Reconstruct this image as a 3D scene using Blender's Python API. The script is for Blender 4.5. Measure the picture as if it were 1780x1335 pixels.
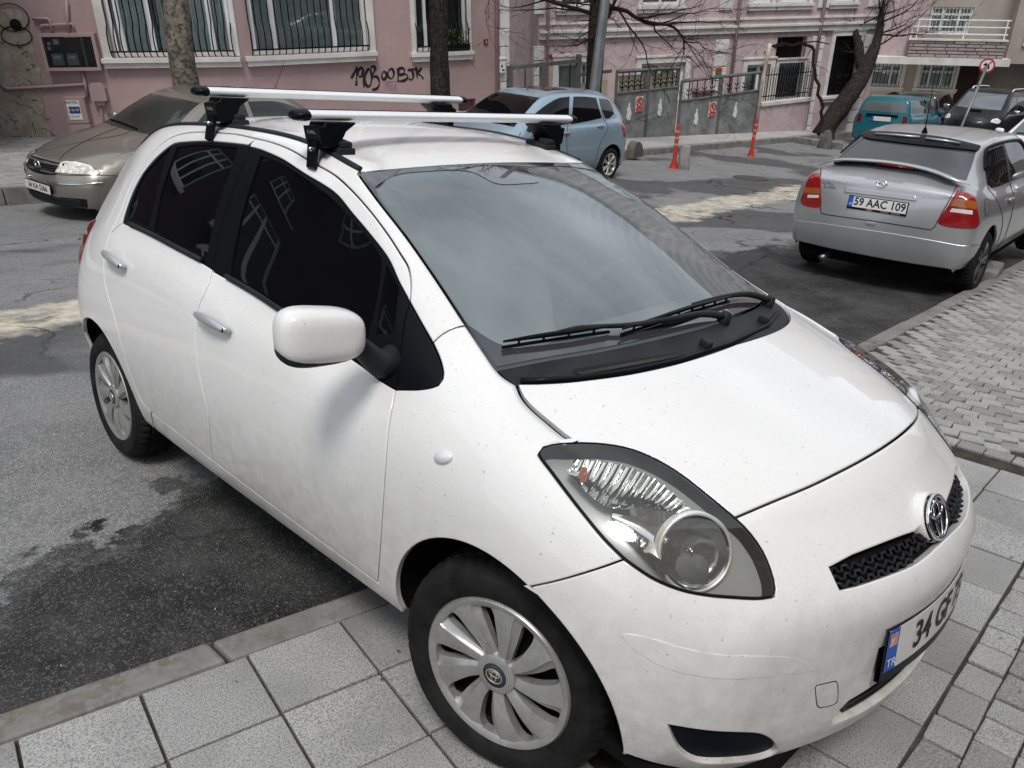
import bpy, bmesh, math, random
from mathutils import Vector, Matrix, noise
from mathutils.bvhtree import BVHTree
from mathutils.geometry import delaunay_2d_cdt
from mathutils.interpolate import poly_3d_calc
random.seed(7)
for o in list(bpy.data.objects): bpy.data.objects.remove(o)
SC = bpy.context.scene
COL = SC.collection
# ---------------------------------------------------------------- camera (street frame: X along the street, downhill; Y across it; Z up)
CAMLOC = Vector((-1.745, -0.945, 1.912))
R2 = Matrix(((0.6819983600624985, -0.7313537016191705, 0.0),
             (-0.33831472240726307, -0.31548358250724806, -0.8865738873725578),
             (0.6483990942888178, 0.6046419372623187, -0.4625870104413991)))
FPX = 1403.56
cd = bpy.data.cameras.new('camera'); CAM = bpy.data.objects.new('camera', cd); COL.objects.link(CAM)
cd.sensor_width = 36.0; cd.lens = 36.0*FPX/1780.0; cd.clip_end = 600.0; cd.clip_start = .05
m = Matrix((R2[0], -R2[1], -R2[2])).transposed().to_4x4(); m.translation = CAMLOC
CAM.matrix_world = m
SC.camera = CAM
# ---------------------------------------------------------------- overcast sky + one soft sun
SUN_EL, SUN_AZ = math.radians(63), math.radians(222)
W = bpy.data.worlds.new('World'); SC.world = W; W.use_nodes = True
nt = W.node_tree; nt.nodes.clear()
out = nt.nodes.new('ShaderNodeOutputWorld'); bg = nt.nodes.new('ShaderNodeBackground')
sky = nt.nodes.new('ShaderNodeTexSky'); sky.sky_type = 'NISHITA'; sky.sun_disc = False
sky.sun_elevation = SUN_EL; sky.sun_rotation = math.radians(90) - SUN_AZ
sky.air_density = 1.0; sky.dust_density = 3.0
tc = nt.nodes.new('ShaderNodeTexCoord')
cl = nt.nodes.new('ShaderNodeTexNoise'); cl.inputs['Scale'].default_value = 2.3; cl.inputs['Detail'].default_value = 7; cl.inputs['Roughness'].default_value = .55
mp = nt.nodes.new('ShaderNodeMapping'); mp.inputs['Scale'].default_value = (1, 1, 2.2)
nt.links.new(tc.outputs['Generated'], mp.inputs[0]); nt.links.new(mp.outputs[0], cl.inputs['Vector'])
rp = nt.nodes.new('ShaderNodeValToRGB')
rp.color_ramp.elements[0].position = .36; rp.color_ramp.elements[0].color = (4.5, 4.9, 5.5, 1)
rp.color_ramp.elements[1].position = .66; rp.color_ramp.elements[1].color = (9.6, 9.9, 10.4, 1)
nt.links.new(cl.outputs['Fac'], rp.inputs[0])
mx = nt.nodes.new('ShaderNodeMix'); mx.data_type = 'RGBA'; mx.inputs[0].default_value = .88
nt.links.new(sky.outputs[0], mx.inputs[6]); nt.links.new(rp.outputs[0], mx.inputs[7])
nt.links.new(mx.outputs[2], bg.inputs[0]); bg.inputs[1].default_value = .088
nt.links.new(bg.outputs[0], out.inputs[0])
sl = bpy.data.lights.new('sun', 'SUN'); sl.energy = 1.5; sl.angle = math.radians(16); sl.color = (1, .97, .93)
sun = bpy.data.objects.new('sun', sl); COL.objects.link(sun)
sd = Vector((math.cos(SUN_EL)*math.cos(SUN_AZ), math.cos(SUN_EL)*math.sin(SUN_AZ), math.sin(SUN_EL)))
sun.rotation_euler = sd.to_track_quat('Z', 'Y').to_euler(); sun.location = sd*40
SC.view_settings.view_transform = 'Standard'; SC.view_settings.look = 'None'
SC.view_settings.exposure = 0.68; SC.view_settings.gamma = 1.0; SC.view_settings.use_curve_mapping = False
SC.render.engine = 'CYCLES'
SC.render.resolution_x, SC.render.resolution_y = 1024, 768
# ---------------------------------------------------------------- helpers
MATS = {}
def _n(t, typ, **kw):
    n = t.nodes.new(typ)
    for k, v in kw.items():
        if k in n.inputs: n.inputs[k].default_value = v
        else: setattr(n, k, v)
    return n
def C4(c): return (c[0], c[1], c[2], 1)
def mat(name, base, rough=.6, metal=0, coat=0, coat_r=.05, var=None, vscale=8., var2=None, v2scale=60., bump=0, bscale=80., spec=.25,
        dirt=None, dirtz=(0, .5), flake=0, specks=None, alpha=1, trans=0, ior=1.45, emit=0, rvar=0, coords='Object'):
    """procedural principled material; var = second colour mixed in by large noise, var2 = by fine noise"""
    if name in MATS: return MATS[name]
    M = bpy.data.materials.new(name); M.use_nodes = True; t = M.node_tree; t.nodes.clear()
    o = _n(t, 'ShaderNodeOutputMaterial'); b = _n(t, 'ShaderNodeBsdfPrincipled')
    L = t.links.new
    L(b.outputs[0], o.inputs[0])
    b.inputs['Roughness'].default_value = rough; b.inputs['Metallic'].default_value = metal
    b.inputs['Coat Weight'].default_value = coat; b.inputs['Coat Roughness'].default_value = coat_r
    b.inputs['Specular IOR Level'].default_value = spec; b.inputs['Alpha'].default_value = alpha
    b.inputs['Transmission Weight'].default_value = trans; b.inputs['IOR'].default_value = ior
    b.inputs['Base Color'].default_value = C4(base)
    tcn = _n(t, 'ShaderNodeTexCoord'); vec0 = tcn.outputs[coords]
    oi = _n(t, 'ShaderNodeObjectInfo'); vm = _n(t, 'ShaderNodeVectorMath', operation='MULTIPLY_ADD'); vm.inputs[1].default_value = (41, 29, 37); L(oi.outputs['Random'], vm.inputs[0]); L(vec0, vm.inputs[2]); vec = vm.outputs[0]
    col = None
    def mixc(a, bcol, fac):
        mm = _n(t, 'ShaderNodeMix', data_type='RGBA'); L(fac, mm.inputs[0])
        if isinstance(a, tuple): mm.inputs[6].default_value = a
        else: L(a, mm.inputs[6])
        if isinstance(bcol, tuple): mm.inputs[7].default_value = bcol
        else: L(bcol, mm.inputs[7])
        return mm.outputs[2]
    def noisefac(scale, lo, hi, detail=6):
        nn = _n(t, 'ShaderNodeTexNoise', Scale=scale, Detail=detail, Roughness=.6); L(vec, nn.inputs['Vector'])
        mr = _n(t, 'ShaderNodeMapRange'); mr.inputs[1].default_value = lo; mr.inputs[2].default_value = hi
        L(nn.outputs['Fac'], mr.inputs[0]); return mr.outputs[0]
    cur = C4(base)
    if var is not None: cur = mixc(cur, C4(var), noisefac(vscale, .38, .66)); col = cur
    if var2 is not None: cur = mixc(cur, C4(var2), noisefac(v2scale, .47, .60, 3)); col = cur
    if specks is not None: cur = mixc(cur, C4(specks), noisefac(95, .70, .74, 2)); col = cur
    if dirt is not None:
        sx = _n(t, 'ShaderNodeSeparateXYZ'); L(vec0, sx.inputs[0])
        mr = _n(t, 'ShaderNodeMapRange'); mr.inputs[1].default_value = dirtz[1]; mr.inputs[2].default_value = dirtz[0]; L(sx.outputs[2], mr.inputs[0])
        nf = noisefac(22, .15, .85, 10)
        mu = _n(t, 'ShaderNodeMath', operation='MULTIPLY'); L(mr.outputs[0], mu.inputs[0]); L(nf, mu.inputs[1])
        cur = mixc(cur, C4(dirt), mu.outputs[0]); col = cur
    if col is not None: L(col, b.inputs['Base Color'])
    if rvar:
        f = noisefac(vscale*1.7, .3, .7); mr = _n(t, 'ShaderNodeMapRange'); mr.inputs[3].default_value = rough; mr.inputs[4].default_value = min(1, rough+rvar)
        L(f, mr.inputs[0]); L(mr.outputs[0], b.inputs['Roughness'])
    if bump or flake:
        nn = _n(t, 'ShaderNodeTexNoise', Scale=bscale, Detail=5); L(vec, nn.inputs['Vector'])
        bp = _n(t, 'ShaderNodeBump', Strength=bump, Distance=.02); L(nn.outputs['Fac'], bp.inputs['Height']); L(bp.outputs[0], b.inputs['Normal'])
    if emit:
        b.inputs['Emission Color'].default_value = C4(base); b.inputs['Emission Strength'].default_value = emit
    MATS[name] = M
    return M
class MB:
    """collects faces of one mesh"""
    def __init__(s): s.v = []; s.f = []; s.m = []; s.mi = 0
    def add(s, vs, fs):
        b = len(s.v); s.v += [Vector(p) for p in vs]; s.f += [tuple(b+i for i in f) for f in fs]; s.m += [s.mi]*len(fs)
    def box(s, x0, x1, y0, y1, z0, z1, M=None, bev=0):
        if bev:
            b = min(bev, (x1-x0)*.45, (y1-y0)*.45, (z1-z0)*.45); bm = bmesh.new(); bmesh.ops.create_cube(bm, size=1)
            for v in bm.verts: v.co = Vector(((x0+x1)/2+v.co.x*(x1-x0), (y0+y1)/2+v.co.y*(y1-y0), (z0+z1)/2+v.co.z*(z1-z0)))
            bmesh.ops.bevel(bm, geom=list(bm.edges), offset=b, segments=2, affect='EDGES', profile=.6)
            bm.verts.index_update(); vs = [v.co.copy() for v in bm.verts]; fs = [[v.index for v in f.verts] for f in bm.faces]; bm.free()
        else:
            vs = [Vector((x, y, z)) for x in (x0, x1) for y in (y0, y1) for z in (z0, z1)]
            fs = [(0, 1, 3, 2), (4, 6, 7, 5), (0, 4, 5, 1), (2, 3, 7, 6), (0, 2, 6, 4), (1, 5, 7, 3)]
        if M: vs = [M@v for v in vs]
        s.add(vs, fs); return s
    def hexa(s, p):  # 8 corner points, bottom 4 ccw then top 4
        s.add(p, [(3, 2, 1, 0), (4, 5, 6, 7), (0, 1, 5, 4), (1, 2, 6, 5), (2, 3, 7, 6), (3, 0, 4, 7)]); return s
    def tube(s, pts, rad, n=8, caps=True):
        pts = [Vector(p) for p in pts]
        if not isinstance(rad, (list, tuple)): rad = [rad]*len(pts)
        ref = None; rings = []
        for i, p in enumerate(pts):
            d = (pts[min(i+1, len(pts)-1)]-pts[max(i-1, 0)])
            if d.length < 1e-9: d = Vector((0, 0, 1))
            d.normalize()
            if ref is None:
                ref = Vector((0, 0, 1)) if abs(d.z) < .9 else Vector((1, 0, 0))
            a = (ref-d*ref.dot(d)).normalized(); ref = a; b = d.cross(a)
            rings.append([p+(a*math.cos(2*math.pi*k/n)+b*math.sin(2*math.pi*k/n))*rad[i] for k in range(n)])
        vs = [v for r in rings for v in r]; fs = []
        for i in range(len(rings)-1):
            for k in range(n): fs.append((i*n+k, i*n+(k+1) % n, (i+1)*n+(k+1) % n, (i+1)*n+k))
        if caps: fs.append(tuple(reversed(range(n)))); fs.append(tuple((len(rings)-1)*n+k for k in range(n)))
        s.add(vs, fs); return s
    def lathe(s, prof, n=48, M=None, rmod=None):  # prof (r, h) about local Y axis
        vs = []
        for i, (r, h) in enumerate(prof):
            for k in range(n):
                a = 2*math.pi*k/n; rr = r+(rmod(i, k) if rmod else 0)
                vs.append(Vector((rr*math.cos(a), h, rr*math.sin(a))))
        fs = [(i*n+k, i*n+(k+1) % n, (i+1)*n+(k+1) % n, (i+1)*n+k) for i in range(len(prof)-1) for k in range(n)]
        if M: vs = [M@v for v in vs]
        s.add(vs, fs); return s
    def prism(s, poly, f0, f1):  # poly list of 2d, f0,f1 map 2d->3d
        n = len(poly); vs = [f0(*p) for p in poly]+[f1(*p) for p in poly]
        s.add(vs, [tuple(reversed(range(n))), tuple(range(n, 2*n))]+[(i, (i+1) % n, n+(i+1) % n, n+i) for i in range(n)]); return s
    def grid(s, rows, closed=False):
        nr = len(rows); nc = len(rows[0]); vs = [p for r in rows for p in r]; fs = []
        for i in range(nr-1):
            for k in range(nc if closed else nc-1): fs.append((i*nc+k, i*nc+(k+1) % nc, (i+1)*nc+(k+1) % nc, (i+1)*nc+k))
        s.add(vs, fs); return s
    def build(s, name, mats, parent=None, smooth=False, recalc=True, angle=None, M=None):
        me = bpy.data.meshes.new(name); me.from_pydata([(M@v if M else v)[:] for v in s.v], [], s.f)
        if not isinstance(mats, (list, tuple)): mats = [mats]
        for mm in mats: me.materials.append(mm)
        if len(mats) > 1: me.polygons.foreach_set('material_index', s.m)
        me.update()
        if recalc:
            bm = bmesh.new(); bm.from_mesh(me); bmesh.ops.recalc_face_normals(bm, faces=bm.faces); bm.to_mesh(me); bm.free()
        if smooth:
            me.shade_smooth()
            if angle: me.set_sharp_from_angle(angle=math.radians(angle))
        return link(name, me, parent)
def link(name, me, parent=None):
    o = bpy.data.objects.new(name, me); COL.objects.link(o)
    if parent: o.parent = parent
    return o
def thing(name, label, cat, loc=(0, 0, 0), rz=0, group=None, M=None):
    o = bpy.data.objects.new(name, None); COL.objects.link(o); o.empty_display_size = .1
    o.location = loc; o.rotation_euler = (0, 0, rz)
    if M: o.matrix_world = M
    return tag(o, label, cat, group)
def tag(o, label=None, cat=None, group=None, kind=None):
    if label: o['label'] = label
    if cat: o['category'] = cat
    if group: o['group'] = group
    if kind: o['kind'] = kind
    return o
def text_mesh(txt, size, mat_, name, parent, M, align='CENTER', extrude=.0, sx=1., bold=0):
    cu = bpy.data.curves.new('t', 'FONT'); cu.body = txt; cu.size = size; cu.align_x = align; cu.align_y = 'CENTER'; cu.extrude = extrude; cu.offset = bold
    cu.resolution_u = 3
    to = bpy.data.objects.new('t', cu); COL.objects.link(to)
    dg = bpy.context.evaluated_depsgraph_get(); me = bpy.data.meshes.new_from_object(to.evaluated_get(dg))
    bpy.data.objects.remove(to); bpy.data.curves.remove(cu)
    for v in me.vertices: v.co = M@Vector((v.co.x*sx, v.co.y, v.co.z))
    me.materials.clear(); me.materials.append(mat_); me.name = name
    return link(name, me, parent)
def catmull(pts, step, closed=False):
    """dense Catmull-Rom through points (Vectors of any size)"""
    P = [Vector(p) for p in pts]; n = len(P)
    if n < 3 and not closed:
        k = max(1, int((P[1]-P[0]).length/step)); return [P[0].lerp(P[1], i/k) for i in range(k+1)]
    res = []
    for i in range(n if closed else n-1):
        p1, p2 = P[i], P[(i+1) % n]
        p0 = P[i-1] if (closed or i > 0) else p1*2-p2
        p3 = P[(i+2) % n] if (closed or i+2 < n) else p2*2-p1
        k = max(1, int((p2-p1).length/step))
        for j in range(k):
            u = j/k
            res.append(.5*((2*p1)+(p2-p0)*u+(2*p0-5*p1+4*p2-p3)*u*u+(3*p1-p0-3*p2+p3)*u**3))
    if not closed: res.append(P[-1])
    return res
def resample(P, step):
    L = [0]
    for a, b in zip(P, P[1:]): L.append(L[-1]+(b-a).length)
    if L[-1] < 1e-9: return [P[0]]
    n = max(1, round(L[-1]/step)); R = []; j = 0
    for i in range(n+1):
        d = L[-1]*i/n
        while j < len(L)-2 and L[j+1] < d: j += 1
        u = (d-L[j])/max(1e-12, L[j+1]-L[j]); R.append(P[j].lerp(P[j+1], min(1, max(0, u))))
    return R
def inside(p, poly):
    c = False; j = len(poly)-1
    for i in range(len(poly)):
        a, b = poly[i], poly[j]
        if (a[1] > p[1]) != (b[1] > p[1]) and p[0] < (b[0]-a[0])*(p[1]-a[1])/(b[1]-a[1])+a[0]: c = not c
        j = i
    return c
def area2(P): return sum(P[i-1][0]*P[i][1]-P[i][0]*P[i-1][1] for i in range(len(P)))/2
def inset(P, d):
    n = len(P); R = []
    for i in range(n):
        a, b, c = P[i-1], P[i], P[(i+1) % n]
        e1 = (b-a); e2 = (c-b)
        if e1.length < 1e-9 or e2.length < 1e-9: R.append(b.copy()); continue
        n1 = Vector((-e1.y, e1.x)).normalized(); n2 = Vector((-e2.y, e2.x)).normalized()
        m_ = n1+n2
        if m_.length < .2: R.append(b+n1*d); continue
        m_.normalize(); R.append(b+m_*d/max(.45, m_.dot(n1)))
    return R
def dist_poly(p, P):
    best = 1e9
    for i in range(len(P)):
        a, b = P[i-1], P[i]; ab = b-a; l = ab.length_squared
        u = 0 if l < 1e-12 else max(0, min(1, (p-a).dot(ab)/l)); q = (a+ab*u-p).length_squared
        if q < best: best = q
    return math.sqrt(best)
# ---------------------------------------------------------------- car bodies: a fitted subdivision surface that panels are lifted onto
class Body:
    def __init__(s, stations, topc, frontc, rearc, level=3, texp=2.6, fexp=2.3, M=4):
        N = len(stations)-1; K = len(stations[0])-1
        V = []; ids = {}; F = []
        def vid(key, p):
            if key not in ids: ids[key] = len(V); V.append(Vector(p))
            return ids[key]
        fr = [0, .30, .58, .82, 1.0]
        def side(i, k, sg):
            x, w, z = stations[i][k]; return vid(('s', i, k, sg), (x, -sg*w, z))
        def top(i, m_, sg):
            if m_ == M: return side(i, K, sg)
            xr, wr, zr = stations[i][K]; xc, zc = topc[i]; u = fr[m_]
            return vid(('t', i, m_, sg if m_ else 0), (xc+(xr-xc)*u**2.2, -sg*wr*u, zc+(zr-zc)*u**texp))
        def end(c, i, which, m_, k, sg):
            if k == K: return top(i, m_, sg)
            if m_ == M: return side(i, k, sg)
            xr, wr, zr = stations[i][k]; xc, zc = c[k]; u = fr[m_]
            return vid((which, m_, k, sg if m_ else 0), (xc+(xr-xc)*u**fexp, -sg*wr*u, zc+(zr-zc)*u**1.6))
        for sg in (1, -1):
            def q(a, b, c, d): F.append((a, b, c, d) if sg == 1 else (d, c, b, a))
            for i in range(N):
                for k in range(K): q(side(i, k, sg), side(i, k+1, sg), side(i+1, k+1, sg), side(i+1, k, sg))
                for m_ in range(M): q(top(i, m_+1, sg), top(i, m_, sg), top(i+1, m_, sg), top(i+1, m_+1, sg))
            for k in range(K):
                for m_ in range(M):
                    q(end(frontc, 0, 'f', m_, k, sg), end(frontc, 0, 'f', m_, k+1, sg), end(frontc, 0, 'f', m_+1, k+1, sg), end(frontc, 0, 'f', m_+1, k, sg))
                    q(end(rearc, N, 'r', m_+1, k, sg), end(rearc, N, 'r', m_+1, k+1, sg), end(rearc, N, 'r', m_, k+1, sg), end(rearc, N, 'r', m_, k, sg))
        me = bpy.data.meshes.new('cage'); me.from_pydata([v[:] for v in V], [], F); me.update()
        o = bpy.data.objects.new('cage', me); COL.objects.link(o)
        bm = bmesh.new(); bm.from_mesh(me); bmesh.ops.recalc_face_normals(bm, faces=bm.faces); bm.to_mesh(me); bm.free()
        md = o.modifiers.new('s', 'SUBSURF'); md.levels = 1; md.use_limit_surface = True; md.boundary_smooth = 'PRESERVE_CORNERS'
        cur = [v.copy() for v in V]
        for it in range(6):
            dg = bpy.context.evaluated_depsgraph_get(); ev = o.evaluated_get(dg); em = ev.to_mesh()
            for i in range(len(V)): cur[i] += (V[i]-em.vertices[i].co)*.9
            ev.to_mesh_clear()
            for i, v in enumerate(me.vertices): v.co = cur[i]
            me.update()
        md.levels = level
        dg = bpy.context.evaluated_depsgraph_get(); ev = o.evaluated_get(dg); em = ev.to_mesh()
        s.co = [v.co.copy() for v in em.vertices]; s.no = [v.normal.copy() for v in em.vertices]
        s.polys = [tuple(p.vertices) for p in em.polygons]
        # make normals point outward
        c = sum(s.co, Vector())/len(s.co)
        if sum((p-c).dot(n) for p, n in zip(s.co, s.no)) < 0: s.no = [-n for n in s.no]
        ev.to_mesh_clear(); bpy.data.objects.remove(o); bpy.data.meshes.remove(me)
        s.bvh = BVHTree.FromPolygons(s.co, s.polys)
    def at(s, loc, idx):
        p = s.polys[idx]; w = poly_3d_calc([s.co[i] for i in p], loc); n = Vector()
        for i, ww in zip(p, w): n += s.no[i]*ww
        return loc, n.normalized()
    def cast(s, o, d):
        loc, nn, idx, dist = s.bvh.ray_cast(o, d)
        return None if loc is None else s.at(loc, idx)
    def near(s, p):
        loc, nn, idx, dist = s.bvh.find_nearest(p); return s.at(loc, idx)
class Ortho:
    def __init__(s, body, inward, up=(0, 0, 1)):
        s.d = Vector(inward).normalized(); n = -s.d; u = Vector(up); s.b = (u-n*u.dot(n)).normalized(); s.a = s.b.cross(n); s.B = body
    def to2(s, p): return Vector((p.dot(s.a), p.dot(s.b)))
    def lift(s, q):
        o = s.a*q[0]+s.b*q[1]-s.d*6
        r = s.B.cast(o, s.d)
        if r is None: r = s.B.near(s.last if hasattr(s, 'last') else s.a*q[0]+s.b*q[1])
        s.last = r[0]; return r
class Cyl:
    def __init__(s, body, cx, rad=.8): s.cx = cx; s.R = rad; s.B = body
    def to2(s, p): return Vector((math.atan2(p.y, p.x-s.cx)*s.R, p.z))
    def lift(s, q):
        th = q[0]/s.R; n = Vector((math.cos(th), math.sin(th), 0))
        r = s.B.cast(Vector((s.cx, 0, q[1]))+n*6, -n)
        if r is None: r = s.B.near(s.last if hasattr(s, 'last') else Vector((s.cx, 0, q[1]))+n*.8)
        s.last = r[0]; return r
def panel(name, loop, dom, m_, parent, off=0., gap=.002, h=.035, rim=.014, bev=.0025, holes=(), step=.014, mirror=False, hole_rim=.02, bulge=None):
    """loop = list of curves (each a list of 3D points on the surface), joined into one outline; returns object(s)"""
    def outline(curves):
        P = []
        for c in curves:
            q = [dom.to2(Vector(p)) for p in c]; q = resample(q, step)
            for p in q:
                if not P or (p-P[-1]).length > step*.25: P.append(p)
        while len(P) > 3 and (P[0]-P[-1]).length < step*.3: P.pop()
        if area2(P) < 0: P.reverse()
        return P
    P0 = inset(outline(loop), gap); P1 = inset(P0, bev*1.3) if bev else P0
    H0 = [inset(list(reversed(outline(hc))), gap) for hc in holes]
    H1 = [inset(hp, bev*1.3) if bev else hp for hp in H0]
    xs = [p.x for p in P1]; ys = [p.y for p in P1]
    pts = list(P1); edges = [(i, (i+1) % len(P1)) for i in range(len(P1))]
    for hp in H1:
        b = len(pts); pts += hp; edges += [(b+i, b+(i+1) % len(hp)) for i in range(len(hp))]
    nb = len(pts)
    y = min(ys)+h*.5; row = 0
    while y < max(ys):
        x = min(xs)+(h*.5 if row % 2 else 0)
        while x < max(xs):
            p = Vector((x, y))
            if inside(p, P1) and not any(inside(p, hp) for hp in H1) and dist_poly(p, P1) > h*.45 and all(dist_poly(p, hp) > h*.45 for hp in H1): pts.append(p)
            x += h
        y += h*.87; row += 1
    r = delaunay_2d_cdt(pts, edges, [], 0, 1e-6)
    vv, ff = r[0], r[2]
    base_n = len(vv)
    tris = []
    for f in ff:
        c = (vv[f[0]]+vv[f[1]]+vv[f[2]])/3
        if inside(c, P1) and not any(inside(c, hp) for hp in H1):
            if area2([vv[i] for i in f]) < 0: f = tuple(reversed(f))
            tris.append(tuple(f))
    V = []; NO = []
    for q in vv:
        loc, n = dom.lift(q); o_ = off
        if bulge: o_ += bulge(dist_poly(q, P1))
        V.append(loc+n*o_); NO.append(n)
    F = list(tris)
    def strip(ring_in, ring_out, rimdepth):
        # ring_in at surface, ring_out lowered (bevel), then rim down
        n = len(ring_out); b0 = len(V); ring_l = []
        for q in ring_in:
            loc, nn = dom.lift(q); V.append(loc+nn*off); NO.append(nn); ring_l.append((loc, nn))
        b1 = len(V); loc3 = []
        for q in ring_out:
            loc, nn = dom.lift(q); loc3.append((loc, nn))
        for i, (loc, nn) in enumerate(loc3):
            t_ = (loc3[(i+1) % n][0]-loc3[i-1][0]); o_ = t_.cross(nn); o_ = o_.normalized() if o_.length > 1e-9 else nn
            V.append(loc+nn*(off-bev*.7)); NO.append((nn+o_).normalized())
        b2 = len(V)
        for i, (loc, nn) in enumerate(loc3):
            t_ = (loc3[(i+1) % n][0]-loc3[i-1][0]); o_ = t_.cross(nn); o_ = o_.normalized() if o_.length > 1e-9 else nn
            V.append(loc+nn*(off-bev*.7)); NO.append(o_)
        b3 = len(V)
        for i, (loc, nn) in enumerate(loc3):
            V.append(loc+nn*(off-rimdepth)); NO.append(NO[b2+i])
        for i in range(n):
            j = (i+1) % n
            if bev: F.append((b0+i, b1+i, b1+j, b0+j))
            F.append((b2+i, b3+i, b3+j, b2+j))
    strip(P1, P0, rim)
    for a, b in zip(H1, H0): strip(a, b, hole_rim)
    me = bpy.data.meshes.new(name); me.from_pydata([v[:] for v in V], [], F); me.update(); me.shade_smooth()
    me.materials.append(m_)
    me.normals_split_custom_set_from_vertices([n[:] for n in NO])
    o = link(name, me, parent); res = [o]
    if mirror:
        me2 = bpy.data.meshes.new(name); me2.from_pydata([(v.x, -v.y, v.z) for v in V], [], [tuple(reversed(f)) for f in F]); me2.update(); me2.shade_smooth()
        me2.materials.append(m_); me2.normals_split_custom_set_from_vertices([(n.x, -n.y, n.z) for n in NO])
        res.append(link(name, me2, parent))
    return res
def mir(P): return [Vector((p.x, -p.y, p.z)) for p in P]
def half(P):
    """keep the y<=0 part of a curve, ending on the centre line"""
    R = []
    for i, p in enumerate(P):
        if p.y <= 0: R.append(p)
        else:
            if i and P[i-1].y <= 0:
                a = P[i-1]; u = -a.y/(p.y-a.y); q = a.lerp(p, u); q.y = 0; R.append(q)
            break
    return R
def mirror_copy(o, parent=None, name=None):
    me = o.data.copy(); M_ = Matrix.Diagonal((1, -1, 1, 1)); me.transform(M_); me.flip_normals()
    return link(name or o.name.split('.')[0], me, parent or o.parent)
# materials of the hatchback
def paint(name, base, **k): return mat(name, base, rough=k.pop('rough', .35), coat=k.pop('coat', .85), coat_r=k.pop('coat_r', .04), **k)
M_WHITE = paint('white_paint', (.71,.71,.705), rough=.42, var=(.68,.677,.665), vscale=2.2, var2=(.675,.668,.65), v2scale=160, dirt=(.25,.22,.175), dirtz=(.10,.80), specks=(.38,.36,.33), coat=.8, coat_r=.04)
M_PLAST = mat('black_plastic', (.014,.015,.017), rough=.5, spec=.18, var=(.026,.027,.03), vscale=9, bump=.05, bscale=500)
M_TRIM = mat('satin_black_trim', (.0045,.005,.007), rough=.32, spec=.14)
M_DARK = mat('underbody_black', (.006,.006,.006), rough=.9, spec=.1)
M_TINT = mat('tinted_glass', (.0025,.0027,.0035), rough=.008, spec=.30)
M_RUB = mat('tyre_rubber', (.009,.009,.0095), rough=.7, spec=.12, var=(.02,.0195,.019), vscale=14, bump=.1, bscale=220)
M_CAP = mat('hubcap_silver', (.40,.40,.395), rough=.36, metal=.6, var=(.29,.285,.275), vscale=16, var2=(.35,.345,.335), v2scale=70)
M_CHROME = mat('chrome', (.75,.76,.78), rough=.08, metal=1)
M_SILV = mat('silver_plastic', (.46,.48,.51), rough=.3, metal=.5)
M_ALU = mat('brushed_aluminium', (.80,.82,.83), rough=.38, metal=.3, var=(.75,.77,.78), vscale=4)
M_REDLAMP = mat('red_lamp', (.22,.012,.012), rough=.12, coat=1)
M_WLAMP = mat('clear_lamp', (.62,.62,.62), rough=.12, coat=1)
M_PLATEW = mat('plate_white', (.62,.62,.61), rough=.45, dirt=(.4,.38,.33), dirtz=(.2,.9))
M_BLUE = mat('plate_blue', (.02,.09,.42), rough=.4)
M_INK = mat('ink_black', (.012,.012,.012), rough=.5)
M_INKW = mat('ink_white', (.7,.7,.7), rough=.5)
M_GREYT = mat('interior_grey', (.34,.35,.36), rough=.8)
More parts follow.
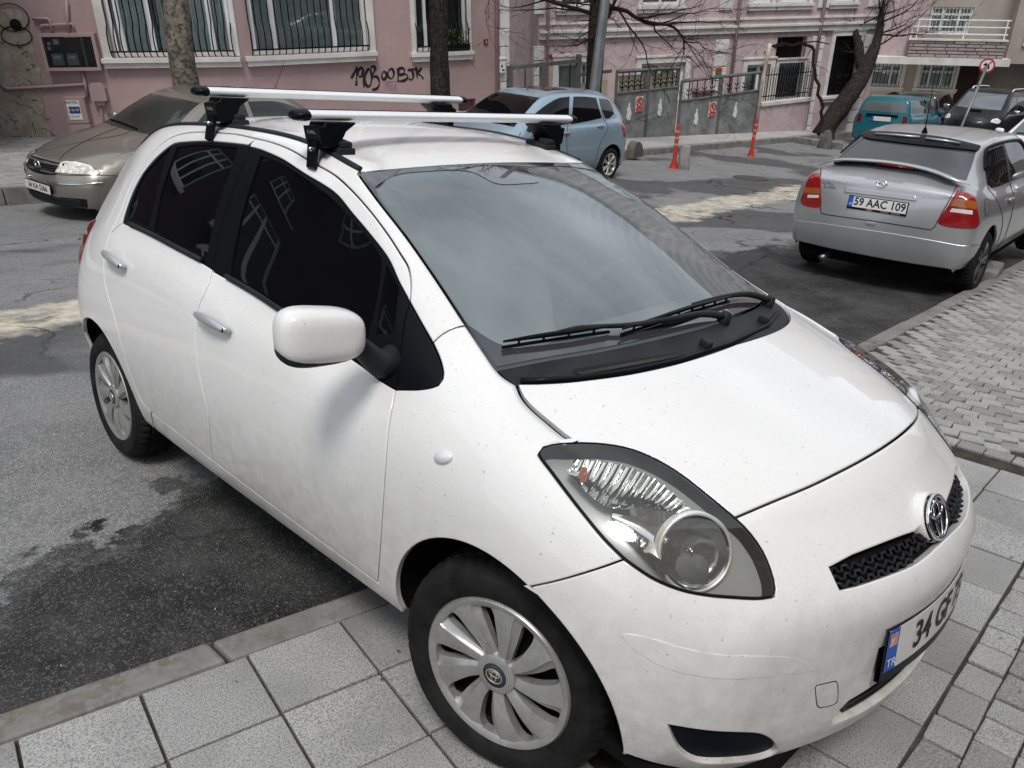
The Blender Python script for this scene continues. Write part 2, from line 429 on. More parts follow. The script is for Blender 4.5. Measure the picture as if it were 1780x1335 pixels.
def glass_mat(name, tint, film=.06, fresnel_ior=1.52, rough=.0, filmcol=(.55,.57,.57), arcs=False):
    M_ = bpy.data.materials.new(name); M_.use_nodes = True; t = M_.node_tree; t.nodes.clear(); L = t.links.new
    o = _n(t, 'ShaderNodeOutputMaterial'); tr = _n(t, 'ShaderNodeBsdfTransparent'); tr.inputs[0].default_value = C4(tint)
    gl = _n(t, 'ShaderNodeBsdfGlossy', Roughness=rough); gl.inputs[0].default_value = (.95, .98, 1, 1)
    fr = _n(t, 'ShaderNodeFresnel', IOR=fresnel_ior); df = _n(t, 'ShaderNodeBsdfDiffuse'); df.inputs[0].default_value = C4(filmcol)
    m1 = _n(t, 'ShaderNodeMixShader'); m2 = _n(t, 'ShaderNodeMixShader')
    L(tr.outputs[0], m1.inputs[1]); L(df.outputs[0], m1.inputs[2])
    tcn = _n(t, 'ShaderNodeTexCoord')
    nn = _n(t, 'ShaderNodeTexNoise', Scale=1.6, Detail=6); L(tcn.outputs['Object'], nn.inputs['Vector'])
    mr = _n(t, 'ShaderNodeMapRange'); mr.inputs[1].default_value = .3; mr.inputs[2].default_value = .75; mr.inputs[3].default_value = film*.5; mr.inputs[4].default_value = film*1.6
    L(nn.outputs['Fac'], mr.inputs[0]); fac = mr.outputs[0]
    if arcs:  # streaks left by the wiper on the driver's side
        mp_ = _n(t, 'ShaderNodeMapping'); mp_.inputs['Location'].default_value = (.02, -.55, 0)
        L(tcn.outputs['Object'], mp_.inputs[0])
        w = _n(t, 'ShaderNodeTexWave', wave_type='RINGS', rings_direction='Z', Scale=9., Distortion=3.5, Detail=4); w.inputs['Detail Scale'].default_value = 1.2
        L(mp_.outputs[0], w.inputs['Vector'])
        sx = _n(t, 'ShaderNodeSeparateXYZ'); L(tcn.outputs['Object'], sx.inputs[0])
        m3 = _n(t, 'ShaderNodeMapRange'); m3.inputs[1].default_value = -.05; m3.inputs[2].default_value = .35; L(sx.outputs[1], m3.inputs[0])
        mu = _n(t, 'ShaderNodeMath', operation='MULTIPLY'); L(w.outputs['Fac'], mu.inputs[0]); L(m3.outputs[0], mu.inputs[1])
        m4 = _n(t, 'ShaderNodeMath', operation='MULTIPLY_ADD'); m4.inputs[1].default_value = film*.35; L(mu.outputs[0], m4.inputs[0]); L(fac, m4.inputs[2]); fac = m4.outputs[0]
    L(fac, m1.inputs[0])
    L(fr.outputs[0], m2.inputs[0]); L(m1.outputs[0], m2.inputs[1]); L(gl.outputs[0], m2.inputs[2]); L(m2.outputs[0], o.inputs[0])
    return M_
M_WSCREEN = glass_mat('windscreen_glass', (.66,.72,.72), fresnel_ior=1.75, film=.19, filmcol=(.56,.66,.68), arcs=True)  # blue-grey film: real dirt, with pale sky reflection put into its colour
M_LENS = glass_mat('lamp_lens', (.93,.93,.90), film=.05, filmcol=(.6,.59,.55))
M_CARGLASS = glass_mat('car_glass', (.34,.36,.36), film=.03)
# ================================================================ ground: a street falling to the right, pavement, kerbs
def Zr(s, t):
    s2 = s if s < 30 else 30+(s-30)*.45
    sm = lambda v: (lambda q: q*q*(3-2*q))(max(0., min(1., v)))
    return -.045-.125*s2-.055*t+.0025*s2*min(t, 14)-.15*sm((t-5)/5)*sm((8-s)/5)
PV = .055   # near pavement above road
def up(u, v): return (R2.transposed()@Vector(((u-890)/FPX, (v-667.5)/FPX, 1)))
def unproj(u, v, dep): return CAMLOC+up(u, v)*dep
def ground_hit(u, v, off=0.):
    r = up(u, v); lo, hi = .4, 120.
    for _ in range(50):
        m_ = (lo+hi)/2; p = CAMLOC+r*m_
        if p.z-Zr(p.x, p.y)-off > 0: lo = m_
        else: hi = m_
    return CAMLOC+r*lo
def sheet(name, s0, s1, t0, t1, ns, nt_, zf, m_, kind='structure'):
    mb = MB(); mb.grid([[Vector((s0+(s1-s0)*i/ns, t0+(t1-t0)*j/nt_, zf(s0+(s1-s0)*i/ns, t0+(t1-t0)*j/nt_))) for i in range(ns+1)] for j in range(nt_+1)])
    o_ = mb.build(name, m_, None, smooth=True, recalc=False); tag(o_, kind=kind); return o_
def nd(M_): return M_.node_tree
def asphalt():
    M_ = bpy.data.materials.new('asphalt'); M_.use_nodes = True; t = M_.node_tree; t.nodes.clear(); L = t.links.new
    o = _n(t, 'ShaderNodeOutputMaterial'); b = _n(t, 'ShaderNodeBsdfPrincipled'); L(b.outputs[0], o.inputs[0]); b.inputs['Specular IOR Level'].default_value = .22
    tcn = _n(t, 'ShaderNodeTexCoord'); V_ = tcn.outputs['Object']
    sx = _n(t, 'ShaderNodeSeparateXYZ'); L(V_, sx.inputs[0])
    def noise_(sc, det=6, rough=.6, dist=0):
        n_ = _n(t, 'ShaderNodeTexNoise', Scale=sc, Detail=det, Roughness=rough, Distortion=dist); L(V_, n_.inputs['Vector']); return n_.outputs['Fac']
    def rng(a, lo, hi, c=0., d=1.):
        m_ = _n(t, 'ShaderNodeMapRange'); L(a, m_.inputs[0]); m_.inputs[1].default_value = lo; m_.inputs[2].default_value = hi; m_.inputs[3].default_value = c; m_.inputs[4].default_value = d; return m_.outputs[0]
    def mth(op, a, c):
        m_ = _n(t, 'ShaderNodeMath', operation=op)
        for i, x in enumerate((a, c)):
            if isinstance(x, (int, float)): m_.inputs[i].default_value = x
            else: L(x, m_.inputs[i])
        return m_.outputs[0]
    def mix(a, c, f):
        m_ = _n(t, 'ShaderNodeMix', data_type='RGBA'); L(f, m_.inputs[0])
        for i, x in ((6, a), (7, c)):
            if isinstance(x, tuple): m_.inputs[i].default_value = C4(x)
            else: L(x, m_.inputs[i])
        return m_.outputs[2]
    vo = _n(t, 'ShaderNodeTexVoronoi', Scale=150.); L(V_, vo.inputs['Vector'])
    vo2 = _n(t, 'ShaderNodeTexVoronoi', Scale=38.); L(V_, vo2.inputs['Vector'])
    stone = rng(vo.outputs['Color'], .2, .9)
    base = mix((.14,.142,.145), (.225,.225,.224), rng(noise_(1.6, 9, .7), .35, .68))
    base = mix(base, (.38,.375,.365), mth('MULTIPLY', rng(stone, .45, 1.), .75))
    base = mix(base, (.03,.03,.031), mth('MULTIPLY', rng(vo2.outputs['Distance'], .42, .1), .35))
    # fresh dark patch along the near kerb: wobbly outline
    edge = mth('ADD', sx.outputs[1], mth('MULTIPLY', mth('SUBTRACT', noise_(1.9, 9, .68), .5), 1.6))
    lim = mth('ADD', 2.30, mth('MULTIPLY', sx.outputs[0], .40))
    lim = mth('MINIMUM', lim, 3.05)
    dark = rng(mth('SUBTRACT', edge, lim), .10, -.10)
    dk = mix((.018,.0178,.018), (.07,.07,.07), rng(noise_(2.2, 8, .65), .40, .72))
    dk = mix(dk, (.19,.187,.178), mth('MULTIPLY', rng(stone, .60, 1.), .5))
    col = mix(base, dk, dark)
    ln = mth('ABSOLUTE', mth('ADD', mth('SUBTRACT', edge, lim), mth('MULTIPLY', mth('SUBTRACT', noise_(7, 6), .5), .25)), 0.)
    col = mix(col, (.008,.008,.008), mth('MULTIPLY', rng(ln, .055, .012), rng(noise_(1.1, 3), .42, .58)))
    # older dark patches further on
    pn = rng(noise_(.42, 4, .5, .4), .53, .57); col = mix(col, (.05,.05,.052), mth('MULTIPLY', pn, .75))
    # refilled trench dusted with sand, running along the street
    tr = mth('ABSOLUTE', mth('SUBTRACT', mth('ADD', sx.outputs[1], mth('MULTIPLY', mth('SUBTRACT', noise_(1.2, 7, .7), .5), 1.3)), 5.05), 0.)
    sand = mth('MULTIPLY', rng(tr, .46, .30), rng(noise_(5, 7, .7), .30, .55)); sand = mth('MULTIPLY', sand, rng(sx.outputs[0], 17., 13.))
    col = mix(col, mix((.44,.39,.30), (.60,.56,.47), rng(noise_(9, 5), .35, .65)), sand)
    # fine cracks
    ck = _n(t, 'ShaderNodeTexVoronoi', Scale=.55, feature='DISTANCE_TO_EDGE'); wp = _n(t, 'ShaderNodeTexNoise', Scale=2.2, Detail=5); L(V_, wp.inputs['Vector'])
    vm = _n(t, 'ShaderNodeVectorMath', operation='MULTIPLY_ADD'); L(wp.outputs['Color'], vm.inputs[0]); vm.inputs[1].default_value = (.7, .7, .7); L(V_, vm.inputs[2]); L(vm.outputs[0], ck.inputs['Vector'])
    crk = rng(ck.outputs['Distance'], .012, .003); crk = mth('MULTIPLY', crk, rng(noise_(.8, 3), .45, .6)); col = mix(col, (.018,.018,.018), crk)
    L(col, b.inputs['Base Color'])
    L(rng(noise_(3, 5), .3, .7, .5, .85), b.inputs['Roughness'])
    bp = _n(t, 'ShaderNodeBump', Strength=.6, Distance=.012); L(vo.outputs['Distance'], bp.inputs['Height'])
    bp2 = _n(t, 'ShaderNodeBump', Strength=.22, Distance=.03); L(mth('SUBTRACT', noise_(14, 6), mth('MULTIPLY', crk, 1.5)), bp2.inputs['Height']); L(bp.outputs[0], bp2.inputs['Normal']); L(bp2.outputs[0], b.inputs['Normal'])
    MATS['asphalt'] = M_; return M_
def zroad(s, t): return Zr(s, t)+.012*noise.noise(Vector((s*.7, t*.7, 0)))+.006*noise.noise(Vector((s*3, t*3, 5)))
M_ASPH = asphalt()
road = sheet('road', -14, 70, .55, 11.9, 420, 76, zroad, M_ASPH)
# land far beyond the houses, one sheet to the horizon
M_EARTH = mat('bare_ground', (.16,.15,.13), rough=.95, var=(.10,.10,.09), vscale=.2)
sheet('ground', -220, 320, -220, 320, 90, 90, lambda s, t: Zr(max(-25, min(70, s)), max(-20, min(30, t)))-.45, M_EARTH)
M_GRAN = mat('grey_granite', (0.330,0.330,0.321), rough=.85, var=(0.222,0.219,0.210), vscale=2.3, var2=(0.165,0.165,0.165), v2scale=210, bump=.25, bscale=260, coords='Object')
M_GRAN2 = mat('pale_granite', (0.388,0.384,0.375), rough=.85, var=(0.273,0.273,0.264), vscale=3.1, var2=(0.181,0.181,0.181), v2scale=190, bump=.25, bscale=260)
M_KERB = mat('kerb_stone', (.22,.218,.212), rough=.8, var=(.115,.10,.08), vscale=3.6, var2=(.18,.175,.168), v2scale=30, bump=.2, bscale=60)
M_JOINT = mat('joint_dirt', (.035,.033,.03), rough=.95, var=(.07,.065,.05), vscale=18, bump=.5, bscale=120)
M_SETT = mat('sett_granite', (0.314,0.309,0.297), rough=.85, var=(0.198,0.194,0.186), vscale=4, var2=(0.380,0.371,0.355), v2scale=160, bump=.4, bscale=120)
M_SETT2 = mat('sett_granite_dark', (0.231,0.227,0.219), rough=.85, var=(0.156,0.152,0.144), vscale=4, var2=(0.297,0.289,0.280), v2scale=160, bump=.4, bscale=120)
def dtn(s): return .2*max(0., min(2.6, -.3-s))   # the kerb line bends outward at the left
mb = MB(); mb.grid([[Vector((-14+54*i/162, -5.2+5.90*j/24+dtn(-14+54*i/162)*min(1, j/12), 0)) for i in range(163)] for j in range(25)]); mb.v = [Vector((v.x, v.y, Zr(v.x, v.y)+PV-.012)) for v in mb.v]
pav = tag(mb.build('pavement', M_JOINT, None, smooth=True, recalc=False), kind='structure')
rnd = random.Random(3)
slab_me = {}
def slab_mesh(key, w, d, h, bev, m_):
    if key not in slab_me:
        mb = MB(); mb.box(-w/2, w/2, -d/2, d/2, -h, 0, None, bev); o_ = mb.build('tmp', m_); slab_me[key] = o_.data; bpy.data.objects.remove(o_)
    return slab_me[key]
def slope_rot(s, t, rz):
    gs = (Zr(s+.01, t)-Zr(s-.01, t))/.02; gt = (Zr(s, t+.01)-Zr(s, t-.01))/.02
    n = Vector((-gs, -gt, 1)).normalized(); x = Vector((math.cos(rz), math.sin(rz), 0)); x = (x-n*x.dot(n)).normalized(); y = n.cross(x)
    return Matrix(((x.x, y.x, n.x), (x.y, y.y, n.y), (x.z, y.z, n.z)))
def place(me, name, parent, s, t, z, rz, jit=.0):
    o_ = bpy.data.objects.new(name, me); COL.objects.link(o_); o_.parent = parent
    M_ = slope_rot(s, t, rz).to_4x4(); 
    if jit: M_ = M_@Matrix.Rotation(rnd.uniform(-jit, jit), 4, 'X')@Matrix.Rotation(rnd.uniform(-jit, jit), 4, 'Y')
    M_.translation = Vector((s, t, z)); o_.matrix_local = M_; return o_
SP = .30
PHI = math.atan(.2); E1 = Vector((math.cos(PHI), -math.sin(PHI))); E2 = Vector((math.sin(PHI), math.cos(PHI)))
def slab(s, t, i, j, rz): place(slab_mesh(('slab', (i*5+j*3+i*j) % 2), .295-.007, .283-.007, .05, .0035, (M_GRAN, M_GRAN2)[(i*5+j*3+i*j) % 2]), 'paving_slab', pav, s, t, Zr(s, t)+PV+rnd.uniform(-.003, .002), rz+rnd.uniform(-.008, .008), .007)
for j in range(5):
    for i in range(-1, 8):
        s = -.124+.295*(i+.5)
        if s < 2.36: slab(s, .69-.283*(j+.5), i, j, 0)
    for i in range(8):   # the run beside the bent kerb
        q = Vector((-.42, .714))-E1*(.295*(i+.5))-E2*(.283*(j+.5)); slab(q.x, q.y, i, j, -PHI)
# setts: straight rows beside the slabs, bowed rows beyond them
setts = []
t = .69-.283*5-.058; row = 0
while t > -3.6:
    s = -3.2+(row % 2)*.07
    while s < 2.30:
        L_ = rnd.uniform(.10, .17); setts.append((s+L_/2, t+dtn(s+L_/2), L_-.004, .106, -.197 if s+L_/2 < -.3 else 0, rnd.random())); s += L_
    t -= .1065; row += 1
wcol = 1.25
r = -6
while r < 150:
    for c in range(5):
        k = 0; n_ = 10
        for k in range(n_):
            tau = (k+.25+.5*(r % 2))/n_; t = .67-wcol*(c+tau); bow = .13*(1-(2*tau-1)**2); s = 2.05+r*.098+bow+.03*noise.noise(Vector((r*.3, c+tau*3, 0)))
            rz = math.atan(.13*4*(2*tau-1)/wcol)
            if s < 2.50: continue
            setts.append((s, t, .099, .123, rz, rnd.random()))
    r += 1
t = .62
while t > -3.5: setts.append((2.43, t, .105, .125, 0, rnd.random())); t -= .127
def viskey(q):
    p = Vector((q[0], q[1], Zr(q[0], q[1])+PV)); d = R2@(p-CAMLOC)
    if d.z < .3: return 1e3+abs(d.z)
    u, v = 890+FPX*d.x/d.z, 667.5+FPX*d.y/d.z
    return d.z if (-40 < u < 1820 and -40 < v < 1380) else 500+d.length
setts.sort(key=viskey)
for q in setts[:300]:
    k = int(q[5]*3); w_ = round(q[2]/.02)*.02
    place(slab_mesh(('sett', k, w_, q[3]), w_-.004, q[3]-.004, .05, .006, (M_SETT, M_SETT2, M_GRAN2)[k]), 'sett', pav, q[0], q[1], Zr(q[0], q[1])+PV+rnd.uniform(-.002, .002), q[4]+rnd.uniform(-.04, .04), .010)
mb = MB()
for q in setts[300:]:
    if viskey(q) > 520: continue
    M_ = slope_rot(q[0], q[1], q[4]+rnd.uniform(-.04, .04)).to_4x4(); M_.translation = Vector((q[0], q[1], Zr(q[0], q[1])+PV+rnd.uniform(-.002, .002)))
    w_, d_ = q[2]/2-.003, q[3]/2-.003; b_ = .006; mb.mi = int(q[5]*3)
    ring = [(-w_, -d_), (w_, -d_), (w_, d_), (-w_, d_)]
    vs = [Vector((x, y, -.03)) for x, y in ring]+[Vector((x, y, -b_*.8)) for x, y in ring]+[Vector((x*(1-b_/w_), y*(1-b_/d_), 0)) for x, y in ring]
    mb.add([M_@v for v in vs], [(0, 1, 5, 4), (1, 2, 6, 5), (2, 3, 7, 6), (3, 0, 4, 7), (4, 5, 9, 8), (5, 6, 10, 9), (6, 7, 11, 10), (7, 4, 8, 11), (8, 9, 10, 11)])
o_ = mb.build('setts', [M_SETT, M_SETT2, M_GRAN2], pav, recalc=False, smooth=True, angle=50); o_['kind'] = 'stuff'
# near kerb stones
def kerb(name, t0, t1, s0, s1, zf, hgt, m_, L0=(.55, .95), tf=None):
    e = bpy.data.objects.new(name, None); COL.objects.link(e); tag(e, kind='structure'); s = s0
    while s < s1:
        L_ = rnd.uniform(*L0); a, b = s+.006, s+L_-.006; dt = tf if tf else (lambda s: 0.)
        mb = MB(); zo = rnd.uniform(-.006, .006)
        def P_(s_, t_, top): 
            return Vector((s_, t_+dt(s_), zf(s_, t_)+(zo if top else -hgt)))
        e0 = .012
        lo = [P_(a, t0, 0), P_(b, t0, 0), P_(b, t1, 0), P_(a, t1, 0)]; hi = [P_(a, t0, 1), P_(b, t0, 1), P_(b, t1-e0*0, 1), P_(a, t1-e0*0, 1)]
        mb.hexa(lo+hi); k_ = mb.build('kerb_stone', m_, e)
        bv = k_.modifiers.new('b', 'BEVEL'); bv.width = .014; bv.segments = 2
        s += L_
    return e
kerb('kerb', .694, .815, -4.2, 26, lambda s, t: Zr(s, t+dtn(s))+PV+.004, .18, M_KERB, tf=dtn)
# far side: kerb, pavement
def farh(s): return .24 if s < 4 else (.24-.012*(s-4) if s < 12 else .145)
def zfar(s, t): return Zr(s, t)+farh(s)+.004*max(0, t-10)
def tk(s): q = max(0., min(1., (8.6-s)/2.6)); return 9.62+1.55*q*q*(3-2*q)
mb = MB(); mb.grid([[Vector((-14+84*i/240, (tk(-14+84*i/240)+.12)+(20-tk(-14+84*i/240)-.12)*j/20, 0)) for i in range(241)] for j in range(21)])
mb.v = [Vector((v.x, v.y, zfar(v.x, v.y)-.012)) for v in mb.v]
fpav = tag(mb.build('far_pavement', mat('far_paving', (0.441,0.430,0.409), rough=.9, var=(0.315,0.304,0.284), vscale=1.2, var2=(0.263,0.252,0.242), v2scale=25, bump=.3, bscale=22), None, smooth=True, recalc=False), kind='structure')
kerb('far_kerb', 0., .18, -6, 34, lambda s, t: Zr(s, t+tk(s))+farh(s), .40, mat('far_kerb_stone', (.25,.245,.235), rough=.85, var=(.13,.12,.11), vscale=3, bump=.2, bscale=40), (.5, .9), tf=tk)
for i in range(14):
    for j in range(16):
        s = -2.2+i*.62+(j % 2)*.31; t = 11.45+j*.42+.21; p = Vector((s, t, zfar(s, t))); d = R2@(p-CAMLOC); u, v = 890+FPX*d.x/d.z, 667.5+FPX*d.y/d.z
        if -60 < u < 330 and t < 18.6: place(slab_mesh(('far', (i+j) % 2), .605, .405, .05, .006, (M_GRAN2, M_GRAN)[(i*3+j) % 2]), 'paving_slab', fpav, s, t, zfar(s, t)+rnd.uniform(-.004, .004), 0, .004)
# manhole cover in the road
p = ground_hit(1305, 310); tag(MB().lathe([(.0005, .012), (.30, .012), (.31, .006), (.34, .010), (.345, -.03)], 36, Matrix.Translation(Vector((p.x, p.y, Zr(p.x, p.y)+.004)))@slope_rot(p.x, p.y, 0).to_4x4()@Matrix.Rotation(math.pi/2, 4, 'X')).build('manhole_cover', mat('cast_iron', (.07,.06,.055), rough=.7, bump=.4, bscale=60), None, smooth=True, angle=40), 'round cast iron manhole cover set in the far lane of the road', 'manhole')
# ================================================================ buildings
M_PINK = mat('pink_render', (.41,.295,.29), rough=.9, spec=.2, var=(.33,.235,.231), vscale=.9, var2=(.37,.268,.263), v2scale=12, bump=.12, bscale=30)
M_PINK2 = mat('pale_pink_render', (.52,.41,.412), rough=.9, var=(.45,.355,.357), vscale=1.1, var2=(.42,.33,.332), v2scale=4, bump=.1, bscale=30)
M_WTRIM = mat('white_stucco', (.66,.65,.62), rough=.8, var=(.52,.505,.47), vscale=2, dirt=None, bump=.1, bscale=40)
M_PVC = mat('white_window_frame', (.72,.73,.73), rough=.4, var=(.62,.63,.63), vscale=3)
M_PANE = mat('window_pane', (.012,.016,.017), rough=.04, spec=.6)
M_CURT = mat('net_curtain', (.80,.85,.83), rough=.9, var=(.60,.65,.63), vscale=6)
M_CURTD = mat('dark_curtain', (.05,.075,.078), rough=.9, var=(.025,.03,.03), vscale=5)
M_IRON = mat('black_iron', (.006,.006,.007), rough=.6, spec=.15)
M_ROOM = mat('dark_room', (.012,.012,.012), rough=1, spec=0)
M_PIPE = mat('pink_painted_pipe', (.36,.255,.253), rough=.6)
M_GLZ = glass_mat('window_glazing', (.88,.91,.90), film=.02)
class Fac:
    """a vertical facade: local x along it, -y outward, z up"""
    def __init__(s, p0, ang, obj=None): s.p = Vector((p0[0], p0[1], 0)); s.a = math.radians(ang); s.dx = Vector((math.cos(s.a), math.sin(s.a), 0)); s.ny = Vector((-math.sin(s.a), math.cos(s.a), 0))
    def L(s, u, v, d=0.):   # photo point -> (x, z) on the plane shifted outward by d
        r = up(u, v); k = ((s.p-s.ny*d-CAMLOC).dot(s.ny))/r.dot(s.ny); X = CAMLOC+r*k; return ((X-s.p).dot(s.dx), X.z)
    def M(s): m_ = Matrix.Rotation(s.a, 4, 'Z'); m_.translation = s.p; return m_
    def rect(s, u0, v0, u1, v1, d=0.):
        a = s.L(u0, (v0+v1)/2, d); b = s.L(u1, (v0+v1)/2, d); c = s.L((u0+u1)/2, v0, d); e = s.L((u0+u1)/2, v1, d); return (a[0], b[0], e[1], c[1])
def wall_holes(mb, x0, x1, z0, z1, holes, y=0., depth=.18):
    xs = sorted({x0, x1, *[h[0] for h in holes], *[h[1] for h in holes]}); zs = sorted({z0, z1, *[h[2] for h in holes], *[h[3] for h in holes]})
    xs = [x for x in xs if x0 <= x <= x1]; zs = [z for z in zs if z0 <= z <= z1]
    for a, b in zip(xs, xs[1:]):
        for c, d in zip(zs, zs[1:]):
            mx, mz = (a+b)/2, (c+d)/2
            if any(h[0] < mx < h[1] and h[2] < mz < h[3] for h in holes): continue
            mb.add([(a, y, c), (b, y, c), (b, y, d), (a, y, d)], [(0, 1, 2, 3)])
    for h in holes:
        a, b, c, d = h; b = min(b, x1); a = max(a, x0); d = min(d, z1); c = max(c, z0)
        mb.add([(a, y, c), (b, y, c), (b, y+depth, c), (a, y+depth, c)], [(3, 2, 1, 0)])
        mb.add([(a, y, d), (b, y, d), (b, y+depth, d), (a, y+depth, d)], [(0, 1, 2, 3)])
        mb.add([(a, y, c), (a, y, d), (a, y+depth, d), (a, y+depth, c)], [(0, 1, 2, 3)])
        mb.add([(b, y, c), (b, y, d), (b, y+depth, d), (b, y+depth, c)], [(3, 2, 1, 0)])
def window(par, rc, y=.10, mull=(), trans=(), fw=.05, curtain=M_CURT, cy=.07, pane=None, frame=None, gaps=(), name='window'):
    """frame + panes + curtain in hole rc=(x0,x1,z0,z1)"""
    x0, x1, z0, z1 = rc; mb = MB()
    def bar(a, b, c, d): mb.box(a, b, y-.03, y+.03, c, d)
    bar(x0, x0+fw, z0, z1); bar(x1-fw, x1, z0, z1); bar(x0+fw, x1-fw, z0, z0+fw); bar(x0+fw, x1-fw, z1-fw, z1)
    for m_ in mull: bar(m_-fw*.55, m_+fw*.55, z0+fw, z1-fw)
    xs = [x0+fw]+[v for m_ in mull for v in (m_-fw*.55, m_+fw*.55)]+[x1-fw]
    for tz in trans:
        for a, b in zip(xs[::2], xs[1::2]): bar(a, b, tz-fw*.5, tz+fw*.5)
    w = mb.build(name, frame or M_PVC, par)
    zs = [z0+fw]+[v for t_ in sorted(trans) for v in (t_-fw*.5, t_+fw*.5)]+[z1-fw]
    for a, b in zip(xs[::2], xs[1::2]):
        for c, d in zip(zs[::2], zs[1::2]):
            mb = MB(); mb.box(a, b, y-.004, y+.004, c, d); mb.build('pane', pane or M_GLZ, w)
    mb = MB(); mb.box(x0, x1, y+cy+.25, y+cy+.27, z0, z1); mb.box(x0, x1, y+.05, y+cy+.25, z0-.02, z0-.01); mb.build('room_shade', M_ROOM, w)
    if curtain:
        mb = MB(); n = max(8, int((x1-x0)/.035)); 
        for a, b in (gaps or ((x0, x1),)):
            n = max(6, int((b-a)/.03)); rows = [[Vector((a+(b-a)*i/n, y+cy+.022*math.sin(i*1.3)+.012*math.sin(i*.47+1), z)) for i in range(n+1)] for z in (z0+.02, z1)]
            mb.grid(rows)
        mb.build('curtain', curtain, w, smooth=True)
    return w
def surround(par, rc, w=.12, d=.05, sill=True, m_=None, sides=True, top=True, name='window_surround', sd=.12):
    x0, x1, z0, z1 = rc; mb = MB()
    if sides: mb.box(x0-w, x0, -d, .02, z0-.02, z1+(w if top else 0)); mb.box(x1, x1+w, -d, .02, z0-.02, z1+(w if top else 0))
    if top: mb.box(x0, x1, -d, .02, z1, z1+w); mb.box(x0-w-.03, x1+w+.03, -d-.03, .02, z1+w, z1+w+.05)
    o_ = mb.build(name, m_ or M_WTRIM, par) if mb.v else None
    if sill:
        mb = MB(); mb.box(x0-w-.04, x1+w+.04, -sd, .03, z0-.10, z0-.02); mb.box(x0-w-.01, x1+w+.01, -sd+.04, .02, z0-.20, z0-.10); mb.build('window_sill', m_ or M_WTRIM, par)
    return o_
def bar_grille(par, rc, sp=.11, belly=.10, y=-.02, m_=None, zrails=(), r_=.013, name='window_grille'):
    x0, x1, z0, z1 = rc; mb = MB(); n = max(2, round((x1-x0)/sp))
    for i in range(n+1):
        x = x0+(x1-x0)*i/n
        if belly: pts = [(x, y, z1), (x, y, z0+.62), (x, y-.03, z0+.55), (x, y-belly, z0+.42), (x, y-belly*1.15, z0+.25), (x, y-belly*.9, z0+.10), (x, y-belly*.5, z0+.03), (x, y, z0)]
        else: pts = [(x, y, z1), (x, y, z0)]
        mb.tube(pts, r_, 5)
    for z in zrails: mb.box(x0, x1, y-.008, y+.008, z-.012, z+.012)
    if belly: mb.tube([(x0, y-belly*.9, z0+.10), (x1, y-belly*.9, z0+.10)], r_*1.3, 5)
    return mb.build(name, m_ or M_IRON, par)
# ---- pink house with the graffiti: two facade runs meeting at an obtuse corner
BC = (7.25, 14.88)
FR = Fac(BC, -21.5); FL_ = Fac(BC, -41)
H1 = thing('pink_house', 'dusky pink rendered house with graffiti and a long barred window', 'house', M=FR.M())
xr_end = FR.L(884, 60)[0]
w1 = FR.rect(424, -120, 632, 92); w2 = FR.rect(718, -120, 809, 88)
vent = FR.rect(797, 172, 827, 194)
mb = MB(); wall_holes(mb, 0, xr_end-.02, -2.6, 8, [w1, w2, (vent[0], vent[1], vent[2], vent[3])]); wl = mb.build('wall', M_PINK, H1)
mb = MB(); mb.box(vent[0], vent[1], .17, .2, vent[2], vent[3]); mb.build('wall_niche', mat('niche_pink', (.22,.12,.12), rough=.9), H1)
xs_ = [FR.L(u, 60)[0] for u in (477, 583)]
ws = window(H1, (w1[0]+.02, w1[1], w1[2], w1[3]), mull=xs_, fw=.09); 
surround(H1, w1, sides=False, top=False, sd=.16); mb = MB(); mb.box(w1[1], w1[1]+.16, -.06, .02, w1[2]-.02, 8); mb.build('window_surround', M_WTRIM, H1)
bar_grille(H1, w1, sp=.135)
surround(H1, w2, w=.10, top=False); window(H1, w2, mull=[FR.L(741, 50)[0]], fw=.07, curtain=M_CURTD, gaps=((w2[0], w2[0]+.35), (w2[0]+.55, w2[1]-.2))); bar_grille(H1, w2, sp=.13)
# quoins, downpipe, mailbox, number plaque
mb_n = 0; z = -2.4; k = 0
while z < 7.5:
    mb = MB(); mb.box(xr_end-.28+(.0 if k % 2 else .05), xr_end+.01, -.035, .3, z, z+.36, None, .012); mb.build('quoin', M_WTRIM, H1); z += .375; k += 1
mb = MB(); xp = FR.L(862, 60)[0]; mb.tube([(xp, -.07, -2.2), (xp, -.07, 7.5)], .05, 8); mb.build('downpipe', M_PIPE, H1, smooth=True)
rc = FR.rect(865, 101, 875, 126); mb = MB(); mb.box(rc[0], rc[1], -.13, 0, rc[2], rc[3], None, .02); mb.box(rc[0]-.01, rc[1]+.01, -.15, 0, rc[3]-.02, rc[3]+.02, None, .01); mbx = mb.build('mailbox', M_PVC, H1)
mb = MB(); mb.box(rc[0]+.03, rc[0]+.07, -.134, -.125, (rc[2]+rc[3])/2-.03, (rc[2]+rc[3])/2+.02); mb.box(rc[0]+.05, rc[1]-.03, -.134, -.125, rc[2]+.05, rc[2]+.08); mb.build('mailbox_slot', M_INK, mbx)['kind'] = 'stuff'
rc = FR.rect(840.5, 68, 847.5, 77); mb = MB(); mb.box(rc[0], rc[1], -.03, 0, rc[2], rc[3]); pq = mb.build('number_plaque', mat('plaque_red', (.25,.02,.025), rough=.4), H1)
text_mesh('3', .09, M_INKW, 'lettering', pq, Matrix.Translation(((rc[0]+rc[1])/2, -.034, (rc[2]+rc[3])/2))@Matrix.Rotation(math.pi/2, 4, 'X'))
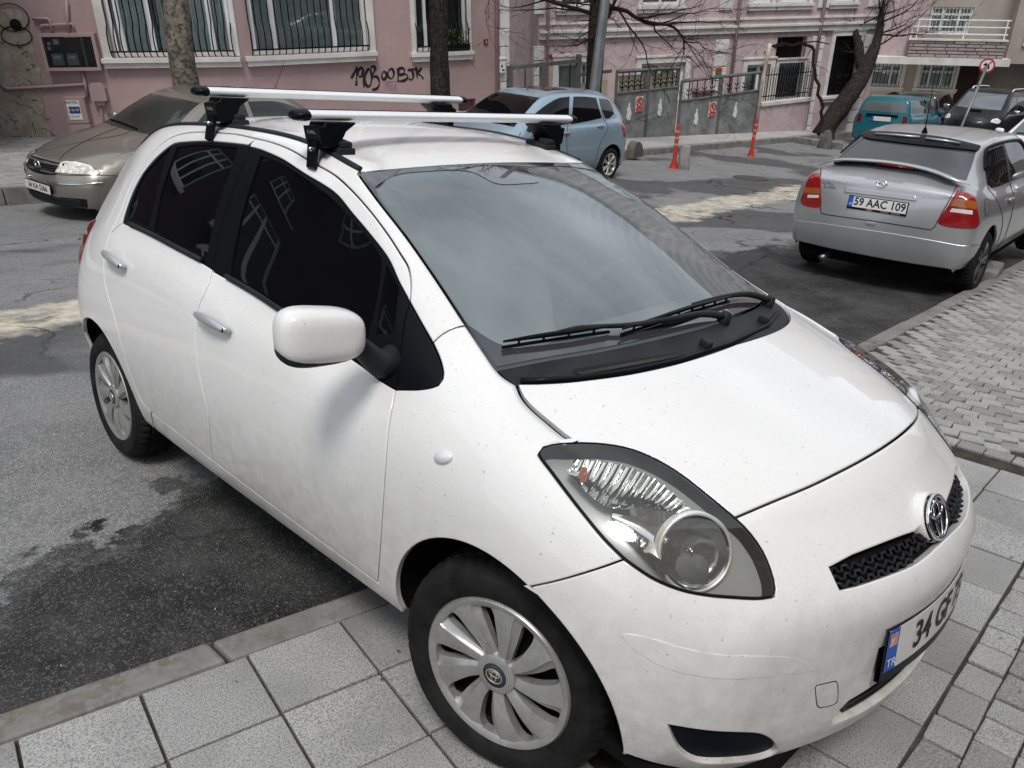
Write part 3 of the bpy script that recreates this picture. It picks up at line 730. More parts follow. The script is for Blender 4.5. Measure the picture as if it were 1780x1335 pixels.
# graffiti sprayed on the wall
G = [[(150,405),(168,370),(179,345),(176,442)], [(212,362),(200,348),(186,370),(190,395),(205,392),(213,365),(216,452)], [(242,352),(226,375),(222,415),(232,445),(247,440),(256,405),(252,370),(242,352)],
     [(250,348),(268,342),(274,352),(262,385),(256,396),(282,396),(295,425),(284,455),(258,464)], [(308,402),(318,412),(332,392),(345,362),(360,355),(370,378),(360,404),(345,400),(330,378),(318,368),(308,382),(308,402)],
     [(393,352),(391,420)], [(384,362),(408,350),(424,358),(420,376),(398,386),(432,382),(441,396),(425,414),(388,420)], [(440,362),(480,356)], [(463,358),(470,392),(460,412),(446,404)], [(484,345),(490,404)], [(512,350),(492,378),(508,388),(521,406)]]
def ribbon(mb, pts, w, y):
    P = catmull([Vector(p) for p in pts], .03)
    for i in range(len(P)):
        pass
    rows = []
    for i, p in enumerate(P):
        d = (P[min(i+1, len(P)-1)]-P[max(i-1, 0)]); n = Vector((-d.y, d.x)).normalized() if d.length > 1e-6 else Vector((0, 1)); ww = w*(.8+.35*math.sin(i*.7))
        rows.append([Vector((p.x+n.x*ww, y, p.y+n.y*ww)), Vector((p.x-n.x*ww, y, p.y-n.y*ww))])
    if len(rows) > 1: mb.grid(rows)
def g2(p): return FR.L(560+p[0]/2.967, p[1]/2.967)
mb = MB()
for k, st_ in enumerate(G): ribbon(mb, [g2(p) for p in st_], .027, -.004-.0006*k)
mb.build('graffiti', mat('spray_black', (.02,.018,.02), rough=.7), H1, recalc=False)
mb = MB()
for k, st_ in enumerate([[(326,430),(330,470)], [(345,440),(338,430),(334,442),(344,448),(346,470)], [(356,435),(352,455),(360,468),(366,450),(358,435)], [(370,436),(380,434),(374,448),(384,456),(372,468)], [(330,425),(395,418)]]): ribbon(mb, [g2(p) for p in st_], .008, -.0035-.0005*k)
mb.build('faint_graffiti', mat('spray_faint', (.24,.15,.16), rough=.8), H1, recalc=False)
# left run
ML = FR.M().inverted()@FL_.M()
def lp(name, mb, m_, par=H1, **k): return mb.build(name, m_, par, M=ML, **k)
xl0 = FL_.L(-260, 60)[0]
w3 = FL_.rect(174, -120, 412, 96); w3 = (w3[0], -.10, w1[2], w3[3])
mb = MB(); wall_holes(mb, xl0, .0, -2.6, 8, [w3]); lp('wall', mb, M_PINK)
e3 = bpy.data.objects.new('bay_window', None); COL.objects.link(e3); e3.parent = H1; e3.matrix_local = ML
xs_ = [FL_.L(u, 60)[0] for u in (209, 262, 367)]
window(e3, w3, mull=xs_, fw=.10, gaps=((w3[0], xs_[1]-.1), (xs_[1]+.12, w3[1]))); bar_grille(e3, w3, sp=.125)
mb = MB(); mb.box(w3[0]-.17, w3[0], -.06, .02, w3[2]-.02, 8); mb.build('window_surround', M_WTRIM, e3)
mb = MB(); mb.box(w3[0]-.2, .02, -.16, .03, w3[2]-.10, w3[2]-.02); mb.box(w3[0]-.17, .02, -.11, .02, w3[2]-.20, w3[2]-.10); mb.build('window_sill', M_WTRIM, e3)
mb = MB(); mb.box(-.16, .0, -.03, .06, w3[2], 8); lp('corner_post', mb, M_PVC)
# bared stonework patch
stm = mat('bare_plaster', (.40,.37,.31), rough=.95, var=(.24,.20,.165), vscale=2.2, var2=(.30,.235,.20), v2scale=9, bump=.7, bscale=9)
c0 = [(-40,20),(20,14),(48,28),(52,60),(62,95),(72,120),(72,160),(80,200),(92,242),(30,250),(-40,250)]
P = [FL_.L(u, v) for u, v in c0]; mb = MB(); pol = resample([Vector(p) for p in P+[P[0]]], .12); pol = [Vector((p.x+.04*noise.noise(Vector((p.x*5, p.y*5, 0))), p.y+.04*noise.noise(Vector((p.x*5, p.y*5, 3))))) for p in pol[:-1]]
mb.prism([tuple(p) for p in pol], lambda x, z: Vector((x, .01, z)), lambda x, z: Vector((x, -.018, z))); lp('bare_patch', mb, stm)
hx = FL_.L(28, 43); mb = MB(); mb.lathe([(.0005, -.02), (.10, -.022), (.11, -.02)], 14, Matrix.Translation((hx[0], 0, hx[1]))); lp('flue_hole', mb, M_INK)
for cc, rx, rz in (((30,62), .28, .17), ((22,30), .3, .24)):
    q = FL_.L(*cc); mb = MB(); mb.tube([(q[0]+rx*math.cos(t), -.03, q[1]+rz*math.sin(t)) for t in [2*math.pi*k/24 for k in range(25)]], .009, 5, caps=False); lp('loose_cable', mb, M_IRON)
mb = MB()
for k in range(26):
    a = rnd.uniform(-20, 85), rnd.uniform(70, 240); q = [FL_.L(a[0], a[1])]
    for j in range(5): q.append((q[-1][0]+rnd.uniform(-.06, .10), q[-1][1]+rnd.uniform(-.09, .05)))
    if inside(q[0], pol): ribbon(mb, q, .006, -.021)
lp('plaster_cracks', mb, mat('crack_dark', (.05,.04,.035), rough=1), recalc=False)['kind'] = 'stuff'
# meter box, pipes, junction boxes
rc = FL_.rect(73, 58, 170, 123, .14); mb = MB(); d = .16
for a, b, c, e in ((rc[0], rc[1], rc[3]-.06, rc[3]), (rc[0], rc[1], rc[2], rc[2]+.06), (rc[0], rc[0]+.06, rc[2]+.06, rc[3]-.06), (rc[1]-.06, rc[1], rc[2]+.06, rc[3]-.06)): mb.box(a, b, -d, 0, c, e)
mb.box(rc[0]+.06, rc[1]-.06, -.03, 0, rc[2]+.06, rc[3]-.06); em = lp('meter_box', mb, M_PIPE)
def mbx_(name, mb, m_, par): o_ = mb.build(name, m_, par, M=ML); return o_
mb = MB(); mb.box(rc[0]+.055, rc[1]-.055, -.036, -.030, rc[2]+.055, rc[3]-.055); mbx_('box_back', mb, mat('box_dark', (.05,.04,.04), rough=.8), em)
W_ = rc[1]-rc[0]; H_ = rc[3]-rc[2]
for fx in (.13, .40):
    mb = MB(); mb.box(rc[0]+W_*fx, rc[0]+W_*(fx+.21), -.11, -.03, rc[2]+H_*.14, rc[2]+H_*.46, None, .015); m1 = mbx_('electric_meter', mb, mat('meter_grey', (.30,.35,.33), rough=.4), em)
    mb = MB(); mb.box(rc[0]+W_*(fx+.05), rc[0]+W_*(fx+.17), -.113, -.108, rc[2]+H_*.33, rc[2]+H_*.40); mbx_('meter_display', mb, M_INKW, em)
for fx, fz, w_, h_ in ((.20, .70, .10, .14), (.09, .68, .06, .08), (.08, .55, .05, .09), (.42, .87, .12, .07), (.55, .87, .12, .07)):
    mb = MB(); mb.box(rc[0]+W_*fx, rc[0]+W_*(fx+w_), -.042, -.034, rc[2]+H_*fz, rc[2]+H_*(fz+h_)); mbx_('paper_note', mb, M_INKW, em)
mb = MB(); mb.box(rc[0]+W_*.73, rc[0]+W_*.77, -.13, -.03, rc[2]+.06, rc[3]-.06); mbx_('box_divider', mb, mat('divider_grey', (.2,.2,.19), rough=.6), em)
mb = MB(); mb.box(rc[0]+.05, rc[1]-.05, -.150, -.146, rc[2]+.05, rc[3]-.05); mbx_('box_glass', mb, M_GLZ, em)
def pipe(pts, r_=.025): 
    mb = MB(); mb.tube([(FL_.L(u, v)[0], -.05, FL_.L(u, v)[1]) for u, v in pts], r_, 7); lp('wall_pipe', mb, M_PIPE, smooth=True)
pipe([(58,32),(84,32),(88,36),(92,55)], .03); pipe([(72,52),(74,44),(128,41),(130,52)]); pipe([(117,0),(119,35),(121,55)], .03); pipe([(145,125),(150,147),(154,168)], .03); pipe([(5,148),(15,154),(148,146)], .03); pipe([(176,186),(180,205),(183,225)], .012)
rc = FL_.rect(160, 143, 187, 174); mb = MB(); cx_, cz_ = (rc[0]+rc[1])/2, (rc[2]+rc[3])/2; hw, hh = (rc[1]-rc[0])/2, (rc[3]-rc[2])/2
mb.prism([(cx_-hw, cz_-hh), (cx_+hw, cz_-hh), (cx_+hw, cz_+hh*.45), (cx_+hw*.6, cz_+hh), (cx_-hw*.6, cz_+hh), (cx_-hw, cz_+hh*.45)], lambda x, z: Vector((x, 0, z)), lambda x, z: Vector((x, -.14, z)))
mb.box(cx_-hw*.5, cx_+hw*.5, -.10, 0, cz_-hh*1.5, cz_-hh*1.01); lp('junction_box', mb, M_PIPE)
rc = FL_.rect(123, 167, 159, 236); mb = MB(); zz = [rc[3], rc[3]-.5, rc[3]-.68, -2.6]
for a, b, dd in ((zz[1]+.006, zz[0], .20), (zz[2]+.006, zz[1]-.006, .19), (zz[3], zz[2]-.006, .20)): mb.box(rc[0], rc[1], -dd, 0, b if b < a else a, a if b < a else b)
cab = lp('cable_cabinet', mb, M_PIPE)
wq = rc[1]-rc[0]; mb = MB(); mb.box(rc[0]+.05, rc[1]-wq*.25, -.208, -.204, rc[3]-.42, rc[3]-.05); po = mbx_('poster', mb, M_INKW, cab)
mb = MB(); mb.box(rc[0]+.08, rc[1]-wq*.28, -.212, -.209, rc[3]-.30, rc[3]-.17); mbx_('poster_band', mb, mat('poster_blue', (.03,.05,.2), rough=.6), cab)
for txt, dz, sz, mm_ in (('PARTEG', -.09, .07, M_INK), ('34 56 78', -.235, .06, M_INKW), ('0 534 567', -.36, .05, mat('ink_red', (.4,.03,.04), rough=.6))):
    text_mesh(txt, sz, mm_, 'lettering', cab, ML@Matrix.Translation(((rc[0]+rc[1]-wq*.22)/2, -.2145, rc[3]+dz))@Matrix.Rotation(math.pi/2, 4, 'X'))
# upper storey window and eaves so the front carries on above the frame; flank wall
mb = MB(); mb.box(0, xr_end, .45, .5, -2.6, 8); mb.box(xr_end-.04, xr_end+.0, .301, 6, -2.6, 8); mb.build('flank_wall', M_PINK, H1)
mb = MB(); mb.box(xl0, 0, .45, .5, -2.6, 8); lp('inner_wall', mb, M_ROOM)
mb = MB(); mb.box(-6, xr_end+.3, -.35, 7, 8, 8.2); mb.build('roof_slab', M_WTRIM, H1)
# plants on the second window's sill
pt = bpy.data.objects.new('flower_pot', None)
xw, zw = FR.L(795, 86); mb = MB(); mb.box(xw-.28, xw+.28, -.10, .04, w2[2]-.01, w2[2]+.12, None, .02); fb = mb.build('flower_box', M_INK, None); fb.matrix_world = H1.matrix_world; tag(fb, 'dark planter with green plants on the barred window sill of the pink house', 'planter')
mb = MB()
for k in range(90):
    c = Vector((xw+rnd.uniform(-.26, .26), -.02+rnd.uniform(-.10, .08), w2[2]+.10+rnd.random()**1.6*.32)); a = Vector((rnd.uniform(-1, 1), rnd.uniform(-1, 1), rnd.uniform(-.2, 1))).normalized()*.07; b = Vector((rnd.uniform(-1, 1), rnd.uniform(-1, 1), rnd.uniform(-1, 1))).normalized()*.025
    mb.add([c-b, c+a, c+b, c-a*.4], [(0, 1, 2, 3)])
mb.build('leaves', mat('leaf_green', (.03,.07,.025), rough=.6, var=(.06,.10,.03), vscale=20), fb, recalc=False)
# ---- second pink house with quoins, behind the gates
F2 = Fac((25.5, 10.45), -26)
H2 = thing('pink_house', 'pale pink house with white quoins and string course behind the grey gates', 'house', M=F2.M())
xa, xb = F2.L(936, 60)[0], F2.L(1531, 60)[0]
zst = F2.L(1270, 54)[1]
W_a = F2.rect(968, 108, 1024, 180); W_b = F2.rect(1112, 109, 1188, 176); W_c = F2.rect(1294, 112, 1334, 176); W_d = F2.rect(1350, 64, 1399, 102); W_e = F2.rect(1349, 109, 1392, 172); W_f = F2.rect(1443, 62, 1487, 164)
U = []
for u0, u1 in ((975, 1055), (1118, 1185), (1310, 1345), (1360, 1410), (1452, 1490)): q = F2.rect(u0, -60, u1, 8); U.append((q[0], q[1], zst+.75, zst+2.3))
mb = MB(); wall_holes(mb, xa, xb, -4.2, 9, [W_a, W_b, W_c, W_d, W_e, W_f]+U); mb.build('wall', M_PINK2, H2)
mb = MB(); mb.box(xb-.04, xb, .01, 6, -4.2, 9); mb.box(xa, xa+.04, .01, 6, -4.2, 9); mb.box(xa, xb, .5, .55, -4.2, 9); mb.build('flank_wall', M_PINK2, H2)
mb = MB(); mb.box(xa, xb, -.10, .02, zst-.06, zst+.10); mb.box(xa, xb, -.16, .02, zst+.10, zst+.16); mb.box(xa, xb, -.05, .02, zst+.30, zst+.36); mb.build('string_course', M_WTRIM, H2)
for (w_, mu, tr) in ((W_a, [W_a[0]+.75*(W_a[1]-W_a[0])], []), (W_b, [(W_b[0]*.55+W_b[1]*.45), W_b[0]*.2+W_b[1]*.8], []), (W_c, [(W_c[0]*.4+W_c[1]*.6)], [])):
    window(H2, w_, mull=mu, trans=tr, fw=.09, curtain=M_CURT, cy=.2); surround(H2, w_, w=.16, d=.06, sill=False)
surround(H2, W_e, w=.10, sill=False); window(H2, W_e, fw=.06, curtain=M_CURT); bar_grille(H2, W_e, .10, 0, -.03)
bar_grille(H2, W_d, .14, 0, -.02); mb = MB(); mb.box(W_d[0], W_d[1], .17, .2, W_d[2], W_d[3]); mb.build('dark_opening', M_ROOM, H2)
surround(H2, W_f, w=.14, d=.06); window(H2, W_f, fw=.05, mull=[W_f[0]*.67+W_f[1]*.33, W_f[0]*.33+W_f[1]*.67], frame=M_IRON, curtain=M_CURT)
zz = [W_f[2]+(W_f[3]-W_f[2])*k for k in (.05, .22, .35, .55, .78, .9)]; bar_grille(H2, W_f, .10, 0, -.03, zrails=zz, r_=.010)
for q in U: window(H2, q, mull=[(q[0]+q[1])/2], fw=.07); surround(H2, q, w=.12)
for u in (936, 1254, 1420, 1505):
    xq = F2.L(u, 80)[0]; z = -4.0; k = 0
    while z < 8.5:
        wq = .46 if u > 1000 else .30
        mb = MB(); mb.box(xq-wq/2, xq+wq/2, -.05-(.01 if k % 2 else 0), .02, z, z+.365, None, .012)
        if not (zst-.4 < z < zst+.2): mb.build('quoin', M_WTRIM, H2)
        z += .39; k += 1
for u in (942, 1268, 1412):
    xq = F2.L(u, 80)[0]+.12; mb = MB(); mb.tube([(xq, -.12, -3.5), (xq, -.12, 8)], .05, 7); mb.build('downpipe', M_PIPE, H2, smooth=True)
rc = F2.rect(1244, 118, 1254, 132, .06); mb = MB(); mb.box(rc[0], rc[1], -.09, -.06, (rc[2]+rc[3])/2, rc[3]); mb.build('red_sign', mat('sign_red', (.5,.03,.03), rough=.5), H2); mb = MB(); mb.box(rc[0], rc[1], -.09, -.06, rc[2], (rc[2]+rc[3])/2-.004); mb.build('green_sign', mat('sign_green', (.03,.22,.07), rough=.5), H2)
rc = F2.rect(953, 95, 959, 100); mb = MB(); mb.box(rc[0], rc[1], -.03, 0, rc[2], rc[3]); mb.build('number_plaque', MATS['plaque_red'], H2)
mb = MB(); mb.box(xa-.3, xb+.3, -.4, 6, 9, 9.2); mb.build('roof_slab', M_WTRIM, H2)
# gas pipe outline and little shelf on the wall
gp = [(1203,160),(1203,112),(1222,106),(1236,112),(1236,160)]; mb = MB(); mb.tube([(F2.L(*q)[0], -.05, F2.L(*q)[1]) for q in gp], .018, 6); mb.build('gas_pipe', M_PIPE, H2)
mb = MB(); a, b = F2.L(1202, 158), F2.L(1237, 158); mb.box(a[0], b[0], -.4, 0, a[1]-.04, a[1]); mb.build('wall_shelf', mat('rusty', (.10,.06,.05), rough=.9), H2)
# ---- entrance recess between the two houses: balcony over a dark porch with outside stair
p_l = FR.M()@Vector((xr_end, 0, 0)); p_r = F2.M()@Vector((xa, 0, 0))
dv = (p_r-p_l); angE = math.degrees(math.atan2(dv.y, dv.x))
FE = Fac((p_l.x, p_l.y), angE)
FE2 = Fac((p_l.x-math.sin(FE.a)*1.6, p_l.y+math.cos(FE.a)*1.6), angE)
HE = thing('entrance_porch', 'grey recessed porch with mottled balcony and outside stair between the two pink houses', 'porch', M=FE2.M())
le = dv.length
mb = MB(); zb0, zb1 = FE2.L(905, 62)[1], FE2.L(905, 14)[1]; mb.box(-.2, le+.6, 0, .15, zb0, zb1); mb.build('balcony_front', mat('mottled_concrete', (.42,.45,.43), rough=.9, var=(.55,.57,.55), vscale=2.5, var2=(.16,.17,.165), v2scale=5), HE)
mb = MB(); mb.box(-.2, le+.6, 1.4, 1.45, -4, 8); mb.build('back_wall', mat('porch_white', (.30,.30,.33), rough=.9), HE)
mb = MB(); mb.box(-.2, le+.6, .15, 1.4, zb0, zb0+.12); mb.build('porch_ceiling', M_WTRIM, HE)
mb = MB(); a = FE2.L(886, 95); mb.box(a[0], a[0]+1.1, 1.36, 1.39, -4, a[1]); mb.build('door', mat('dark_wood', (.03,.022,.02), rough=.6), HE)
mb = MB(); st0, st1 = FE2.L(908, 150), FE2.L(930, 95)
for k in range(3): mb.tube([(st0[0]-.3, .3+k*.3, st0[1]-.3), (st1[0]+.1, .3+k*.3, st1[1]+.1)], .035, 6)
for k in range(9): u_ = k/8; mb.tube([(st0[0]-.3+(st1[0]-st0[0]+.4)*u_, .3, st0[1]-.3+(st1[1]-st0[1]+.4)*u_), (st0[0]-.3+(st1[0]-st0[0]+.4)*u_, .3, st0[1]-1.6+(st1[1]-st0[1]+.4)*u_)], .015, 5)
mb.build('stair_rail', M_IRON, HE)
for x_ in (.1, .75, 1.4):
    mb = MB(); mb.box(x_, x_+.12, .02, .14, zb1, zb1+1.2); mb.build('balcony_post', mat('orange_brown', (.42,.16,.07), rough=.6), HE)
# ---- grey sheet-steel gates, ornamented, stepping down with the street
FG = Fac((15.9, 11.30), -5.2)
M_GATE = mat('gate_grey_paint', (.25,.26,.255), rough=.55, var=(.13,.14,.135), vscale=2.5, bump=.1, bscale=15, dirt=None)
M_GATE2 = mat('gate_frame_grey', (.13,.135,.135), rough=.55, var=(.09,.09,.09), vscale=6)
M_CREAM = mat('cream_sheet', (.50,.46,.33), rough=.6)
def ornament(par, u, v, hgt):
    x, z = FG.L(u, v, .04); mb = MB(); P_ = []
    for k in range(40):
        t_ = 2*math.pi*k/40; r_ = .5+.10*math.sin(5*t_+1.2); P_.append((x+r_*.42*hgt*math.cos(t_)*(1-.35*math.sin(t_)), z+hgt*.5*math.sin(t_)*1.0))
    mb.prism(P_, lambda a, b: Vector((a, -.03, b)), lambda a, b: Vector((a, -.055, b))); mb.tube([(x, -.04, z+hgt*.45), (x, -.04, z+hgt*.75)], .02, 5); mb.build('ornament', M_PVC, par)
def noparking(par, u0, v0, u1, v1):
    x0, x1, z0, z1 = FG.rect(u0, v0, u1, v1, .04); mb = MB(); mb.box(x0, x1, -.05, -.03, z0, z1); s_ = mb.build('no_parking_sign', mat('sign_white', (.65,.6,.57), rough=.5), par)
    mb = MB(); mb.box(x0+.01, x1-.01, -.055, -.051, z0+.01, z0+(z1-z0)*.28); mb.build('sign_band', MATS['sign_red'], s_)
    cx, cz = (x0+x1)/2, z0+(z1-z0)*.64; rr = (x1-x0)*.40; mb = MB(); mb.tube([(cx+rr*math.cos(t_), -.055, cz+rr*math.sin(t_)) for t_ in [2*math.pi*k/24 for k in range(25)]], .018, 5, caps=False); mb.tube([(cx-rr*.7, -.058, cz+rr*.7), (cx+rr*.7, -.058, cz-rr*.7)], .014, 5); mb.build('sign_ring', MATS['sign_red'], s_)
    text_mesh('P', rr*1.5, M_INK, 'lettering', s_, Matrix.Translation((cx, -.054, cz))@Matrix.Rotation(math.pi/2, 4, 'X')); text_mesh('PARK', (z1-z0)*.15, M_INKW, 'lettering', s_, Matrix.Translation((cx, -.058, z0+(z1-z0)*.15))@Matrix.Rotation(math.pi/2, 4, 'X'))
def gate(label, uL, uM, uR, vt, vrail, vb, cream, orn, sign):
    """px edges; vt panel-top at L,R; vrail top rail at L,R; vb bottom at L,R"""
    G_ = thing('gate', label, 'gate', M=FG.M(), group=None)
    def zl(x, xa_, za, xb_, zb): return za+(zb-za)*(x-xa_)/(xb_-xa_)
    xL, xR = FG.L(uL, 200)[0], FG.L(uR, 200)[0]; xM = FG.L(uM, 200)[0]
    tL, tR = FG.L(uL, vt[0])[1], FG.L(uR, vt[1])[1]; rL, rR = FG.L(uL, vrail[0])[1], FG.L(uR, vrail[1])[1]; bL, bR = FG.L(uL, vb[0])[1], FG.L(uR, vb[1])[1]
    for a, b in ((xL+.05, xM-.05), (xM+.05, xR-.05)):
        lf = MB(); q = [(a, zl(a, xL, bL, xR, bR)), (b, zl(b, xL, bL, xR, bR)), (b, zl(b, xL, tL, xR, tR)), (a, zl(a, xL, tL, xR, tR))]
        lf.prism(q, lambda x, z: Vector((x, .03, z)), lambda x, z: Vector((x, -.03, z))); lo = lf.build('gate_leaf', M_GATE, G_)
        fr_ = MB()
        fr_.tube([(a, 0, q[0][1]), (a, 0, zl(a, xL, rL, xR, rR))], .045, 4); fr_.tube([(b, 0, q[1][1]), (b, 0, zl(b, xL, rL, xR, rR))], .045, 4); fr_.tube([(a, 0, zl(a, xL, rL, xR, rR)), (b, 0, zl(b, xL, rL, xR, rR))], .045, 4); fr_.tube([(a, -.03, q[3][1]), (b, -.03, q[2][1])], .03, 4); fr_.build('leaf_frame', M_GATE2, lo)
        n = 5
        for k in range(1, n):
            x = a+(b-a)*k/n; z0_, z1_ = zl(x, xL, tL, xR, tR), zl(x, xL, rL, xR, rR); bm_ = MB(); bm_.tube([(x, 0, z0_), (x, 0, z1_)], .014, 5)
            for zz_ in (.35, .65):
                zc_ = z0_+(z1_-z0_)*zz_*.7; bm_.tube([(x-.10, 0, zc_+.05), (x-.06, 0, zc_), (x+.06, 0, zc_), (x+.10, 0, zc_+.05)], .014, 5)
            bm_.build('bar', M_IRON, lo)
        if cream:
            cb = MB(); cb.prism([(a+.06, zl(a, xL, tL, xR, tR)), (b-.06, zl(b, xL, tL, xR, tR)), (b-.06, zl(b, xL, tL, xR, tR)+.78*(zl(b, xL, rL, xR, rR)-zl(b, xL, tL, xR, tR))), (a+.06, zl(a, xL, tL, xR, tR)+.78*(zl(a, xL, rL, xR, rR)-zl(a, xL, tL, xR, tR)))], lambda x, z: Vector((x, .07, z)), lambda x, z: Vector((x, .05, z))); cb.build('backing_sheet', M_CREAM, lo)
    for u, v in orn: ornament(G_, u, v, .34)
    noparking(G_, *sign)
    return G_
gate('grey steel double gate with cream sheets behind its upper bars', 1066, 1122, 1175, (163, 151), (125, 119), (247, 246), True, [(1093,197),(1147,190)], (1105,168,1117,194))
gate('grey steel double gate with open upper bars, beside the tall pale post', 1178, 1247, 1314, (176, 157), (142, 127), (249, 232), False, [(1210,206),(1278,194)], (1232.5,178,1243.5,202))
# pedestrian railing left of the gates
Gp = thing('railing', 'tall grey railing with scrolled ironwork left of the steel gates', 'railing', M=FG.M())
zt = FG.L(950, 108)[1]
for u in (886, 943, 1005): x = FG.L(u, 130)[0]; mb = MB(); mb.box(x-.05, x+.05, -.05, .05, -3.2, zt+(.1 if u == 1005 else 0)); mb.build('post', M_GATE2, Gp)
x0, x1 = FG.L(886, 130)[0], FG.L(1005, 130)[0]; mb = MB(); mb.box(x0, x1, -.04, .04, zt-.08, zt); mb.build('top_rail', M_GATE2, Gp)
x2 = FG.L(1062, 130)[0]; mb = MB(); mb.box(x1+.07, x2, -.03, .03, zt-.38, zt-.31); mb.build('top_rail', M_GATE2, Gp); mb = MB(); mb.box(x1+.1, x2-.05, .05, .07, zt-2.3, zt-.55); mb.build('backing_sheet', M_CREAM, Gp)
for x in (x0+.45, x0+.95, x0+1.85, x0+2.4):
    mb = MB(); mb.tube([(x, 0, zt-2.4), (x, 0, zt)], .014, 5)
    for sg in (-1, 1):
        for zc in (-.9, -1.2): mb.tube([(x, 0, zt+zc-.15)]+[(x+sg*(.10+.09*math.cos(t_)), 0, zt+zc+.10*math.sin(t_)) for t_ in [math.pi-sg*0+k*.55 for k in range(10)]], .012, 5)
    mb.build('scroll_bar', M_IRON, Gp)
mb = MB(); mb.box(x0, x2, -.03, .03, -3.4, zt-2.35); mb.build('lower_panel', M_GATE, Gp)
# low wall with spiked railing and the tall pale post
FW = Fac((21.75, 10.80), -8); W0 = thing('garden_wall', 'low pink garden wall with spiked black railing beside the grey gate', 'wall', M=FW.M())
xw0, xw1 = FW.L(1321, 200)[0], FW.L(1404, 200)[0]; zt0, zt1 = FW.L(1321, 179)[1], FW.L(1404, 170)[1]
mb = MB(); mb.prism([(xw0, -4.2), (xw1, -4.2), (xw1, zt1-.1), (xw0, zt0-.1)], lambda x, z: Vector((x, .22, z)), lambda x, z: Vector((x, 0, z))); mb.build('wall_body', M_PINK2, W0)
mb = MB(); mb.prism([(xw0-.03, zt0-.1), (xw1+.03, zt1-.1), (xw1+.03, zt1), (xw0-.03, zt0)], lambda x, z: Vector((x, .26, z)), lambda x, z: Vector((x, -.05, z))); mb.build('coping', M_WTRIM, W0)
for k in range(20):
    u_ = (k+.5)/20; x = xw0+(xw1-xw0)*u_; z = zt0+(zt1-zt0)*u_; mb = MB(); mb.tube([(x, .1, z), (x, .1, z+.88), (x, .1, z+1.0)], [.012, .012, .002], 5); mb.build('spike', M_IRON, W0)
for dz in (.15, .75): mb = MB(); mb.tube([(xw0, .1, zt0+dz), (xw1, .1, zt1+dz)], .016, 5); mb.build('rail', M_IRON, W0)
x = FG.L(1318, 160)[0]; Pst = tag(MB().tube([FG.M()@Vector((x-.05, -.10, -3.3)), FG.M()@Vector((x-.02, -.10, -1.2)), FG.M()@Vector((x+.12, -.10, FG.L(1325, 76)[1]))], .055, 8).build('gate_post', mat('pale_rusty_post', (.50,.49,.45), rough=.7, var=(.25,.15,.09), vscale=1.5), None, smooth=True), 'tall pale rusty steel post between the grey gate and the spiked railing', 'post')
# ---- beige apartment house facing up the street
pB = unproj(1600, 150, 36); FB = Fac((pB.x, pB.y), -62)
M_BEIGE = mat('beige_render', (.40,.36,.32), rough=.9, var=(.33,.295,.265), vscale=.6, bump=.1, bscale=20)
M_CREAMW = mat('cream_base', (.56,.50,.40), rough=.9, var=(.48,.42,.33), vscale=.8)
HB = thing('apartment_house', 'beige apartment house with stone-faced balcony and barred windows', 'house', M=FB.M())
def bl(*a): return FB.rect(*a)
xl, xr = FB.L(1507, 130)[0], FB.L(1690, 130)[0]; zbase = FB.L(1600, 160)[1]; zfl = FB.L(1600, 95)[1]
wA = bl(1512, 111, 1566, 150); wB = bl(1598, 112, 1660, 153); wC = bl(1616, 12, 1690, 58)
mb = MB(); wall_holes(mb, xl, xr, zbase, zfl, [wA, wB]); mb.build('wall', M_BEIGE, HB)
mb = MB(); mb.box(xl, xr, -.03, .2, -9, zbase); mb.build('base_wall', M_CREAMW, HB)
xr2 = FB.L(1752, 50)[0]; mb = MB(); wall_holes(mb, FB.L(1600, 20)[0], xr2, zfl-.2, 12, [wC]); mb.build('upper_wall', M_BEIGE, HB)
mb = MB(); mb.box(FB.L(1524, 94)[0], FB.L(1602, 50)[0], -.9, .2, zfl, 12); mb.build('bay', M_PINK2, HB)
for w_, mu in ((wA, [wA[0]*.33+wA[1]*.67]), (wB, [wB[0]*.70+wB[1]*.30, wB[0]*.34+wB[1]*.66])):
    tz = w_[2]+(w_[3]-w_[2])*.68; window(HB, w_, mull=mu, trans=[tz], fw=.10, curtain=M_CURT); bar_grille(HB, w_, .16, 0, .03, r_=.012); surround(HB, w_, w=.16, m_=mat('cream_trim', (.62,.57,.48), rough=.8))
tz = wC[2]+(wC[3]-wC[2])*.72; window(HB, wC, mull=[wC[0]*.70+wC[1]*.30, wC[0]*.32+wC[1]*.68], trans=[tz], fw=.09, curtain=M_CURT); bar_grille(HB, wC, .14, 0, -.03, r_=.010, m_=M_PVC)
# balcony: slab, stone-clad parapet, tube rail
bz0, bz1 = FB.L(1650, 96)[1], FB.L(1650, 67)[1]; bx0, bx1 = FB.L(1580, 80, 1.2)[0], FB.L(1748, 80, 1.2)[0]
mb = MB(); mb.box(FB.L(1520, 95, 1.0)[0], bx1+.3, -1.35, .0, bz0-.28, bz0); mb.build('balcony_slab', M_WTRIM, HB)
mb = MB(); mb.box(bx0, bx1, -1.2, -1.02, bz0, bz1); mb.build('parapet', mat('parapet_mortar', (.22,.19,.18), rough=.9), HB)
st_ = mat('parapet_stone', (.36,.31,.29), rough=.9, var=(.28,.24,.23), vscale=3, bump=.3, bscale=12)
nz = 5; hz = (bz1-bz0)/nz
for r_ in range(nz):
    x = bx0-(r_ % 2)*.25
    while x < bx1-.05:
        L_ = rnd.uniform(.4, .75); a, b = max(bx0, x+.015), min(bx1, x+L_-.015); x += L_
        if b-a > .08: mb = MB(); mb.box(a, b, -1.25-rnd.random()*.03, -1.2, bz0+r_*hz+.015, bz0+(r_+1)*hz-.015, None, .02); mb.build('cladding_stone', st_, HB)
mb = MB(); mb.box(bx0-.05, bx1+.05, -1.3, -.98, bz1, bz1+.07); mb.build('parapet_cap', M_WTRIM, HB)
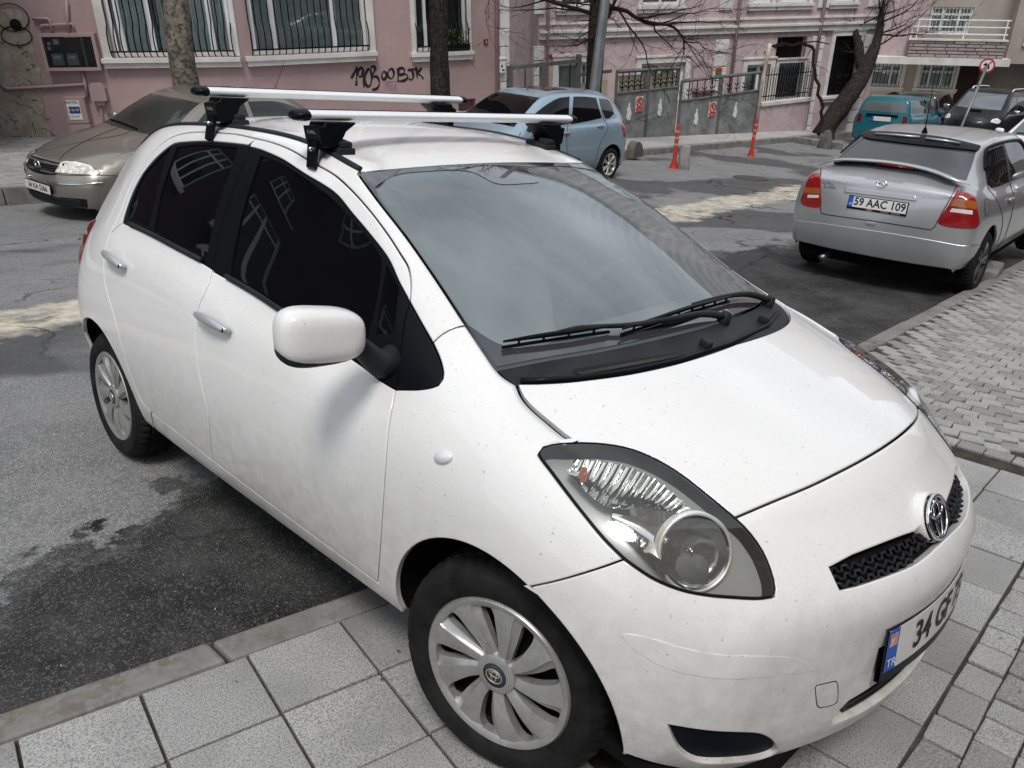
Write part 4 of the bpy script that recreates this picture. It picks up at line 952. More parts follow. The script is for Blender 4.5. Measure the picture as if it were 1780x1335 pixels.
for k in range(3): mb = MB(); mb.tube([(bx0, -1.12, bz1+.25+k*.27), (bx1, -1.12, bz1+.25+k*.27)], .03, 6); mb.build('balcony_rail', M_PVC, HB)
for u_ in (0, .06, .55, .97): x = bx0+(bx1-bx0)*u_; mb = MB(); mb.tube([(x, -1.12, bz1), (x, -1.12, bz1+.8)], .035, 6); mb.build('rail_post', M_PVC, HB)
xd = FB.L(1675, 100)[0]; mb = MB(); mb.box(xd-.05, xd+.75, -.06, .1, -9, zfl-.3); mb.build('dark_door', mat('door_brown', (.03,.018,.016), rough=.5), HB)
q = FB.L(1553, 168); mb = MB(); mb.prism([(q[0]-.5, q[1]), (q[0], q[1]-.22), (q[0]+.5, q[1]), (q[0], q[1]+.22)], lambda x, z: Vector((x, -.03, z)), lambda x, z: Vector((x, -.07, z))); mb.build('diamond_vent', mat('vent_brown', (.05,.025,.02), rough=.6), HB)
# right-hand part turning away
xs0 = FB.L(1690, 100)[0]
mb = MB(); mb.box(xs0, xs0+4.5, .3, 6, -9, zfl-.2); mb.build('shopfront_wall', mat('taupe_render', (.26,.235,.20), rough=.85, var=(.20,.18,.155), vscale=1), HB)
mb = MB(); mb.box(xr2, xr2+5, -.8, 6, zfl-.2, 12); mb.build('upper_wing', M_BEIGE, HB)
for a in (.5, 1.9, 3.3): window(HB, (xr2+a, xr2+a+.9, zfl+.5, zfl+2.2), y=-.86, fw=.1, curtain=None, pane=M_PANE)
mb = MB(); mb.box(FB.L(1600, 20)[0]-4, xr2+6, .21, 8, 11.9, 12.2); mb.build('roof_slab', M_WTRIM, HB)
# brown house closing the street further down
pq = unproj(1790, 120, 44); FQ = Fac((pq.x, pq.y), -60); HQ = thing('brick_house', 'brown brick house at the far end of the street', 'house', M=FQ.M())
mb = MB(); wall_holes(mb, -2.0, 9, -10, 10, [(.3, 1.4, -1.5, .3), (2.6, 3.8, -1.5, .3), (.3, 1.4, 2, 3.6), (2.6, 3.8, 2, 3.6)]); mb.box(-2, -1.96, .01, 7, -10, 10); mb.build('wall', mat('brown_brick', (.26,.13,.08), rough=.9, var=(.20,.10,.06), vscale=3), HQ)
for w_ in ((.3, 1.4, -1.5, .3), (2.6, 3.8, -1.5, .3), (.3, 1.4, 2, 3.6), (2.6, 3.8, 2, 3.6)): window(HQ, w_, fw=.08, curtain=None, pane=M_PANE)
# ---- the house behind the viewer, whose dark front the windows mirror
FN = Fac((-11, -6.2), 0); HN = thing('brown_house', 'tall reddish brown house lining the near pavement, with white window frames', 'house', M=Matrix.Translation((-11, -6.2, 0)))
holes = []
for fl in range(3):
    for k in range(18): x = 1.2+k*3.1; z = .9+fl*3.0-.36*k-.125*(x-11)*.0; holes.append((x, x+1.5, z+.6, z+2.1))
mb = MB(); wall_holes(mb, 0, 58, -9, 10.5, holes); mb.v = [Vector((v.x, -v.y, v.z)) for v in mb.v]; mb.build('wall', mat('reddish_render', (.17,.095,.085), rough=.9, var=(.13,.075,.07), vscale=.8), HN, recalc=False)
mb = MB(); mb.box(0, 58, -9, -.4, -9, 10.5); mb.build('house_core', mat('reddish_core', (.10,.06,.055), rough=.9), HN)
for h in holes:
    mb = MB(); x0, x1, z0, z1 = h
    for a, b, c, d in ((x0, x0+.09, z0, z1), (x1-.09, x1, z0, z1), (x0+.09, x1-.09, z0, z0+.09), (x0+.09, x1-.09, z1-.09, z1), ((x0+x1)/2-.05, (x0+x1)/2+.05, z0+.09, z1-.09)): mb.box(a, b, -.12, -.06, c, d)
    w_ = mb.build('window', M_PVC, HN); mb = MB(); mb.box(x0+.05, x1-.05, -.1, -.09, z0+.05, z1-.05); mb.build('pane', M_PANE, w_)
    mb = MB(); mb.box(x0-.1, x1+.1, -.02, .12, z0-.12, z0); mb.build('window_sill', M_WTRIM, HN)

# ---- house further up the far side, outside the frame to the left: the car's dark side glass mirrors it
HU = thing('brown_house', 'dark red-brown house with white windows, up the street from the meter box', 'house', M=Matrix.Translation((-22, 14.2, 0)))
holes = [(1.6+k*3.3, 1.6+k*3.3+1.6, z, z+1.7) for k in range(7) for z in (.9, 4.1, 7.3)]
mb = MB(); wall_holes(mb, 0, 23.2, -2, 11, holes); mb.build('wall', mat('redbrown_render', (.06,.045,.043), rough=.9, spec=.1, var=(.045,.034,.032), vscale=.8), HU)
mb = MB(); mb.box(0, 23.2, .5, 8, -2, 11); mb.build('house_core', M_ROOM, HU)
for h in holes:
    window(HU, h, mull=[h[0]+.55, h[0]+1.05], trans=[h[3]-.5], fw=.09, curtain=None, pane=M_PANE); mb = MB(); mb.box(h[0]-.12, h[1]+.12, -.10, .02, h[2]-.14, h[2]-.02); mb.build('window_sill', M_WTRIM, HU)
mb = MB(); mb.box(-.2, 23.4, -.4, 8, 11, 11.2); mb.build('roof_slab', M_WTRIM, HU)
# ================================================================ the white hatchback
YM = Matrix(((-0.04258557066363616, 0.9909117922247742, 0.1275942365514142, 0),
             (-0.996128383807418, -0.05194227760398529, 0.07092420440535083, 0),
             (0.07690716575504455, -0.12407989292063532, 0.989287353617911, 0), (0, 0, 0, 1)))
def pray(u, v, Mi):
    d = R2.transposed()@Vector(((u-890)/FPX, (v-667.5)/FPX, 1)); return Mi@CAMLOC, (Mi.to_3x3()@d).normalized()
YI = YM.inverted()
def sec(xs, rows):  # xs: x at bottom, x at top
    n = len(rows)-1; z0, z1 = rows[0][1], rows[-1][1]
    return [(xs[0]+(xs[1]-xs[0])*max(0, (z-.5)/(z1-.5)) if z > .5 else xs[0], w, z) for w, z in rows]
ST = [
 [(.51,.60,.22),(.525,.63,.30),(.53,.65,.42),(.53,.655,.54),(.515,.64,.625),(.492,.61,.682),(.472,.575,.727),(.455,.54,.762),(.438,.505,.79)],
 [(.37,.72,.24),(.38,.745,.33),(.385,.762,.45),(.38,.768,.57),(.375,.757,.66),(.36,.727,.735),(.345,.685,.785),(.325,.635,.82),(.30,.577,.842)],
 [(.19,.775,.255),(.19,.803,.35),(.19,.822,.47),(.19,.828,.60),(.185,.818,.70),(.175,.79,.785),(.16,.745,.84),(.14,.69,.878),(.12,.63,.898)],
 [(0,.79,.265),(0,.82,.36),(0,.838,.50),(-.01,.843,.64),(-.02,.83,.765),(-.035,.80,.85),(-.055,.757,.91),(-.072,.705,.95),(-.09,.645,.972)],
 sec((-.22,-.30),[(.79,.27),(.822,.36),(.842,.52),(.847,.67),(.832,.80),(.795,.885),(.745,.955),(.69,1.015),(.625,1.065)]),
 sec((-.46,-.55),[(.79,.272),(.822,.36),(.845,.53),(.848,.68),(.828,.82),(.772,.915),(.715,1.02),(.655,1.122),(.587,1.208)]),
 sec((-.72,-.80),[(.79,.272),(.822,.36),(.846,.53),(.848,.69),(.82,.85),(.762,.95),(.69,1.09),(.615,1.22),(.533,1.338)]),
 sec((-.98,-.985),[(.79,.272),(.822,.36),(.847,.53),(.848,.69),(.817,.875),(.757,.98),(.685,1.13),(.60,1.275),(.502,1.402)]),
 sec((-1.25,-1.25),[(.79,.272),(.822,.36),(.847,.53),(.848,.70),(.815,.90),(.755,1.01),(.685,1.16),(.608,1.322),(.515,1.443)]),
 sec((-1.6,-1.6),[(.79,.272),(.822,.36),(.847,.54),(.848,.71),(.815,.93),(.755,1.042),(.69,1.18),(.615,1.338),(.528,1.463)]),
 sec((-2.0,-2.0),[(.79,.275),(.82,.37),(.845,.55),(.847,.73),(.812,.95),(.755,1.065),(.69,1.20),(.615,1.34),(.527,1.459)]),
 sec((-2.35,-2.35),[(.785,.28),(.815,.38),(.84,.55),(.84,.74),(.80,.95),(.742,1.07),(.672,1.195),(.597,1.325),(.515,1.43)]),
 sec((-2.62,-2.62),[(.765,.29),(.795,.39),(.822,.55),(.82,.74),(.765,.93),(.702,1.04),(.635,1.15),(.57,1.25),(.50,1.345)]),
 sec((-2.82,-2.80),[(.71,.30),(.745,.40),(.768,.55),(.765,.74),(.72,.90),(.672,.995),(.62,1.085),(.565,1.165),(.51,1.24)]),
 sec((-2.93,-2.92),[(.63,.31),(.67,.40),(.70,.55),(.70,.72),(.67,.86),(.64,.93),(.61,.98),(.58,1.02),(.545,1.055)])]
TC = [(.535,.835),(.41,.89),(.26,.945),(.115,.995),(-.06,1.058),(-.34,1.185),(-.64,1.312),(-.91,1.402),(-1.22,1.478),(-1.6,1.51),(-2.0,1.507),(-2.4,1.478),(-2.70,1.418),(-2.86,1.25),(-2.99,1.06)]
FC = [(.685,.225),(.705,.29),(.715,.40),(.725,.51),(.742,.60),(.715,.66),(.668,.71),(.605,.775),(.535,.835)]
RC = [(-2.97,.30),(-3.02,.38),(-3.04,.52),(-3.04,.68),(-3.03,.82),(-3.02,.90),(-3.01,.96),(-3.0,1.01),(-2.99,1.06)]
YB = Body(ST, TC, FC, RC, level=4, texp=2.3, fexp=2.05)
def PX(pts, B=None, Mi=None, step=7):
    """photo outline -> points on the body's surface"""
    B = B or YB; Mi = Mi or YI; R = []
    for q in catmull([Vector(p) for p in pts], step):
        o, d = pray(q[0], q[1], Mi); r = B.cast(o, d)
        if r: R.append(r[0])
    return R
def onpl(u, v, Mi, ax, val):
    o, d = pray(u, v, Mi); return o+d*((val-o[ax])/d[ax])
# ---------------------------------------------------------------- outlines read off the car
Y = thing('parked_car', 'white five-door hatchback with silver roof bars, front wheels up on the pavement', 'car', M=YM)
SIDE = Ortho(YB, (0, 1, 0)); TOP = Ortho(YB, (0, 0, -1), up=(1, 0, 0)); FRONT = Cyl(YB, -.25); 
class CylR(Cyl):
    def to2(s, p): return Vector((math.atan2(-p.y, s.cx-p.x)*s.R, p.z))
    def lift(s, q):
        th = q[0]/s.R; n = Vector((-math.cos(th), -math.sin(th), 0)); r = s.B.cast(Vector((s.cx, 0, q[1]))+n*6, -n)
        return r if r else s.B.near(Vector((s.cx, 0, q[1]))+n*.7)
REAR = CylR(YB, -2.2)
def SL(pts, step=.03): return [SIDE.lift(q)[0] for q in catmull([Vector(SIDE.a*0).xy+SIDE.to2(Vector((x, 0, z))) for x, z in pts], step)]
def TL(pts, step=.03): return [TOP.lift(TOP.to2(Vector((x, -w, 0))))[0] for x, w in [tuple(q) for q in catmull([Vector(p) for p in pts], step)]]
def FL(pts, step=.03):  # (y, z) on the nose, straight in from the front
    return [YB.cast(Vector((4, y, z)), Vector((-1, 0, 0)))[0] for y, z in [tuple(q) for q in catmull([Vector(p) for p in pts], step)]]
def RL(pts, step=.03): return [YB.cast(Vector((-6, y, z)), Vector((1, 0, 0)))[0] for y, z in [tuple(q) for q in catmull([Vector(p) for p in pts], step)]]
c_hoodfront = PX([(1277,900),(1340,873),(1407,845),(1460,819),(1496,800),(1525,783),(1548,768),(1565,752),(1578,735)])
c_cowl = PX([(900,667),(950,666),(1004,662),(1094,650),(1184,630),(1274,600),(1341,567)])
c_hoodside = PX([(900,667),(910,688),(928,708),(960,735),(982,753),(1006,770)])
c_lamptop = PX([(1006,770),(1049,772),(1094,780),(1139,798),(1184,825),(1229,860),(1277,900)])
c_lampback = PX([(1006,770),(970,772),(946,777),(936,786),(941,797),(960,822),(986,857),(1013,892),(1049,936),(1085,972)], step=4)
c_lampbot = PX([(1085,972),(1110,990),(1139,1008),(1184,1026),(1229,1035),(1274,1039),(1319,1041),(1346,1037)])
c_lampfront = PX([(1346,1037),(1346,1016),(1337,985),(1324,956),(1301,924),(1277,900)])
c_fendbump = PX([(1085,972),(1050,985),(1000,1001),(960,1012),(918,1021)])
c_doorfront = PX([(687,677),(678.6,720),(674,755),(669.7,809),(665,877),(660.7,944),(656,1012)])
c_tri_right = PX([(712,525),(733,563),(752,596)]); c_tri_low = PX([(752,596),(764,623),(770,648),(767,664),(755,672),(727,677),(687,677)])
c_tri_left = PX([(712,525),(703,552),(695,613),(687,677)])
c_aseam = PX([(752,596),(765,583),(780,574),(795,568),(811,565)])
c_ws_low = PX([(811,565),(847,617),(863,639),(880,655),(900,667)])
c_ws_up = PX([(621,301),(658,351),(706,411),(753,477),(800,548),(811,565)])
c_frame = PX([(712,525),(714,493),(709,464),(696,442),(674,408),(643,367),(611,331),(580,303),(539,280),(505,260),(472,247),(443,240)])
c_bp_up = PX([(443,240),(434.6,252),(422,284),(409,317),(392,364),(380,401),(371,452),(368,470)])
c_bp_low = PX([(368,470),(363,491),(354,512),(344,535),(340,569),(342,613),(347,653),(354,687),(361,714),(364,748),(368,788),(371,801)])
c_doorbot_f = PX([(656,1012),(560,942),(456,865),(371,801)])
c_rframe = PX([(443,240),(412,233),(390,231),(360,229),(330,230),(306,235),(288,244),(272,257),(250,283),(236,305),(226,325),(216,350),(206,376),(196,396),(186,420),(181,445),(180,461)])
c_rdoor_back = PX([(180,461),(182,491),(189,518),(201,559),(211,599),(225,647),(238,680),(250,703),(262,716)])
c_doorbot_r = PX([(371,801),(316,757),(262,716)])
c_belt_f = PX([(368,470),(437,510),(487,543),(560,592),(618,629),(662,662),(687,677)])
c_dlo_f = PX([(712,525),(693,490),(674,449),(643,408),(611,370),(580,334),(526,300),(489,276),(450,259),(433,255)])
c_dlo_r = PX([(430,252),(416,250),(382,246.5),(351,245),(319,246.6),(302,249),(288,258),(267,277),(246,303),(231,330),(221,355),(213,380),(212,387)])
c_belt_r = PX([(212,387),(254,406),(309,435),(351,457),(368,468)])
FA, RA, RAD = (.015, .30), (-2.435, .305), .352
def arc(c, a0, a1, r=RAD, n=28): return SL([(c[0]+r*math.cos(a0+(a1-a0)*i/n), c[1]+r*math.sin(a0+(a1-a0)*i/n)) for i in range(n+1)], .05)
D2 = math.radians
# headlamp, fender, doors, side, hood, screen ...
LAMPD = Ortho(YB, (-.62, .62, -.48))
panel('front_fender', [c_aseam, c_ws_low, c_hoodside, c_lampback, c_fendbump, arc(FA, D2(62), D2(183)), SL([(-.345,.275),(-.42,.285)]), list(reversed(c_doorfront)), list(reversed(c_tri_low))], SIDE, M_WHITE, Y, mirror=True, rim=.016)
fd = panel('front_door', [c_doorfront, c_doorbot_f, list(reversed(c_bp_low)), c_belt_f], SIDE, M_WHITE, Y, mirror=True)
rd = panel('rear_door', [c_bp_low, c_doorbot_r, list(reversed(c_rdoor_back)), [c_rframe[-1], c_rframe[-2]] + list(reversed(c_rframe))[2:8], [c_rframe[-8], c_dlo_r[-1]], c_belt_r], SIDE, M_WHITE, Y, mirror=True)
ff_ = panel('door_frame', [c_frame, [c_frame[-1], c_bp_up[1], c_dlo_f[-1]], list(reversed(c_dlo_f))], SIDE, M_WHITE, Y, mirror=True)
rf_ = panel('door_frame', [c_rframe[:-7], [c_rframe[-8], c_dlo_r[-1]], list(reversed(c_dlo_r)), [c_dlo_r[0], c_bp_up[1], c_rframe[0]]], SIDE, M_WHITE, Y, mirror=True)
for i_ in (0, 1): ff_[i_].parent = fd[i_]; rf_[i_].parent = rd[i_]
KD = c_doorbot_r[-1]
c_ditch = TL([(-.925,.497),(-1.25,.492),(-1.6,.505),(-2.0,.505),(-2.35,.495),(-2.6,.475),(-2.72,.465)])
c_dpil = [SIDE.lift(SIDE.to2(Vector((x, 0, z))))[0] for x, z in [(-2.72,1.30),(-2.78,1.20),(-2.83,1.10),(-2.85,1.03)]]
panel('body_side', [c_aseam, list(reversed(c_ws_up)), c_ditch, SL([(-2.73,1.28),(-2.79,1.16),(-2.84,1.04),(-2.845,.98),(-2.85,.84),(-2.84,.62),(-2.80,.58),(-2.72,.54)]), arc((RA[0],RA[1]), D2(140), D2(-2)), SL([(-2.083,.292),(-2.0,.286)]),
      SL([(-2.0,.286),(KD.x-.002,KD.z)]), list(reversed(c_rdoor_back)), list(reversed(c_rframe)), list(reversed(c_frame)), c_tri_right], SIDE, M_WHITE, Y, mirror=True, rim=.016, h=.04)
panel('sill', [SL([(-.355,.276),(-.6,.276),(-1.0,.276),(-1.5,.278),(-1.99,.285)]), SL([(-1.99,.285),(KD.x+.002,KD.z)]), list(reversed(c_doorbot_r)), list(reversed(c_doorbot_f)), SL([(-.42,.345),(-.37,.30),(-.355,.276)])], SIDE, M_WHITE, Y, mirror=True, gap=.003, rim=.04)
hf = half(c_hoodfront); hc = half(c_cowl)
panel('bonnet', [list(reversed(hf)), list(reversed(c_lamptop)), list(reversed(c_hoodside)), hc, list(reversed(mir(hc))), mir(c_hoodside), mir(c_lamptop), mir(hf)], TOP, M_WHITE, Y, h=.045)
hdr = half(PX([(621,301),(700,293),(800,286),(900,282),(993,281)]))
glb = half(PX([(863,639),(950,622),(1049,605),(1150,583),(1256,556),(1330,530)]))
wsr = PX([(621,301),(658,351),(706,411),(753,477),(800,548),(811,565),(847,617),(863,639)])
ws_loop = [hdr, list(reversed(mir(hdr))), mir(wsr), list(reversed(mir(glb)))[::1] if False else mir(glb), list(reversed(glb)), list(reversed(wsr))]
fr_in = PX([(654,324),(662,344),(706,404),(769,496),(806,553),(832,574),(863,593),(893,603)])
fr_bot = half(PX([(893,603),(1000,590),(1100,570),(1200,545),(1280,515)]))
fr_top = half(PX([(654,324),(690,304),(737,298),(813,297),(871,320),(948,313),(962,300)]))
fr_loop = [fr_top, list(reversed(mir(fr_top))), mir(fr_in), mir(fr_bot), list(reversed(fr_bot)), list(reversed(fr_in))]
wg = panel('windscreen', ws_loop, TOP, M_WSCREEN, Y, off=-.003, gap=.003, rim=.004, bev=0, h=.06)[0]
M_FRIT = mat('screen_border', (.035,.035,.042), rough=.03, spec=.6, coat=1, coat_r=.02)
panel('screen_border', ws_loop, TOP, M_FRIT, wg, off=-.001, gap=.0035, rim=.003, bev=0, holes=[fr_loop], hole_rim=.003)
cowl_end = PX([(863,639),(880,655),(900,667)])
cw = panel('cowl_panel', [glb, list(reversed(mir(glb))), mir(cowl_end), list(reversed(mir(hc)))[::-1] if False else mir(hc), list(reversed(hc)), list(reversed(cowl_end))], TOP, M_PLAST, Y, off=-.008, gap=.002, rim=.02)[0]
panel('roof', [list(reversed(hdr)), c_ditch, TL([(-2.72,.465),(-2.755,.30),(-2.765,.15),(-2.77,0)]), list(reversed(mir(TL([(-2.72,.465),(-2.755,.30),(-2.765,.15),(-2.77,0)])))), list(reversed(mir(c_ditch))), mir(hdr)], TOP, M_WHITE, Y, gap=.007, h=.06)
mb = MB(); mb.tube([p+Vector((0, .0, -.002)) for p in resample(c_ditch, .05)], .011, 6); dt = mb.build('roof_moulding', M_PLAST, Y, smooth=True); mirror_copy(dt)
# front bumper with grille, intake, fog blanks
g_out = PX([(1483,966),(1444,987),(1447,997),(1461,1024),(1490,1018)], step=4)
g_top = half(PX([(1483,966),(1534,946),(1573,931),(1592,925)])); g_bot = half(PX([(1490,1018),(1534,1003),(1571,989),(1592,979),(1615,962)]))
g_loop = [list(reversed(g_top))[::1], PX([(1483,966),(1444,987)]), PX([(1444,987),(1461,1024)]), PX([(1461,1024),(1490,1018)]), g_bot, list(reversed(mir(g_bot))), mir(PX([(1490,1018),(1461,1024)])), mir(PX([(1461,1024),(1444,987)])), mir(PX([(1444,987),(1483,966)])), mir(g_top)]
in_loop = [FL([(0,.365),(-.20,.362),(-.31,.352)]), FL([(-.31,.352),(-.345,.325),(-.34,.295)]), FL([(-.34,.295),(-.20,.283),(0,.28)])]
in_loop = in_loop+[list(reversed(mir(c))) for c in reversed(in_loop)]
fog = [PX([(1165,1262),(1200,1268),(1240,1273),(1281,1275),(1318,1277),(1340,1287),(1350,1304),(1345,1312),(1320,1320),(1281,1325),(1235,1327),(1205,1322),(1183,1305),(1171,1283),(1165,1264)], step=5)]
c_nose_bot = FL([(-.585,.235),(-.45,.238),(-.3,.242),(-.15,.245),(0,.247)])
c_bsideb = SL([(.36,.262),(.42,.248),(.47,.24)])
bmp_half = [c_lampfront[::-1] , c_lampbot[::-1], c_fendbump, arc(FA, D2(62), D2(-6)), c_bsideb, c_nose_bot]
bmp = panel('front_bumper', [list(reversed(hf))]+bmp_half+[list(reversed(mir(c))) for c in reversed(bmp_half)]+[mir(hf)], FRONT, M_WHITE, Y, h=.04, rim=.016,
      holes=[g_loop, in_loop, fog, [mir(fog[0])]], hole_rim=.035)[0]
gr = panel('grille', g_loop, FRONT, mat('grille_black', (.008,.008,.010), rough=.5, spec=.15), Y, off=-.03, gap=-.004, rim=.002, bev=0)[0]
mb = MB()
for r_ in range(9):   # woven-looking ribs of the upper grille
    z = .590+.013*r_
    pts = []
    for k in range(-56, 57):
        y = k*.0085; q = FRONT.lift(FRONT.to2(Vector((.66, y, z+(.004 if (k//2) % 2 else -.004)))))
        p2_ = FRONT.to2(q[0]); pts.append((q, p2_))
    poly = []
    for c in g_loop: poly += [FRONT.to2(p) for p in c]
    seg = []
    for (q, p_) in pts:
        if inside(p_, poly): seg.append(q[0]-q[1]*(.02-.004*math.sin(q[0].y*370+r_*3)))
        else:
            if len(seg) > 3: mb.tube(seg, .0042, 5)
            seg = []
    if len(seg) > 3: mb.tube(seg, .0042, 5)
mb.build('grille_mesh', mat('grille_rib', (.016,.0165,.019), rough=.4, spec=.25), gr, smooth=True)
ik = panel('lower_intake', in_loop, FRONT, MATS['grille_black'], Y, off=-.03, gap=-.004, rim=.002, bev=0)[0]
mb = MB()
for z in (.298, .318, .338, .355):
    mb.tube([q[0]-q[1]*.018 for q in [FRONT.lift(FRONT.to2(Vector((.7, y*.02, z)))) for y in range(-15, 16)]], .004, 5)
mb.build('intake_bar', MATS['grille_rib'], ik, smooth=True)
panel('fog_lamp_blank', fog, FRONT, mat('blank_plastic', (.004,.006,.011), rough=.6, spec=.15), Y, off=-.014, gap=-.004, rim=.002, bev=0, mirror=True)
panel('rub_strip', [PX([(1078,1099),(1110,1103),(1145,1112),(1200,1128),(1255,1137),(1320,1139),(1375,1141),(1400,1149),(1421,1166)], step=6), PX([(1421,1166),(1390,1172),(1340,1178),(1280,1182),(1225,1179),(1170,1168),(1130,1150),(1100,1130),(1080,1108)], step=6)], FRONT, M_WHITE, Y, off=.001, gap=.0, rim=.006, bev=.003, h=.03, mirror=True, bulge=lambda d: min(.006, d*.25))
panel('tow_hook_cover', [PX([(1417,1196),(1419,1192),(1453,1184),(1455,1188)], step=4), PX([(1455,1188),(1456,1215),(1450,1224)], step=4), PX([(1450,1224),(1424,1230),(1421,1226),(1417,1196)], step=4)], FRONT, M_WHITE, Y, off=.0012, gap=.0, rim=.003, bev=.001)
mb = MB(); sq = PX([(1417,1196),(1419,1192),(1453,1184),(1456,1190),(1456,1215),(1450,1224),(1424,1230),(1420,1226),(1417,1196)], step=4)
mb.tube([p+FRONT.lift(FRONT.to2(p))[1]*.0003 for p in sq], .0011, 5); mb.build('cover_seam', M_INK, Y)
# rear end (seen only round the corner)
tl_out = SL([(-2.72,1.03),(-2.765,.985),(-2.80,.945),(-2.815,.90),(-2.82,.82)], .02)
CORN = Ortho(YB, (.8, .6, 0))
tl_in = RL([(-.50,.80),(-.49,.90),(-.50,.99),(-.52,1.03)], .02)
panel('tail_light', [tl_out, tl_in], CORN, M_REDLAMP, Y, off=.004, gap=.0, rim=.02, mirror=True, h=.03, bulge=lambda d: min(.012, d*.4))
tg = [RL([(0,.50),(-.30,.50),(-.47,.52)]), RL([(-.47,.52),(-.49,.75),(-.49,.95),(-.50,1.05)]), [YB.cast(Vector((-6,-w,z)), Vector((1,0,0)))[0] for w, z in ((.50,1.07),(.49,1.15),(.47,1.24),(.45,1.33))], [YB.cast(Vector((-6,-w,z)), Vector((1,0,0)))[0] for w, z in ((.45,1.33),(.3,1.365),(.15,1.375),(0,1.38))]]
gw = [[YB.cast(Vector((-6,-w,z)), Vector((1,0,0)))[0] for w, z in ((0,1.0),(.3,1.0),(.44,1.01))], [YB.cast(Vector((-6,-w,z)), Vector((1,0,0)))[0] for w, z in ((.44,1.01),(.43,1.15),(.40,1.28))], [YB.cast(Vector((-6,-w,z)), Vector((1,0,0)))[0] for w, z in ((.40,1.28),(.2,1.32),(0,1.325))]]
BACK = Ortho(YB, (1, 0, 0))
gwl = gw+[list(reversed(mir(c))) for c in reversed(gw)]
tgo = panel('tailgate', tg+[list(reversed(mir(c))) for c in reversed(tg)], BACK, M_WHITE, Y, h=.06, holes=[gwl])[0]
panel('rear_window', gwl, BACK, M_TINT, tgo, off=-.004, gap=.001, bev=0, rim=.003, h=.06)
rb = [SL([(-2.73,.53),(-2.80,.57),(-2.84,.61),(-2.85,.62)]), RL([(-.66,.62),(-.55,.60),(-.48,.50),(-.3,.49),(0,.49)])]
rb_low = [RL([(0,.31),(-.4,.31),(-.6,.315)]), SL([(-2.90,.32),(-2.82,.31),(-2.74,.31)]), ]
panel('rear_bumper', rb+[list(reversed(mir(c))) for c in reversed(rb)]+[mir(list(reversed(rb_low[1]))), mir(list(reversed(rb_low[0]))), rb_low[0], rb_low[1]], REAR, M_WHITE, Y, h=.06)
# windows
def trim(parent, loop, holes, name='window_trim'):
    return panel(name, loop, SIDE, M_TRIM, parent, off=-.004, gap=-.003, rim=.006, bev=0, holes=holes, hole_rim=.006)[0]
P_f = [PX([(452,270),(489,285),(526,308),(566,337),(600,371),(640,418),(662,452)]), PX([(662,452),(655,510),(640,575),(627,628)]), PX([(627,628),(560,588),(500,548),(450,514),(399,481)]), PX([(399,481),(403,450),(414,394),(430,335),(452,270)])]
P_q = [PX([(671,462),(691,500)]), PX([(691,500),(684,560),(683,578)]), PX([(683,578),(652,580)]), PX([(652,580),(660,520),(671,462)])]
P_r = [PX([(306,255),(350,251),(411,256)]), PX([(411,256),(399,294),(378,351),(364,410),(357,447)]), PX([(357,447),(310,423),(267,399)]), PX([(267,399),(281,326),(306,255)])]
P_s = [PX([(295,255),(278,302),(257,393)]), PX([(257,393),(222,377)]), PX([(222,377),(226,355),(246,307),(267,282),(286,263),(295,255)])]
def both(fn):
    for o_ in fn(): pass
for sgn in (0, 1):
    dF, dR = fd[sgn], rd[sgn]
    def pn(name, loop, m_, par, **k):
        if sgn == 0: return panel(name, loop, SIDE, m_, par, **k)[0]
        r_ = panel(name, loop, SIDE, m_, par, mirror=True, **k); bpy.data.objects.remove(r_[0]); return r_[1]
    pn('window_trim', [c_dlo_f, c_bp_up[1:], c_belt_f, list(reversed(c_tri_left))], M_TRIM, dF, off=-.004, gap=.0015, rim=.006, bev=0, holes=[P_f, P_q], hole_rim=.006)
    pn('window_glass', P_f, M_TINT, dF, off=-.009, gap=-.002, rim=.003, bev=0)
    pn('quarter_light', P_q, M_TINT, dF, off=-.008, gap=-.002, rim=.003, bev=0)
    pn('window_trim', [c_dlo_r, c_belt_r, list(reversed(c_bp_up[1:]))], M_TRIM, dR, off=-.004, gap=.0015, rim=.006, bev=0, holes=[P_r, P_s], hole_rim=.006)
    pn('window_glass', P_r, M_TINT, dR, off=-.009, gap=-.002, rim=.003, bev=0)
    pn('quarter_light', P_s, M_TINT, dR, off=-.008, gap=-.002, rim=.003, bev=0)
    # belt mouldings
    for cur, par in ((c_belt_f[4:-14], dF), (c_belt_r[2:-2], dR)):
        mb = MB(); mb.tube([p+Vector((0, -.002, .011)) for p in resample(cur, .06)], [.0085]*len(resample(cur, .06)), 6)
        o_ = mb.build('belt_moulding', M_PLAST, par, smooth=True)
        if sgn: o_.data.transform(Matrix.Diagonal((1, -1, 1, 1))); o_.data.flip_normals()
panel('corner_trim', [c_tri_right, c_tri_low, list(reversed(c_tri_left))], SIDE, M_TRIM, Y, off=-.001, gap=.002, rim=.012, mirror=True)
# ---------------------------------------------------------------- hatchback: lamps, mirror, wipers, handles, cabin
lamp_loop = [c_lamptop, c_lampfront[::-1], c_lampbot[::-1], c_lampback[::-1]]
lamp2 = [LAMPD.to2(p) for c in lamp_loop for p in c]
M_HOUS = mat('lamp_housing', (.37,.38,.39), rough=.3, metal=.25, spec=.5)
M_REFL = mat('lamp_reflector', (.80,.80,.78), rough=.1, metal=1)
lens = panel('headlight', lamp_loop, LAMPD, M_LENS, Y, off=.001, gap=.003, rim=.004, bev=0, h=.025, mirror=True, bulge=lambda d: min(.008, d*.3))
hous = panel('lamp_housing', lamp_loop, LAMPD, M_HOUS, lens[0], off=-.046, gap=.0045, rim=-.044, bev=0, h=.03)
seal = MB(); sp = [LAMPD.lift(q) for q in resample([LAMPD.to2(p) for c in lamp_loop for p in c], .02)]
seal.tube([p+n*.0005 for p, n in sp], .0022, 5); seal.build('lamp_seal', M_TRIM, lens[0], smooth=True)
